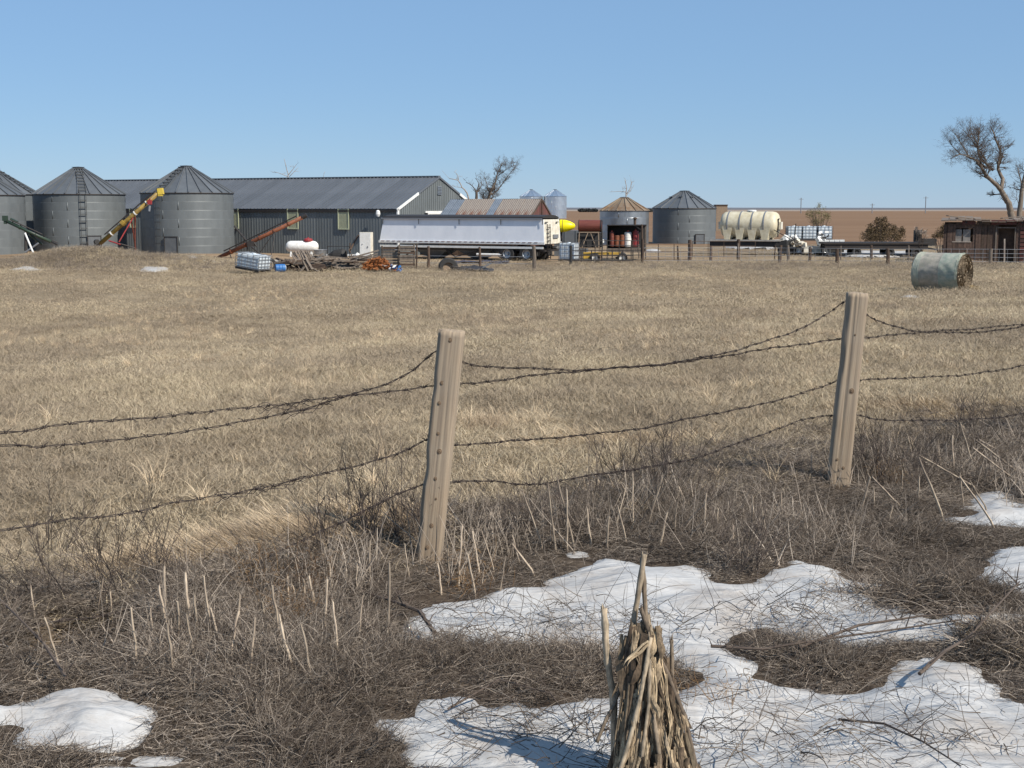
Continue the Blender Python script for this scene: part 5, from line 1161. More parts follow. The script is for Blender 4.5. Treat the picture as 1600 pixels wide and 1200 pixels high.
# propane style nurse tank
p = spot(472, 98); t = thing('propane_tank', 'white horizontal propane tank with red dome cover in front of the barn', 'tank', p, R(-8))
mb = MB(); mb.lathe([(.02, -1.2), (.22, -1.15), (.36, -1.02), (.42, -.85), (.42, .85), (.36, 1.02), (.22, 1.15), (.02, 1.2)], 22, axis='x', cap=False); mb.build('shell', M['whitetank'], t, smooth=True, loc=(0, 0, .72))
mb = MB(); mb.lathe([(.34, 0), (.33, .12), (.26, .2), (.05, .24)], 14); mb.tube([(0, 0, .2), (0, 0, .3)], .05, 8); mb.build('dome_cover', M['red'], t, loc=(.45, 0, 1.1))
for xx in (-.75, .75): mb = MB(); mb.box((xx, 0, .2), (.14, .7, .4), taper=.8); mb.build('foot', M['white'], t)
p = spot(443+57, 96); t = thing('steel_tub', 'open galvanised tub on the ground beside the propane tank', 'tub', p); mb = MB(); mb.lathe([(.42, 0), (.46, .55), (.48, .57), (.44, .56), (.40, .05), (.01, .05)], 20, cap=False); mb.build('side', M['galv2'], t); mb = MB(); mb.tube([(.49*math.cos(a), .49*math.sin(a), .57) for a in np.linspace(0, 6.283, 21)], .02, 6); mb.build('rim', M['cage'], t)
p = spot(526, 97); t = thing('black_culvert_piece', 'black arched plastic shell lying against the barn wall', 'plastic shell', p, R(-10))
mb = MB(); vs = []; 
for i, a in enumerate(np.linspace(0, math.pi, 11)):
    for xx, sc2 in ((-.65, .35), (-.2, .85), (.45, 1.0), (.68, .8)): vs.append((xx, -math.cos(a)*.45*sc2, math.sin(a)*.66*sc2))
mb.add(vs, [(i*4+k, i*4+k+1, i*4+k+5, i*4+k+4) for i in range(10) for k in range(3)]+[tuple(i*4+3 for i in range(11)), tuple(i*4 for i in range(10, -1, -1))]); mb.build('shell', M['black'], t); mb = MB(); mb.bar((-.7, .1, .8), (.9, .1, .8), .04); mb.bar((-.7, .1, 0), (-.7, .1, .8), .04); mb.bar((.9, .1, 0), (.9, .1, .8), .04); mb.build('frame', M['dark'], t)
p = spot(572.5, 95.5); t = thing('standing_door', 'tall cream-white cabinet door standing upright left of the grain trailer', 'cabinet', p, R(-12))
hh = 1.82; mb = MB(); mb.box((0, 0, hh/2), (.82, .5, hh)); o = mb.build('cabinet_body', M['creamwhite'], t); mb = MB(); mb.box((0, -.27, hh/2), (.78, .04, hh-.06)); d_ = mb.build('door', M['white'], t); mb = MB(); mb.box((.2, -.31, hh*.45), (.05, .05, .12)); mb.box((-.2, -.31, hh*.55), (.05, .04, .05)); mb.build('handle', M['cage'], d_)
p = spot(558, 95); t = thing('white_jug', 'small white jug on the ground left of the standing white cabinet', 'jug', p); mb = MB(); mb.lathe([(.16, 0), (.18, .05), (.18, .28), (.07, .38), (.05, .42)], 14); mb.build('body', M['white'], t); mb = MB(); mb.tube([(.05, 0, .37), (.13, 0, .37), (.14, 0, .28)], .02, 6); mb.build('handle', M['white'], t)
t = thing('leaning_poles', 'dark poles leaning together left of the white cabinet', 'poles', spot(548, 95.5))
for a, b_ in (((545, 392), (561, 367)), ((548, 390), (558, 370)), ((547, 395), (547, 380))): mb = MB(); mb.tube([at(*a, 95.5), at(*b_, 96)], .05, 6); mb.build('pole', M['brownwood'], t, world=True)

# scrap lumber: every board that can be told apart
def board(t, a, b_, w_, th, mk, Y=None): mb = MB(); mb.bar(a, b_, w_, th); mb.build('board', M[mk], t, world=True)
YS = 75.5
t = thing('leaning_board_stack', 'fan of grey boards leaning steeply at the left end of the scrap wood pile', 'boards', spot(475, YS))
for i in range(11):
    px = 456+i*3.2; board(t, at(px+14+random.uniform(-2, 2), 421, YS-random.uniform(0, .5)), at(px+random.uniform(-2, 2), 390+abs(i-5)*1.2+random.uniform(-2, 3), YS+.9), .10, .035, 'greywood')
for a, b_ in (((478, 404), (488, 421)), ((484, 417), (497, 424)), ((474, 407), (482, 424)), ((480, 410), (470, 424))): board(t, at(*a, YS-.8), at(*b_, YS-1.1), .16, .05, 'greywood')
t = thing('dark_scrap_heap', 'heap of short dark timber offcuts between the blue barrel and leaning boards', 'scrap wood', spot(455, YS))
for i in range(46):
    c = at(random.uniform(440, 476), random.uniform(406, 421), YS-random.uniform(-.8, 1.0)); d = Vector((random.uniform(-.5, .5), random.uniform(-.3, .3), random.uniform(-.12, .12))); board(t, c-d, c+d, .12, .10, random.choice(('brownwood', 'brownwood', 'greywood')))
def pallet_thing(label, px, py, Y, wpx, hpx, rot, mk='greywood', slats=7):
    c = at(px, py, Y); t = thing('pallet', label, 'pallet', c, rot[2]); t.rotation_euler = rot; w_ = wpx*Y/FPX; h_ = hpx*Y/FPX
    for i in range(slats): mb = MB(); mb.box((0, 0, -h_/2+h_*(i+.5)/slats), (w_, .025, h_/slats*.62)); mb.build('slat', M[mk], t)
    for xx in (-.46, 0, .46): mb = MB(); mb.box((xx*w_, .06, 0), (.06, .09, h_)); mb.build('stringer', M['brownwood'], t)
    for i in range(0, slats, 3): mb = MB(); mb.box((0, .12, -h_/2+h_*(i+.5)/slats), (w_, .025, h_/slats*.62)); mb.build('slat', M[mk], t)
pallet_thing('broken grey pallet tilted back in the middle of the wood pile, nearest the leaning boards', 500, 411, YS, 34, 20, (R(-40), R(-14), R(12)))
pallet_thing('grey pallet slumped to the right in the centre of the wood pile', 524, 411, YS+.2, 38, 18, (R(-48), R(10), R(-8)))
pallet_thing('flat grey pallet low at the right of the pile next to the rusty branches', 546, 413, YS+.3, 30, 16, (R(-60), R(4), R(6)))
pallet_thing('dark broken crate frame low in the wood pile front', 490, 415, YS-.4, 36, 12, (R(-50), R(6), R(-20)), 'brownwood', 4)
t = thing('wood_pile', 'long heap of grey planks and timbers between the leaning boards and the plank fence', 'scrap wood', spot(520, YS+.6))
for i in range(62):
    px = random.uniform(478, 566); c = at(px, random.uniform(403+abs(px-520)*.06, 420), YS+random.uniform(-.4, 1.4)); a = random.choice((-.12, .1, .25, -.4, 0, .9)); L_ = random.uniform(.4, 1.3); d = Vector((math.cos(a), random.uniform(-.4, .4), math.sin(a)*.55))*L_/1.3; board(t, c-d*.6, c+d*.6, .13, .05, random.choice(('greywood', 'greywood', 'brownwood')))
for a, b_ in (((485, 404), (505, 396)), ((490, 398), (512, 402)), ((545, 404), (592, 391)), ((548, 408), (590, 400)), ((500, 400), (570, 406)), ((560, 404), (590, 396))): board(t, at(*a, YS+.5), at(*b_, YS+.8), .17, .08, 'greywood')
t = thing('rusty_branch_heap', 'heap of rust-orange dead evergreen branches at the right end of the wood pile', 'branch heap', spot(590, YS-.3))
mb = MB()
for i in range(900):
    a = random.random(); c = at(570+50*a+random.uniform(-4, 4), 421-random.random()**1.1*19*math.sin(math.pi*min(1, a*.95+.12)), YS-.5+random.uniform(-.6, .6)); d = Vector((random.uniform(-1, 1), random.uniform(-1, 1), random.uniform(-.4, .7)))*.16; s_ = Vector((random.uniform(-.5, .5), 0, 1))*.028; mb.add([c-d-s_, c+d, c-d+s_, c-s_*2], [(0, 1, 2), (0, 3, 1)])
mb.build('needles', M['needles'], t, world=True)
for i in range(9): a = at(574+i*5, 422, YS-.8); board(t, a, a+Vector((random.uniform(-.5, .5), 0, random.uniform(.15, .5))), .05, .05, 'brownwood')
t = thing('blue_tarp_scrap', 'crumpled blue and white plastic scrap on the grass below the plank fence', 'plastic scrap', spot(617, 74.5))
mb = MB()
for i in range(26): c = at(random.uniform(610, 625), random.uniform(415, 423), 74.5+random.uniform(-.2, .2)); mb.add([c+Vector((random.uniform(-.2, .2), random.uniform(-.1, .1), random.uniform(-.1, .1))) for _ in range(4)], [(0, 1, 2), (0, 2, 3), (0, 3, 1), (1, 3, 2)])
mb.build('sheet', M['blue'], t, world=True)
mb = MB()
for i in range(8): c = at(random.uniform(598, 624), random.uniform(412, 423), 74.3); mb.add([c+Vector((random.uniform(-.16, .16), random.uniform(-.1, .1), random.uniform(-.07, .07))) for _ in range(4)], [(0, 1, 2), (0, 2, 3), (0, 3, 1), (1, 3, 2)])
mb.build('white_sheet', M['white'], t, world=True)
# plank windbreak panels
for (pa, pb, y0, y1, yy, lab, n) in ((596, 623, 386, 418, 78.5, 'weathered plank fence panel nearest the rusty branches, behind them', 7), (623, 648, 384, 420, 78.1, 'weathered plank fence panel at the right end, right next to the thin posts', 8), (548, 580, 399, 414, 78.5, 'low grey plank panel lying along the back of the wood pile', 3)):
    t = thing('plank_fence_panel', lab, 'plank fence', spot((pa+pb)/2, yy))
    for i in range(n):
        z = y0+(y1-y0)*(i+.5)/n; board(t, at(pa+random.uniform(-1, 1), z+random.uniform(-.6, .6), yy), at(pb+random.uniform(-1, 1), z+random.uniform(-.6, .6), yy-.15), .03, (y1-y0)/n*yy/FPX*.72, random.choice(('greywood', 'greywood', 'brownwood')))
    for px in (pa+1, pb-1): mb = MB(); mb.tube([at(px, y1+5, yy+.12), at(px, y0-2, yy+.12)], .05, 6); mb.build('post', M['postwood'], t, world=True)
# thin posts left of the trailer wheels
for i, (px, y0, y1, r, lab) in enumerate(((650, 382, 418, .05, 'thin rusty post at the right end of the plank panels'), (669, 385, 413, .09, 'short dark wooden post in the grass under the trailer front'), (750, 386, 410, .08, 'short dark post in the grass under the middle of the trailer'), (835, 384, 416, .12, 'pale leaning wooden post in front of the trailer wheels'))):
    Y_ = (78, 79, 79, 78.8)[i]; b = spot(px, Y_); b.z -= .1; mb = MB(); tp = at(px+random.uniform(-1.5, 1.5), y0, Y_)-b; s0 = MB(); mb.tube([(0, 0, 0), tp*.5+Vector((.02, 0, 0)), tp], [r, r*.95, r*.85], 10); mb.tube([tp, tp+Vector((0, 0, .015))], r*.6, 8)
    o = mb.build('yard_post', M['greywood'] if i == 3 else M['brownwood']); o.location = b; tag(o, lab, 'post')
# half-buried tyre and tarp
p = spot(700, 77, .18); t = thing('half_buried_tyre', 'pale half-buried tyre at the left end of the black tarp', 'tyre', p, R(10)); mb = MB(); mb.lathe([(.30, -.14), (.50, -.14), (.56, -.06), (.56, .06), (.50, .14), (.30, .14), (.3, -.14)], 24, axis='y', cap=False); mb.build('tread', M['black'], t); mb = MB(); mb.lathe([(.30, -.1), (.28, 0), (.01, .02)], 20, axis='y', cap=False); mb.build('hub', M['tile'], t)
t = thing('black_tarp', 'low black tarp sheet sagging over timbers in the grass right of the half-buried tyre', 'tarp', spot(735, 77))
mb = MB(); g1 = []; nx, ny = 18, 5
for j in range(ny):
    for i in range(nx):
        pp = at(706+66*i/(nx-1), 413.5, 76+j*.5); pp.z = gz(pp.x, pp.y)+.28*(1-abs(j-2)/2.6)*math.sin(math.pi*(i+.6)/(nx+.2))+.10*random.random(); g1.append(pp)
mb.add(g1, [(j*nx+i, j*nx+i+1, (j+1)*nx+i+1, (j+1)*nx+i) for j in range(ny-1) for i in range(nx-1)]); mb.build('sheet', M['dark'], t, world=True)
board(t, at(768, 411, 76.5), at(754, 418, 76.5), .15, .06, 'galv2'); board(t, at(706, 416, 76.6), at(740, 421, 75.8), .12, .05, 'greywood')
t = thing('blue_black_sheet', 'flat dark blue sheet lying on the yard under the trailer', 'plastic sheet', spot(745, 88)); mb = MB(); g1 = []
for j in range(4):
    for i in range(12): pp = at(708+88*i/11, 404, 86.5+j*.9); pp.z = gz(pp.x, pp.y)+.06+.1*random.random(); g1.append(pp)
mb.add(g1, [(j*12+i, j*12+i+1, (j+1)*12+i+1, (j+1)*12+i) for j in range(3) for i in range(11)]); M['navy'] = mat('navy_plastic', (.015, .02, .05), .5, 0, (.03, .03, .05), 5, .5); mb.build('sheet', M['navy'], t, world=True)

# ---------------------------------------------------------------- right of the trailer
p = at(875, 353, 93); t = thing('yellow_nose_cone', 'bright yellow pointed fibreglass cone sticking out right of the trailer rear', 'cone', p, R(-10))
mb = MB(); mb.lathe([(.42, 0), (.43, .15), (.40, .4), (.30, .72), (.16, .97), (.05, 1.03), (.001, 1.04)], 20, axis='x', cap=False); mb.build('shell', M['brightyellow'], t, smooth=True); mb = MB(); mb.lathe([(.435, .20), (.435, .24)], 20, axis='x', cap=False); mb.build('seam', M['yellow'], t)
mb = MB(); mb.bar((.1, 0, -.4), (.1, 0, gz(p.x, p.y)-p.z), .12); mb.build('stand', M['dark'], t)
t = thing('steel_box_bin', 'plain blue-grey steel box behind the yellow cone and small caged tote', 'steel box', spot(893, 100), R(-8)); z0 = spot(893, 100).z; hh = zat(360, 100)-z0
mb = MB(); mb.box((0, 0, hh/2), (2.3, 1.6, hh)); mb.build('body', M['galv_roof'], t); mb = MB(); 
for xx in (-1.15, -.4, .4, 1.15): mb.box((xx, -.82, hh/2), (.06, .05, hh))
mb.build('rib', M['galv'], t)
# caged tote by the trailer
ibc('small caged white tote standing on the ground behind the trailer rear', 889, 408, 90, rz=R(-20), w_=1.15, d_=1.0, h_=1.05)
# elevated fuel tank
YT = 92; c = at(922, 353, YT); t = thing('fuel_tank_on_stand', 'rusty red cylindrical fuel tank raised on a steel leg stand', 'fuel tank', (c.x, YT, gz(c.x, YT)), R(-8)); h0 = c.z-gz(c.x, YT)
mb = MB(); L_ = .76; mb.lathe([(.02, -L_-.05), (.36, -L_-.02), (.40, -L_), (.40, L_), (.36, L_+.02), (.02, L_+.05)], 24, axis='x', cap=False); mb.build('tank', M['rustred'], t, smooth=False, loc=(0, 0, h0))
mb = MB(); mb.lathe([(.42, L_-.05), (.43, L_+.03), (.39, L_+.04)], 24, axis='x', cap=False); mb.lathe([(.41, -L_), (.42, -L_+.04)], 24, axis='x', cap=False); mb.build('band', M['dark'], t, loc=(0, 0, h0))
mb = MB(); h1 = h0-.42
for xx in (-.68, .6):
    for yy in (-.36, .36): mb.bar((xx, yy, h1), (xx*1.12, yy*1.5, 0), .06)
    mb.bar((xx, -.36, h1), (xx, .36, h1), .07)
for yy in (-.36, .36): mb.bar((-.7, yy, h1), (.66, yy, h1), .07); mb.bar((-.1, yy, h1), (-.5, yy*1.4, h1*.45), .045); mb.bar((.05, yy, h1), (.45, yy*1.4, h1*.45), .045); mb.bar((-.72, yy*1.25, h1*.45), (.66, yy*1.25, h1*.45), .05)
mb.build('stand', M['tile'], t)
mb = MB(); mb.box((-.05, .15, h1*.72), (1.62, .6, h1*.5)); mb.build('tool_box', M['black'], t); mb = MB(); mb.tube([(.8, -.1, h0-.2), (.85, -.2, h1*.5), (.8, -.3, .2)], .05, 6); mb.build('hose', M['black'], t); mb = MB(); mb.lathe([(.02, 0), (.09, .02), (.1, .2), (.04, .24)], 10); mb.build('filter', M['white'], t, loc=(.86, -.1, h1*.62))
# dark lean-to on skids with red pumps and drums
YP = 93; c = spot(979, YP); t = thing('open_skid_shelter', 'small open-fronted dark shelter on a skid platform, in front of the rust-roofed bin', 'shelter', c, R(-5))
w2 = 1.28; hz = zat(352, YP)-c.z; pz = zat(388, YP)-c.z
mb = MB(); mb.box((0, 0, pz-.12), (2.5, 1.7, .26)); mb.build('platform', M['greywood'], t)
mb = MB(); mb.prism([(-w2, pz), (w2, pz), (w2, hz), (-w2, hz)], .8, .85); mb.box((-w2, .35, (pz+hz)/2), (.05, .9, hz-pz)); mb.build('back_wall', M['black'], t)
mb = MB(); mb.box((0, .0, hz+.02), (2*w2+.1, 1.9, .06)); mb.build('roof', M['dark'], t)
mb = MB()
for xx in (w2, ): mb.bar((xx, -.85, -.3), (xx, -.85, hz), .09)
mb.bar((w2-.45, -.85, -.2), (w2-.45, -.85, pz+.3), .08)
mb.build('upright', M['greywood'], t)
mb = MB(); mb.bar((w2-.75, -.85, hz), (w2, -.85, hz-.5), .05); mb.build('brace', M['dark'], t)
mb = MB(); mb.tube([(.55, .2, hz), (.55, .2, hz+.42)], .09, 8); mb.lathe([(.15, 0), (.15, .08), (.02, .12)], 10); mb.v = [(v if i < 16 else (v[0]+.55, v[1]+.2, v[2]+hz+.42)) for i, v in enumerate(mb.v)]; mb.build('stove_pipe', M['brownwood'], t)
def pump(px, py_t, w_, mk, lab, hpx, domed, Y=YP-.4):
    b = at(px, 385, Y); q = thing('drum', lab, 'drum', b, 0); h_ = hpx*Y/FPX; r = w_*Y/FPX/2
    mb = MB(); mb.lathe([(r*.95, 0), (r, .02), (r, h_*.33), (r*1.04, h_*.34), (r, h_*.36), (r, h_*.66), (r*1.04, h_*.67), (r, h_*.69), (r, h_*.95), (r*.9, h_)], 16); mb.build('body', M[mk], q)
    mb = MB(); mb.lathe([(r*.35, h_), (r*.3, h_+.08), (r*.12, h_+.12), (.01, h_+.13)], 10, cap=False) if domed else mb.tube([(r*.4, 0, h_), (r*.4, 0, h_+.08)], .03, 6); mb.build('cap', M[domed or 'dark'], q)
M['orangered'] = mat('orange_red_paint', (.50, .09, .05), .5, 0, (.35, .05, .03), 6, .5)
pump(956, 0, 7, 'rustred', 'narrow rusty pump barrel with a pale top at the left of the shelter', 22, 'orangered'); pump(964, 0, 8, 'rust', 'short rust-brown drum inside the shelter, second from its left end', 17, None)
pump(972, 0, 8, 'rust', 'short brown drum inside the shelter, left of the pale drum', 18, None); pump(981, 0, 11, 'whitetank', 'pale rounded drum with an orange lid in the middle of the shelter', 22, 'orangered'); pump(993, 0, 9, 'red', 'dark red hand pump drum at the right of the shelter', 24, 'orangered')
# yellow running gear
YG = 88; c = spot(940, YG); t = thing('yellow_wagon', 'low yellow wagon frame on two white-rimmed wheels behind the pipe gate', 'wagon', c, R(-4)); L_ = 2.3
mb = MB(); mb.box((0, 0, .55), (L_*1.05, .9, .22)); mb.box((-.9, -.3, .42), (.6, .3, .3)); mb.build('frame', M['wagonyellow'], t)
for xx in (-.42, .95): mb = MB(); mb.box((xx, 0, .31), (.1, 1.1, .1)); mb.build('axle', M['dark'], t)
for xx in (-.42, 1.33-.0): wheel(.33, .2, t, xx, -.6, .31, 'whitetank'); wheel(.33, .2, t, xx, .6, .31, 'whitetank')
# pipe corral panels
def pipe_panel(label, pa, pb, yt, yb, Y, nr_, nv, mk='dark', r=.028, Y2=None, zig=False):
    Y2 = Y2 or Y; t = thing('pipe_gate', label, 'gate', spot((pa+pb)/2, (Y+Y2)/2))
    A = lambda f, z: at(pa+(pb-pa)*f, z, Y+(Y2-Y)*f)
    for i in range(nr_): z = yt+(yb-yt)*i/(nr_-1); mb = MB(); mb.tube([A(0, z), A(1, z)], r, 6); mb.build('rail', M[mk], t, world=True)
    for i in range(nv+1): mb = MB(); mb.tube([A(i/nv, yb+1.5), A(i/nv, yt)], r*1.2, 6); mb.build('upright', M[mk], t, world=True)
pipe_panel('black pipe corral gate in front of the yellow wagon', 892, 989, 391, 407, 84.5, 3, 6, r=.032)
pipe_panel('taller dark pipe corral panel overlapping the shelter platform', 911, 1005, 376, 406, 87, 5, 5, r=.026)
pipe_panel('rusty pipe gate between the shelter and the first dark post', 1004, 1078, 381, 405, 86, 3, 3, 'brownwood', .025, 88)
pipe_panel('thin pipe gate left of the cream tank trailer', 1082, 1180, 377, 400, 90, 4, 4, 'brownwood', .02, 93)
for i, (px, y0, y1, r, Y_, lab) in enumerate(((892, 384, 411, .10, 84.4, 'thick black gate post at the left end of the black pipe gate'), (1003, 351, 410, .075, 87, 'tall rusty post at the right end of the skid shelter'), (1004, 374, 405, .09, 86, 'short rusty post at the left end of the rusty pipe gate'), (1078, 375, 396, .14, 90, 'dark wooden post in front of the squat grey bin'), (1154, 374, 394, .12, 92, 'dark wooden post under the left half of the cream tank trailer'))):
    b = spot(px, Y_); tp = at(px, y0, Y_)-b; mb = MB(); mb.tube([(0, 0, -.2), tp*.5+Vector((.015, 0, 0)), tp], [r, r*.95, r*.9], 9); mb.tube([tp, tp+Vector((0, 0, .02))], r*.6, 8); o = mb.build('gate_post', M['black'] if i == 0 else M['brownwood']); o.location = b; tag(o, lab, 'post')
# cream tank on flatbed
M['greydeck'] = mat('pale_deck_boards', (.42, .40, .37), .8, 0, (.3, .28, .25), 5, .5)
YK = 104; TK = R(-24)
c = at(1172, 374, YK); gzc = gz(c.x, YK); t = thing('flatbed_trailer', 'low black flatbed trailer with pale deck edge carrying the big cream tank', 'trailer', (c.x, YK, gzc), TK); dz = c.z-gzc
mb = MB(); mb.box((-.1, 0, dz-.06), (5.4, 2.3, .10)); mb.build('deck', M['greydeck'], t); mb = MB(); mb.box((-.2, 0, dz-.35), (5.3, 2.1, .36)); mb.box((2.6, 0, dz-.3), (.9, 2.2, .5)); mb.bar((2.2, -1.0, dz-.3), (3.3, -.9, dz-1.1), .3); mb.bar((2.2, 1.0, dz-.3), (3.3, .9, dz-1.1), .3); mb.build('frame', M['black'], t)
for xx in (2.75, ): wheel(.40, .25, t, xx, -.95, .4); wheel(.40, .25, t, xx, .95, .4)
mb = MB(); mb.bar((3.2, -.9, dz+.1), (2.0, -.9, dz+.75), .05); mb.bar((3.55, -.8, dz-.1), (3.62, -.8, dz+1.2), .06); mb.build('lift_arm', M['dark'], t)
t = thing('cream_water_tank', 'large cream polyethylene leg tank with four dark hoops on the flatbed', 'tank', (c.x, YK, c.z), TK)
rt = 1.0; L_ = 2.12; cz = rt+.10
mb = MB(); mb.lathe([(.02, -L_-.12), (rt*.5, -L_-.10), (rt*.82, -L_+.02), (rt*.96, -L_+.2), (rt, -L_+.45), (rt, L_-.45), (rt*.96, L_-.2), (rt*.82, L_-.02), (rt*.5, L_+.1), (.02, L_+.12)], 32, axis='x', cap=False); mb.build('shell', M['cream'], t, smooth=True, loc=(0, 0, cz))
for xx in (-1.55, -.62, .30, 1.22):
    mb = MB(); mb.lathe([(rt+.01, xx-.045), (rt+.04, xx-.04), (rt+.04, xx+.04), (rt+.01, xx+.045)], 32, axis='x', cap=False); mb.build('hoop', M['cage'], t, loc=(0, 0, cz))
for xa, xb in ((-1.95, -1.15), (-1.0, -.2), (-.05, .75), (.9, 1.75)):
    mb = MB()
    for s in (-1, 1): mb.add([(xa, s*rt*.98, cz-.1), (xb, s*rt*.98, cz-.1), (xb-.2, s*rt*.95, 0), (xa+.2, s*rt*.95, 0), (xa, s*.45, cz-rt*.85), (xb, s*.45, cz-rt*.85), (xb-.2, s*.5, 0), (xa+.2, s*.5, 0)], [(0, 1, 2, 3), (7, 6, 5, 4), (0, 3, 7, 4), (1, 5, 6, 2)])
    mb.build('moulded_leg', M['cream'], t)
mb = MB(); mb.lathe([(.34, 0), (.34, .08), (.28, .12), (.01, .13)], 18, cap=False); mb.build('lid', M['white'], t, loc=(.1, 0, cz+rt-.01))
for s in (-1, 1): mb = MB(); mb.box((s*(L_+.18), 0, cz-.05), (.22, .5, .55)); mb.build('end_bracket', M['creamwhite'], t)
mb = MB(); mb.bar((L_+.12, -.55, cz-.9), (L_+.12, -.5, cz+.45), .08); mb.tube([(L_+.1, -.5, cz+.4), (L_+.1, -.2, cz+.45)], .05); mb.build('valve_pipe', M['dark'], t)
# totes and white machinery on second flatbed
YI = 104
t = thing('loaded_flatbed', 'low dark flatbed trailer loaded with white totes and machinery', 'trailer', spot(1268, YI)); b = spot(1268, YI); dz = zat(384, YI)-b.z
mb = MB(); mb.box((0, 0, dz-.07), (4.4, 2.2, .08)); mb.build('deck', M['greydeck'], t); mb = MB(); mb.box((0, 0, dz-.3), (4.5, 2.0, .3)); mb.build('frame', M['black'], t)
for xx in (-1.2, .9): wheel(.36, .2, t, xx, -1.0, .36); wheel(.36, .2, t, xx, 1.0, .36)
for px, lab in ((1240, 'leftmost white tote in the row right of the cream tank'), (1263, 'second white tote in the row, below the little bare tree'), (1287, 'rightmost full white tote of the row beside the cedar')):
    ibc(lab, px, 376, YI+.4, w_=1.12, d_=1.0, h_=.95, pallet=True)
def jumble(name, lab, cat, pa, pb, ya, yb, Y, n, mk, sz=.3):
    t = thing(name, lab, cat, spot((pa+pb)/2, Y)); base = at((pa+pb)/2, yb, Y)
    mb = MB()
    for i in range(n):
        c = at(random.uniform(pa, pb), random.uniform(ya, yb), Y+random.uniform(-.3, .3)); mb.box(c, (random.uniform(.4, 1)*sz, random.uniform(.4, 1)*sz, random.uniform(.3, .8)*sz), Euler((random.uniform(-.5, .5), random.uniform(-.6, .6), random.random())).to_matrix())
    mb.build('panel', M[mk], t, world=True); mb = MB()
    for i in range(max(2, n//3)):
        a = at(random.uniform(pa, pb), random.uniform(ya, yb), Y-.3); mb.tube([a, a+Vector((random.uniform(-.6, .6), 0, random.uniform(-.2, .4)))], .035, 6)
    mb.build('pipe', M['dark'], t, world=True)
jumble('white_sprayer', 'white sprayer parts and hoses on the flatbed left end', 'machinery', 1222, 1248, 368, 386, YI-1.0, 14, 'white', .5)
jumble('pale_pump_unit', 'cream and orange pump with black hose loop among the white machinery', 'machinery', 1235, 1258, 374, 384, YI-1.3, 7, 'creamwhite', .4)
jumble('white_frame_machine', 'white tall framed machine standing before the rightmost totes', 'machinery', 1278, 1292, 360, 384, YI-1.0, 12, 'white', .45)
t = thing('white_battery_boxes', 'row of white square boxes at the right end of the loaded flatbed', 'boxes', spot(1302, YI-1))
for i in range(4): c = at(1291+i*8, 379, YI-1); mb = MB(); mb.box(c, (.34, .4, .42)); mb.build('box', M['white'], t, world=True)
t = thing('pale_steps', 'pale rectangular ladder rack hanging under the loaded flatbed', 'box', at(1269, 391, YI-1.4)); mb = MB(); mb.box((0, 0, .0), (1.3, .35, .38)); mb.build('box', M['creamwhite'], t); mb = MB(); mb.bar((-.1, -.2, -.2), (-.1, -.2, .2), .06); mb.build('strap', M['brownwood'], t)
# long black flatbed
YF = 101; b = spot(1365, YF); t = thing('long_black_flatbed', 'long empty black flatbed trailer stretching under the cedar to the hay bale', 'trailer', b, R(-3)); dz = zat(378, YF)-b.z
mb = MB(); mb.box((0, 0, dz-.08), (7.6, 2.3, .14)); mb.box((0, -1.0, dz-.32), (7.4, .12, .36)); mb.box((0, 1.0, dz-.32), (7.4, .12, .36)); mb.build('deck', M['dark'], t)
mb = MB(); mb.box((0, 0, dz-.3), (7.2, 1.6, .12)); mb.bar((3.6, 0, dz-.4), (4.6, 0, dz-.55), .12); mb.build('frame', M['black'], t)
for xx in (-1.4, 1.0, 2.9): wheel(.34, .2, t, xx, -.95, .34, 'dark'); wheel(.34, .2, t, xx, .95, .34, 'dark')
mb = MB(); c0 = b; mb.box((3.1, -.3, dz+.45), (.5, .4, .85)); mb.box((4.0, 0, dz+.0), (1.0, .6, .5)); mb.tube([(3.0, -.3, dz+.8), (3.0, -.3, dz+1.1)], .08); mb.build('winch_post', M['black'], t)

# ---------------------------------------------------------------- wire fence along the yard
fy = thing('yard_wire_fence', 'low wire mesh fence with scattered wooden posts running before the flatbeds to the right edge', 'fence', spot(1400, 88))
FPS = [(1004, 88), (1060, 88.6), (1111, 90), (1154, 91), (1211, 91.5), (1219, 88), (1232, 90), (1266, 89), (1309, 85), (1314, 92), (1362, 90), (1388, 84), (1420, 86), (1475, 90), (1510, 85), (1549, 83.5), (1590, 84.5), (1640, 84)]
prev = None
for i, (px, Y_) in enumerate(FPS):
    b = spot(px, Y_); h_ = random.uniform(.95, 1.2); r = random.choice((.045, .06, .10)); r = .12 if px in (1309, 1388, 1549, 1219) else r
    mb = MB(); mb.tube([(0, 0, -.2), (random.uniform(-.02, .02), 0, h_*.5), (random.uniform(-.05, .05), 0, h_)], [r, r*.95, r*.85], 8); mb.build('post', M['brownwood'] if i % 3 else M['greywood'], fy, loc=b-fy.location)
chain = [(1004, 86), (1111, 86.5), (1219, 87), (1309, 85), (1388, 84), (1475, 84), (1549, 83.5), (1640, 83.5)]
for z in (.2, .45, .7, .95): 
    mb = MB(); mb.tube([spot(px, Y_, z+random.uniform(-.03, .03)) for px, Y_ in chain], .012, 4); mb.build('wire', M['cage'], fy, world=True)
mb = MB(); 
for a, b_ in zip(chain[:-1], chain[1:]):
    pa, pb = spot(*a), spot(*b_); n = int((pb-pa).length/.45)
    for k in range(n): q = pa.lerp(pb, k/n); q.z = gz(q.x, q.y); mb.tube([q, q+Vector((0, 0, .95))], .008, 3)
o = mb.build('mesh_wires', M['cage'], fy, world=True); tag(o, kind='stuff')
# left yard low fence wire
t = thing('left_wire_fence', 'single sagging wires strung between the posts under the trailer', 'wire', spot(740, 84))
for z in (.35, .75): mb = MB(); mb.tube([spot(px, 79, z) for px in (650, 669, 750, 835)], .012, 4); mb.build('strand', M['cage'], t, world=True)

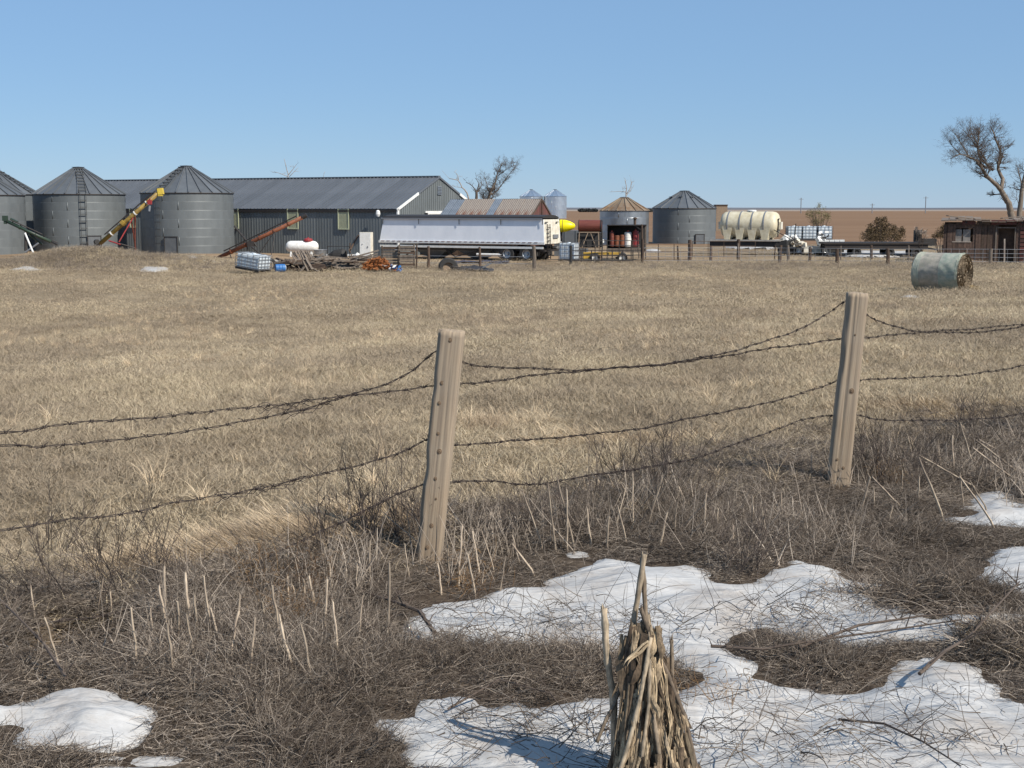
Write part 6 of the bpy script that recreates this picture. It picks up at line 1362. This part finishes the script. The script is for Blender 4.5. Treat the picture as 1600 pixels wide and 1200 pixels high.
# ---------------------------------------------------------------- collapsing brown shed, right edge
M['greypane'] = mat('dull_grey_boarded_pane', (.26, .24, .22), .7, 0, (.16, .14, .125), 3, .5)
YD = 87; t = thing('collapsing_shed', 'low collapsing brown plank shed with sagging tan roof at the right edge', 'shed', spot(1540, YD), R(-17.6)); b = spot(1540, YD); b.z -= .0
W2P = YD/FPX; xl = X(1478, YD)-b.x; xr = X(1665, YD)-b.x; hz = zat(348, YD)-b.z; yd = 4.0
nb = 44; bw = (xr-xl)/nb
for i in range(nb):
    px = 1478+i*187/nb; xa = xl+i*bw
    isw = 1492 <= px <= 1519; isd = 1555 <= px <= 1582
    if isd: continue
    top = hz-.05-random.uniform(0, .06); lo = 0
    if isw:
        mb = MB(); mb.box((xa+bw/2, 0, hz*.26), (bw*.92, .05, hz*.52)); mb.build('wall_board', M['shedbrick'], t); mb = MB(); mb.box((xa+bw/2, 0, hz*.93), (bw*.92, .05, hz*.14)); mb.build('wall_board', M['shedbrick'], t); continue
    mb = MB(); mb.box((xa+bw/2+random.uniform(-.01, .01), random.uniform(-.02, .02), top/2), (bw*.9, .05, top)); mb.build('wall_board', M['brownwood'] if 1526 < px < 1548 and i % 2 else M['shedbrick'], t)
for i in range(9):
    zz = hz*(.08+.1*i); xa = xl; mb = MB(); mb.box((xl-.03, yd/2, zz), (.05, yd, hz*.09)); mb.build('side_board', M['shedbrick'], t)
for i in range(9):   # shingled right pier
    mb = MB(); mb.box((X(1597, YD)-b.x, -.05, hz*(.06+.1*i)), (.55, .06, hz*.075)); mb.build('lap_board', M['redboard'], t)
mb = MB(); mb.box(((xl+xr)/2, yd, hz/2), (xr-xl, .06, hz)); mb.build('rear_wall', M['brownwood'], t)
for pa, pb, dl in ((1491, 1504, .02), (1506, 1517, -.02)): xa, xb = X(pa, YD)-b.x, X(pb, YD)-b.x; mb = MB(); mb.box(((xa+xb)/2, .06, hz*.68), (xb-xa, .03, hz*.30)); o = mb.build('window', M['greypane'], t); mb = MB(); mb.box(((xa+xb)/2, -.01, hz*.52), (xb-xa+.1, .08, .06)); mb.build('sill', M['palebark'], o)
xa, xb = X(1555, YD)-b.x, X(1583, YD)-b.x
mb = MB(); mb.box((xa, -.04, hz*.45), (.09, .07, hz*.9)); mb.box((xb, -.04, hz*.45), (.07, .07, hz*.9)); mb.box(((xa+xb)/2, -.041, hz*.88), (xb-xa, .07, .08)); mb.build('door_frame', M['greywood'], t)
mb = MB(); mb.box(((xa+xb)/2, .5, hz*.44), (xb-xa, .05, hz*.86)); mb.build('doorway_boards', M['brownwood'], t); mb = MB(); mb.bar(((xa+xb)/2, -.1, 0), ((xa+xb)/2-.05, .05, hz*.6), .09); mb.build('prop_pole', M['palebark'], t)
for pa, pb, mk in ((1504, 1524, 'redboard'), (1526, 1545, 'brownwood'), (1547, 1584, 'redboard'), (1586, 1660, 'redboard')):
    xa, xb = X(pa, YD)-b.x, X(pb, YD)-b.x; mb = MB(); mb.box(((xa+xb)/2, -.12, hz+.03), (xb-xa, .05, .30)); o = mb.build('fascia_board', M[mk], t); mb = MB(); k = xa+.25
    while k < xb-.1: mb.lathe([(.06, 0), (.06, -.03), (.001, -.03)], 8, axis='y', cap=False); mb.v = [(v if i < len(mb.v)-24 else (v[0]+k, v[1]-.15, v[2]+hz+.03)) for i, v in enumerate(mb.v)]; k += .62
    mb.build('rafter_hole', M['black'], o)
# roof planks, sagging
for i in range(16):
    xa = xl-.25+i*(xr-xl+.3)/16; wd_ = (xr-xl+.3)/16; sag = .12*math.sin(i*.7)-.10*(i in (5, 6, 7)); mb = MB(); mb.bar((xa+wd_/2, -.35, hz+.12+sag*.3), (xa+wd_/2+.05, yd+.2, hz+.26+sag), wd_*.93, .05); mb.build('roof_plank', M['tanroof'], t)
for a, b_ in (((1480, 337), (1522, 342)), ((1495, 341), (1520, 344)), ((1522, 342), (1600, 346)), ((1565, 341), (1610, 337))): mb = MB(); mb.bar(at(*a, YD+.8), at(*b_, YD+1.2), .3, .05); mb.build('loose_roof_board', M['tanroof'], t, world=True)
p = spot(1530, 85.5); t = thing('pale_plank_stack', 'tan plywood sheet lying before the collapsing shed', 'plywood', p); mb = MB(); mb.box((0, 0, .12), (1.9, .9, .12), Matrix.Rotation(.05, 3, 'Y')); mb.build('sheet', M['tile'], t); mb = MB(); mb.box((0, 0, .03), (1.5, .2, .08)); mb.build('bearer', M['brownwood'], t)

# far tan block building and horizon poles
t = thing('distant_block_building', 'low tan block building just right of the squat grey bin on the skyline', 'building', spot(1125, 210)); hh = zat(321, 210)-spot(1125, 210).z
mb = MB(); mb.box((0, 0, hh/2), (1.7, 2.5, hh)); mb.build('wall', M['tile'], t); mb = MB(); mb.box((0, 0, hh+.06), (1.8, 2.7, .14)); mb.build('roof', M['brownwood'], t)
for px, top, lab in ((1250, 309, 'faint distant utility pole above the field left of the little tree'), (1444, 307, 'taller distant utility pole on the horizon left of the big bare tree'), (1361, 318, 'faintest far utility pole near the cedar bush')):
    Y_ = 900; b = spot(px, Y_); tp = zat(top, Y_)-b.z; t = thing('utility_pole', lab, 'utility pole', b); mb = MB(); mb.tube([(0, 0, -1), (0, 0, tp)], .28, 6); mb.build('pole', M['cage'], t); mb = MB(); mb.bar((-1.6, 0, tp-.9), (1.6, 0, tp-.9), .25); mb.build('crossarm', M['cage'], t)

# ---------------------------------------------------------------- hay bale
YH = 54; c = at(1473, 425, YH); gb = spot(1473, YH); rb = .80; BL2 = .93
M['net'] = mat('pale_green_bale_wrap', (.30, .33, .27), .8, 0, (.36, .35, .29), 7, .5, (.5, 1.5, 1.5), bump=.02, bscale=14, contrast=.25)
M['net2'] = mat('greener_bale_wrap', (.20, .25, .205), .8, 0, (.33, .335, .28), 5, .5, (1.2, 1.5, 1.5), bump=.02, bscale=14, contrast=.25)
M['net3'] = mat('worn_grey_bale_wrap', (.36, .32, .27), .85, 0, (.24, .235, .195), 5, .5, (1.2, 1.5, 1.5), bump=.02, bscale=14, contrast=.25)
M['hay'] = mat('cut_hay_end', (.19, .145, .10), .9, 0, (.10, .075, .05), 9, .5, bump=.03, tone=(.25, .195, .13), contrast=.4)
bale = thing('round_hay_bale', 'large round hay bale in faded green net wrap lying on the field at right', 'hay bale', gb, R(-40)); zc = rb-.10
def lump(x, a): return rb*(1+.018*math.sin(a*3+x*2)+.012*math.sin(a*7+x*5)+.045*(float(vn(a*5, x*5, 61))-.5)+.02*(float(vn(a*14, x*14, 62))-.5))*(.985 if abs(x) > BL2-.05 else 1)
def band(xa, xb, nm, mk, lab=None):
    mb = MB(); n = 72; ns = 12; vs = []
    for j in range(ns+1):
        x_ = xa+(xb-xa)*j/ns
        for i in range(n):
            a = 2*math.pi*i/n; r = lump(x_, a)-(.03 if abs(x_) > BL2-.02 else 0)-.006*(j % 2); z = math.sin(a)*r; z = max(z, -rb*.965); vs.append((x_, math.cos(a)*r, z))
    mb.add(vs, [(j*n+i, j*n+(i+1) % n, (j+1)*n+(i+1) % n, (j+1)*n+i) for j in range(ns) for i in range(n)]); mb.build(nm, M[mk], bale, smooth=True, loc=(0, 0, zc), label=lab)
band(-BL2, -.62, 'net_band', 'net', 'pale green net band at the left end'); band(-.62, .18, 'net_band', 'net3', 'worn grey middle of the wrap'); band(.18, BL2, 'net_band', 'net2', 'greener overlap band')
mb = MB(); n = 48
for s in (-1, 1):
    o = len(mb.v)
    for j, f in enumerate((1, .85, .7, .55, .4, .25, .12)):
        for i in range(n): a = 2*math.pi*i/n; r = lump(s*BL2, a)*f*.97; mb.v.append((s*(BL2-.01+.035*(j % 2)*(1 if i % 2 else .4)+random.uniform(-.02, .03)), math.cos(a)*r, max(math.sin(a)*r, -rb*.96)+zc)); mb.t.append(random.random())
    mb.v.append((s*BL2, 0, zc)); mb.t.append(.3)
    for j in range(6):
        for i in range(n): q = (o+j*n+i, o+j*n+(i+1) % n, o+(j+1)*n+(i+1) % n, o+(j+1)*n+i); mb.f.append(q if s < 0 else q[::-1])
    for i in range(n): mb.f.append((o+6*n+i, o+6*n+(i+1) % n, len(mb.v)-1))
for i in range(2600):
    a = random.random()*6.28; r = rb*math.sqrt(random.random())*.98; s = 1; ta = a+1.57+random.uniform(-.5, .5); c0 = Vector((s*(BL2+.0), math.cos(a)*r, math.sin(a)*r+zc)); d = Vector((random.uniform(.0, .04), math.cos(ta)*.07, math.sin(ta)*.07)); mb.tone = random.random(); mb.add([c0-d*.5, c0+d*.5+Vector((.03, 0, 0)), c0+d+Vector((.0, .003, .003)), c0+Vector((0, .004, -.004))], [(0, 1, 2, 3)])
mb.build('hay_end', M['hay'], bale)
mb = MB()
for x_ in (-.86, -.80, -.74, -.66, .86, .90): mb.tube([(x_, math.cos(a)*(lump(x_, a)+.006), max(math.sin(a), -.95)*(lump(x_, a)+.006)+zc) for a in np.linspace(0, 6.283, 40)], .006, 4, cap=False)
mb.build('twine', M['net2'], bale)
mb = MB()
for i in range(500):
    f = random.random()**2; c0 = spot(1522+random.uniform(-4, 18)*f+random.uniform(-3, 3), YH-random.uniform(-.3, .8), random.uniform(0, .18)*(1-f)); d = Vector((random.uniform(-1, 1), random.uniform(-1, 1), random.uniform(-.2, .6)))*.12; mb.add([c0-d, c0+d, c0+d*.8+Vector((0, 0, .012)), c0-d+Vector((0, .01, .01))], [(0, 1, 2, 3)])
M['loosehay'] = mat('loose_golden_hay', (.42, .32, .17), .9, 0, (.3, .22, .12), 9, .5)
o = mb.build('loose_hay', M['loosehay']); tag(o, 'spilled golden hay on the grass at the right end of the bale', None, None, 'stuff')

# ================================================================ TREES
def limb(mb, pts, r0, r1, n=8, jit=.04):
    P = catmull([Vector(p) for p in pts], max(.25, (Vector(pts[-1])-Vector(pts[0])).length/12)); m_ = len(P)
    P = [p+Vector((random.uniform(-jit, jit), random.uniform(-jit, jit), random.uniform(-jit, jit)))*(1 if 0 < i < m_-1 else 0) for i, p in enumerate(P)]
    rs = [r0+(r1-r0)*i/(m_-1) for i in range(m_)]; mb.tube(P, rs, n); return P, rs
def sprout(mb, p, d, L_, r, depth, spread, up, cnt=3, nside=4):
    d = d.normalized(); pts = [p]; k = 4; dd = d.copy()
    for i in range(k):
        dd = (dd+Vector((random.gauss(0, .16), random.gauss(0, .16), random.gauss(0, .13)+up*.12))).normalized(); pts.append(pts[-1]+dd*L_/k)
    rs = [r*(1-.55*i/k) for i in range(k+1)]; mb.tube(pts, rs, nside, cap=False)
    if depth <= 0: return
    for i in range(cnt):
        f = random.uniform(.25, 1.0); q = pts[0]+(pts[-1]-pts[0])*f; j = min(k-1, int(f*k)); q = pts[j].lerp(pts[j+1], f*k-j)
        nd = (dd+Vector((random.gauss(0, spread), random.gauss(0, spread), random.gauss(0, spread*.8)+up*.3))).normalized(); sprout(mb, q, nd, L_*random.uniform(.5, .78), r*.55, depth-1, spread, up, cnt, 3)
def bare_tree(label, base_px, Y, limbs, dens, twig_r, L0, depth=3, cnt=3, spread=.6, up=.4, trunk_m='bark', twig_m='twigbark', name='bare_tree', cat='tree', base_z=None, crown_r=None):
    bz = spot(base_px, Y); t = thing(name, label, cat, bz); mt = MB(); mc = MB()
    for pp, r0, r1, nsp in limbs:
        pts = [at(a, b_, Y+dy) for a, b_, dy in pp]
        if pp[0][1] > 900: pts[0].z = bz.z-.3
        P, rs = limb(mt, pts, r0*.66, r1*.6, 8, r0*.16)
        for i in range(int(nsp*dens)):
            f = random.uniform(.35 if r0 > .2 else .08, 1)**.8; j = min(len(P)-2, int(f*(len(P)-1))); q = P[j].lerp(P[j+1], random.random()); dirn = (P[j+1]-P[j]).normalized()
            nd = (dirn*.6+Vector((random.gauss(0, .7), random.gauss(0, .8), random.gauss(.15, .6)))).normalized(); sprout(mc, q, nd, L0*random.uniform(.6, 1.2), max(twig_r, rs[j]*.3), depth, spread, up, cnt)
    mt.build('trunk', M[trunk_m], t, world=True, smooth=True); mc.build('crown', M[twig_m], t, world=True); return t
TY = 125
bare_tree('large bare cottonwood leaning left with a dense twiggy crown behind the collapsing shed', 1578, TY,
    [([(1582, 345, 0), (1575, 318, 0), (1564, 297, 0)], .50, .36, 2), ([(1564, 297, 0), (1545, 278, -.4), (1535, 265, -.6), (1527, 252, -.8)], .32, .18, 8), ([(1564, 297, 0), (1566, 280, .5), (1560, 265, 1), (1562, 235, 1.2), (1553, 210, 1.2), (1549, 200, 1)], .30, .07, 18),
     ([(1552, 266, .6), (1540, 255, .6), (1530, 245, .6), (1528, 225, .6), (1531, 200, .6)], .20, .06, 18), ([(1540, 262, 0), (1527, 252, -.8), (1515, 246, -1), (1500, 241, -1.2), (1485, 248, -1.4)], .18, .05, 16), ([(1540, 250, .2), (1530, 235, 1.5), (1516, 215, 1.8), (1505, 203, 2)], .13, .04, 16),
     ([(1515, 246, -1), (1502, 225, -1), (1492, 208, -.8)], .10, .04, 14), ([(1500, 241, -1.2), (1488, 228, -.6), (1482, 218, -.6)], .07, .03, 12), ([(1560, 262, .8), (1566, 245, -1), (1568, 230, -1.4)], .12, .04, 12), ([(1540, 278, -.4), (1525, 268, -.6), (1511, 259, -.6)], .06, .02, 4), ([(1528, 225, .6), (1518, 208, -.6), (1515, 197, -1)], .09, .03, 14), ([(1553, 210, 1.2), (1558, 200, 1), (1566, 193, 1)], .05, .02, 2)],
    1.9, .011, .84, depth=3, cnt=4, spread=.7, up=.35)
bare_tree('upright bare tree trunk cut off by the right edge of the picture', 1594, TY-3, [([(1591, 350, 0), (1595, 310, 0), (1601, 280, 0), (1610, 240, 0)], .42, .16, 10), ([(1598, 292, 0), (1593, 275, 0), (1590, 262, 0)], .12, .05, 8), ([(1601, 285, 0), (1612, 262, .4), (1625, 245, .4)], .18, .06, 12), ([(1592, 320, 0), (1588, 308, -.3)], .05, .02, 5)], 1.6, .012, .8, 3)
bare_tree('bushy bare tree with a dense round top behind the rusty roofed shed', 765, 116, [([(760, 330, 0), (764, 305, 0), (772, 290, 0), (778, 270, 0), (785, 255, 0)], .20, .05, 22), ([(766, 303, 0), (775, 300, .5), (790, 280, .6), (803, 263, .5)], .10, .03, 14), ([(764, 300, 0), (760, 285, -.5), (756, 275, -.5)], .07, .02, 8), ([(760, 325, 0), (757, 310, 0), (754, 300, .3)], .12, .03, 16), ([(762, 318, 0), (770, 308, .3), (775, 300, .3)], .08, .02, 12), ([(778, 275, 0), (795, 262, -.4), (806, 258, -.5)], .06, .02, 12)], 1.7, .010, .52, 3, 4, .8, .3)
bare_tree('dark broken bare tree with bent sparse limbs just right of the barn gable', 744, 114, [([(744, 330, 0), (744, 308, 0), (744, 298, 0)], .22, .16, 3), ([(744, 300, 0), (738, 290, 0), (728, 285, 0)], .08, .03, 3), ([(744, 300, 0), (748, 286, 0), (742, 278, 0)], .07, .02, 4), ([(744, 302, 0), (752, 290, .3), (751, 280, .3)], .07, .02, 5)], 1, .012, .5, 2, 3, trunk_m='twigbark')
bare_tree('pale dead tree with long crooked limbs right of the barn ridge', 736, 118, [([(736, 330, 0), (730, 302, 0), (722, 293, 0), (716, 282, 0), (702, 279, 0)], .12, .04, 3), ([(716, 282, 0), (714, 272, 0), (709, 268, 0)], .05, .02, 2), ([(722, 293, 0), (712, 292, 0), (706, 289, 0)], .04, .015, 2), ([(716, 283, 0), (717, 273, 0)], .03, .015, 1), ([(702, 279, 0), (690, 266, 0)], .02, .01, 0)], 1, .012, .35, 1, 2, trunk_m='palebark', twig_m='palebark')
bare_tree('sparse dead treetop poking above the barn ridge left of centre', 451, 128, [([(451, 330, 0), (450, 285, 0), (450, 272, 0), (446, 258, 0), (444, 248, 0)], .13, .03, 4), ([(450, 276, 0), (440, 272, 0), (428, 268, 0)], .05, .02, 3), ([(450, 274, 0), (458, 264, 0), (463, 257, 0)], .06, .02, 3), ([(452, 276, 0), (460, 268, 0), (466, 262, 0)], .04, .02, 3)], 1, .012, .45, 1, 2, trunk_m='palebark', twig_m='palebark')
bare_tree('tiny twig top peeking above the barn ridge right of the dead treetop', 505, 128, [([(505, 330, 0), (505, 280, 0), (508, 268, 0)], .08, .02, 4)], 1, .012, .3, 1, 2, trunk_m='palebark', twig_m='palebark')
bare_tree('dead spreading tree rising behind the rust-stained bin roof', 979, 150, [([(979, 335, 0), (978, 305, 0), (979, 295, 0), (977, 280, 0)], .16, .03, 5), ([(979, 303, 0), (984, 295, 0), (987, 283, 0)], .07, .02, 4), ([(979, 300, 0), (968, 299, 0), (952, 300, 0)], .05, .02, 3), ([(979, 305, 0), (986, 297, .5), (991, 288, .5)], .05, .02, 4)], 1, .014, .5, 1, 2, trunk_m='palebark', twig_m='palebark')
# leafy bushes
def leafy(label, name, cat, px, Y, blobs, m, nleaf, ls, base_y, trunk=.08, stems=14, leaf_dir_up=.5):
    bz = spot(px, Y); t = thing(name, label, cat, bz); mt = MB(); mc = MB()
    for i in range(stems):
        cx, cy, rx, ry = random.choice(blobs); e = at(cx+random.uniform(-1, 1)*rx*.8, cy+random.uniform(-1, .6)*ry*.9, Y+random.uniform(-.8, .8)); m_ = bz.lerp(e, .5)+Vector((random.uniform(-.2, .2), 0, .15)); mt.tube([bz+Vector((0, 0, -.1)), m_, e], [trunk*random.uniform(.4, 1), trunk*.35, trunk*.1], 5)
    mt.build('trunk', M['twigbark'], t, world=True)
    tot = sum(b[2]*b[3] for b in blobs)
    for cx, cy, rx, ry in blobs:
        n = int(nleaf*rx*ry/tot); k = rx*Y/FPX; cl = [(random.gauss(0, .5), random.gauss(0, .5), random.gauss(0, .5)) for _ in range(max(5, n//26))]
        for i in range(n):
            g = random.choice(cl); s = .17; v = Vector((g[0]+random.gauss(0, s), g[1]+random.gauss(0, s), g[2]+random.gauss(0, s)))
            if v.length > 1.15: continue
            c = at(cx, cy, Y)+Vector((v.x*rx*Y/FPX, v.y*k, v.z*ry*Y/FPX)); d = Vector((random.gauss(0, 1)+v.x, random.gauss(0, 1)+v.y, random.gauss(0, .7)+leaf_dir_up)).normalized()*ls*random.uniform(.6, 1.5); s_ = d.cross(Vector((random.gauss(0, 1), random.gauss(0, 1), random.gauss(0, 1)))).normalized()*ls*.22
            mc.tone = min(1, random.random()**2); mc.add([c, c+d*.5+s_, c+d, c+d*.5-s_], [(0, 1, 2, 3)])
    mc.build('crown', m, t, world=True)
leafy('wide bronze-green cedar bush behind the long black flatbed', 'cedar_bush', 'bush', 1379, 108, [(1379, 366, 24, 14), (1357, 371, 13, 10), (1403, 369, 10, 12), (1378, 352, 11, 12), (1362, 357, 8, 9), (1393, 356, 7, 9), (1410, 360, 4, 8), (1371, 346, 4, 6), (1382, 345, 4, 6)], M['cedar'], 11000, .11, 384, .09, 16)
leafy('brown scrubby bush against the left end of the collapsing shed', 'scrub_bush', 'bush', 1470, 96, [(1472, 363, 9, 9), (1464, 368, 8, 6), (1476, 357, 6, 7)], M['cedar'], 2200, .09, 380, .05, 8)
leafy('small sparse tree with thin olive leaves behind the row of white totes', 'small_tree', 'tree', 1280, 116, [(1280, 338, 18, 13), (1280, 326, 9, 9), (1268, 334, 8, 7), (1291, 338, 8, 8), (1278, 348, 14, 7)], M['olive'], 3400, .085, 380, .07, 22, .2)
leafy('bleached twiggy shrub between the flatbed end and the scrub bush', 'dry_shrub', 'shrub', 1438, 100, [(1438, 362, 6, 9), (1446, 364, 5, 8), (1432, 357, 4, 8)], M['palebark'], 420, .09, 380, .03, 30)
# distant dark tree row behind the small bins
for i, (px, lab) in enumerate(((909, 'leftmost clump of the distant dark tree row'), (918, 'middle clump of the distant dark tree row'), (928, 'clump of the distant dark tree row beside the rust-stained bin'), (1014, 'distant dark tree clump in the gap between the two small bins'))):
    Y_ = 1100; b = spot(px, Y_); t = thing('distant_tree', lab, 'tree', b, 0, 'distant dark tree row'); mb = MB(); mt = MB(); mt.tube([(0, 0, -1.2), (0, 0, 2.4)], [.4, .2], 6); mt.build('trunk', M['twigbark'], t)
    for k in range(420):
        v = Vector((random.gauss(0, 1), random.gauss(0, 1), random.gauss(0, .8))); v = v.normalized()*random.random()**.4; c0 = Vector((v.x*3.4, v.y*2.6, 1.4+v.z*1.6)); d = Vector((random.gauss(0, 1), random.gauss(0, 1), random.gauss(0, 1))).normalized()*.55; s_ = d.cross(Vector((random.gauss(0, 1), 1, 0))).normalized()*.4; mb.add([c0-d, c0+s_, c0+d, c0-s_], [(0, 1, 2, 3)])
    mb.build('crown', M['farhedge'], t)
# far horizon strips: low rise and treelines
def hill(Yh, h, mk, x0, x1, seed, name='far_hills'):
    xs_ = np.linspace(x0, x1, 240); top = gz(0, Yh)+h*(.35+.65*vn(xs_*.004, 0*xs_, seed))+h*.2*vn(xs_*.03, 0*xs_, seed+1); vs = []
    for x_, z in zip(xs_, top): vs += [(x_, Yh-80, gz(x_, Yh)-8), (x_, Yh, z), (x_, Yh+200, gz(x_, Yh)-8)]
    mb = MB(); mb.add(vs, [(3*i, 3*i+3, 3*i+4, 3*i+1) for i in range(239)]+[(3*i+1, 3*i+4, 3*i+5, 3*i+2) for i in range(239)]); o = mb.build(name, M[mk]); tag(o, kind='structure')
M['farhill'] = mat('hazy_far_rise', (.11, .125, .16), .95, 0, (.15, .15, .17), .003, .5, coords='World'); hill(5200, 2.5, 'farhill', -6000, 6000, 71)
# low weeds where field meets the yard
wd_p = [proto('weeds', [twigs(40, .45, .18, .5, .006, .45, .5, 3, upright=True, tb=.2), blades(60, .5, .12, .32, .010, .7, 2)], M['brush']) for _ in range(4)]
x, y = pts_in(5200, 77, 89, 0, 6); k = rng.random(len(x)) < .25+.75*vn(x*.25, y*.4, 81); x, y = x[k], y[k]
k = (y < 85.5) | (rng.random(len(x)) < .3); x, y = x[k], y[k]
put('edge_weeds', wd_p, x, y, .3, .6, 'brown weeds along the near edge of the farmyard and on the berm')
x = rng.normal(-25, 3.6, 2600); y = rng.normal(80.5, 1.9, 2600); put('berm_grass', gf, x, y, .5, .9, 'shaggy dry grass covering the berm in front of the bins', zs=(1., 2.2))
x = rng.normal(-25, 3.6, 1500); y = rng.normal(80., 1.9, 1500); put('berm_weeds', wd_p, x, y, .4, .8, 'brown dead weeds on the near face of the berm')
x, y = pts_in(5000, 88, 125, 0, 8); k = (x > 6)*(rng.random(len(x)) < .6); x, y = x[k > 0], y[k > 0]; put('yard_grass', gf, x, y, .7, 1.2, 'dry grass around the small bins and flatbeds', zs=(.6, 1.1))
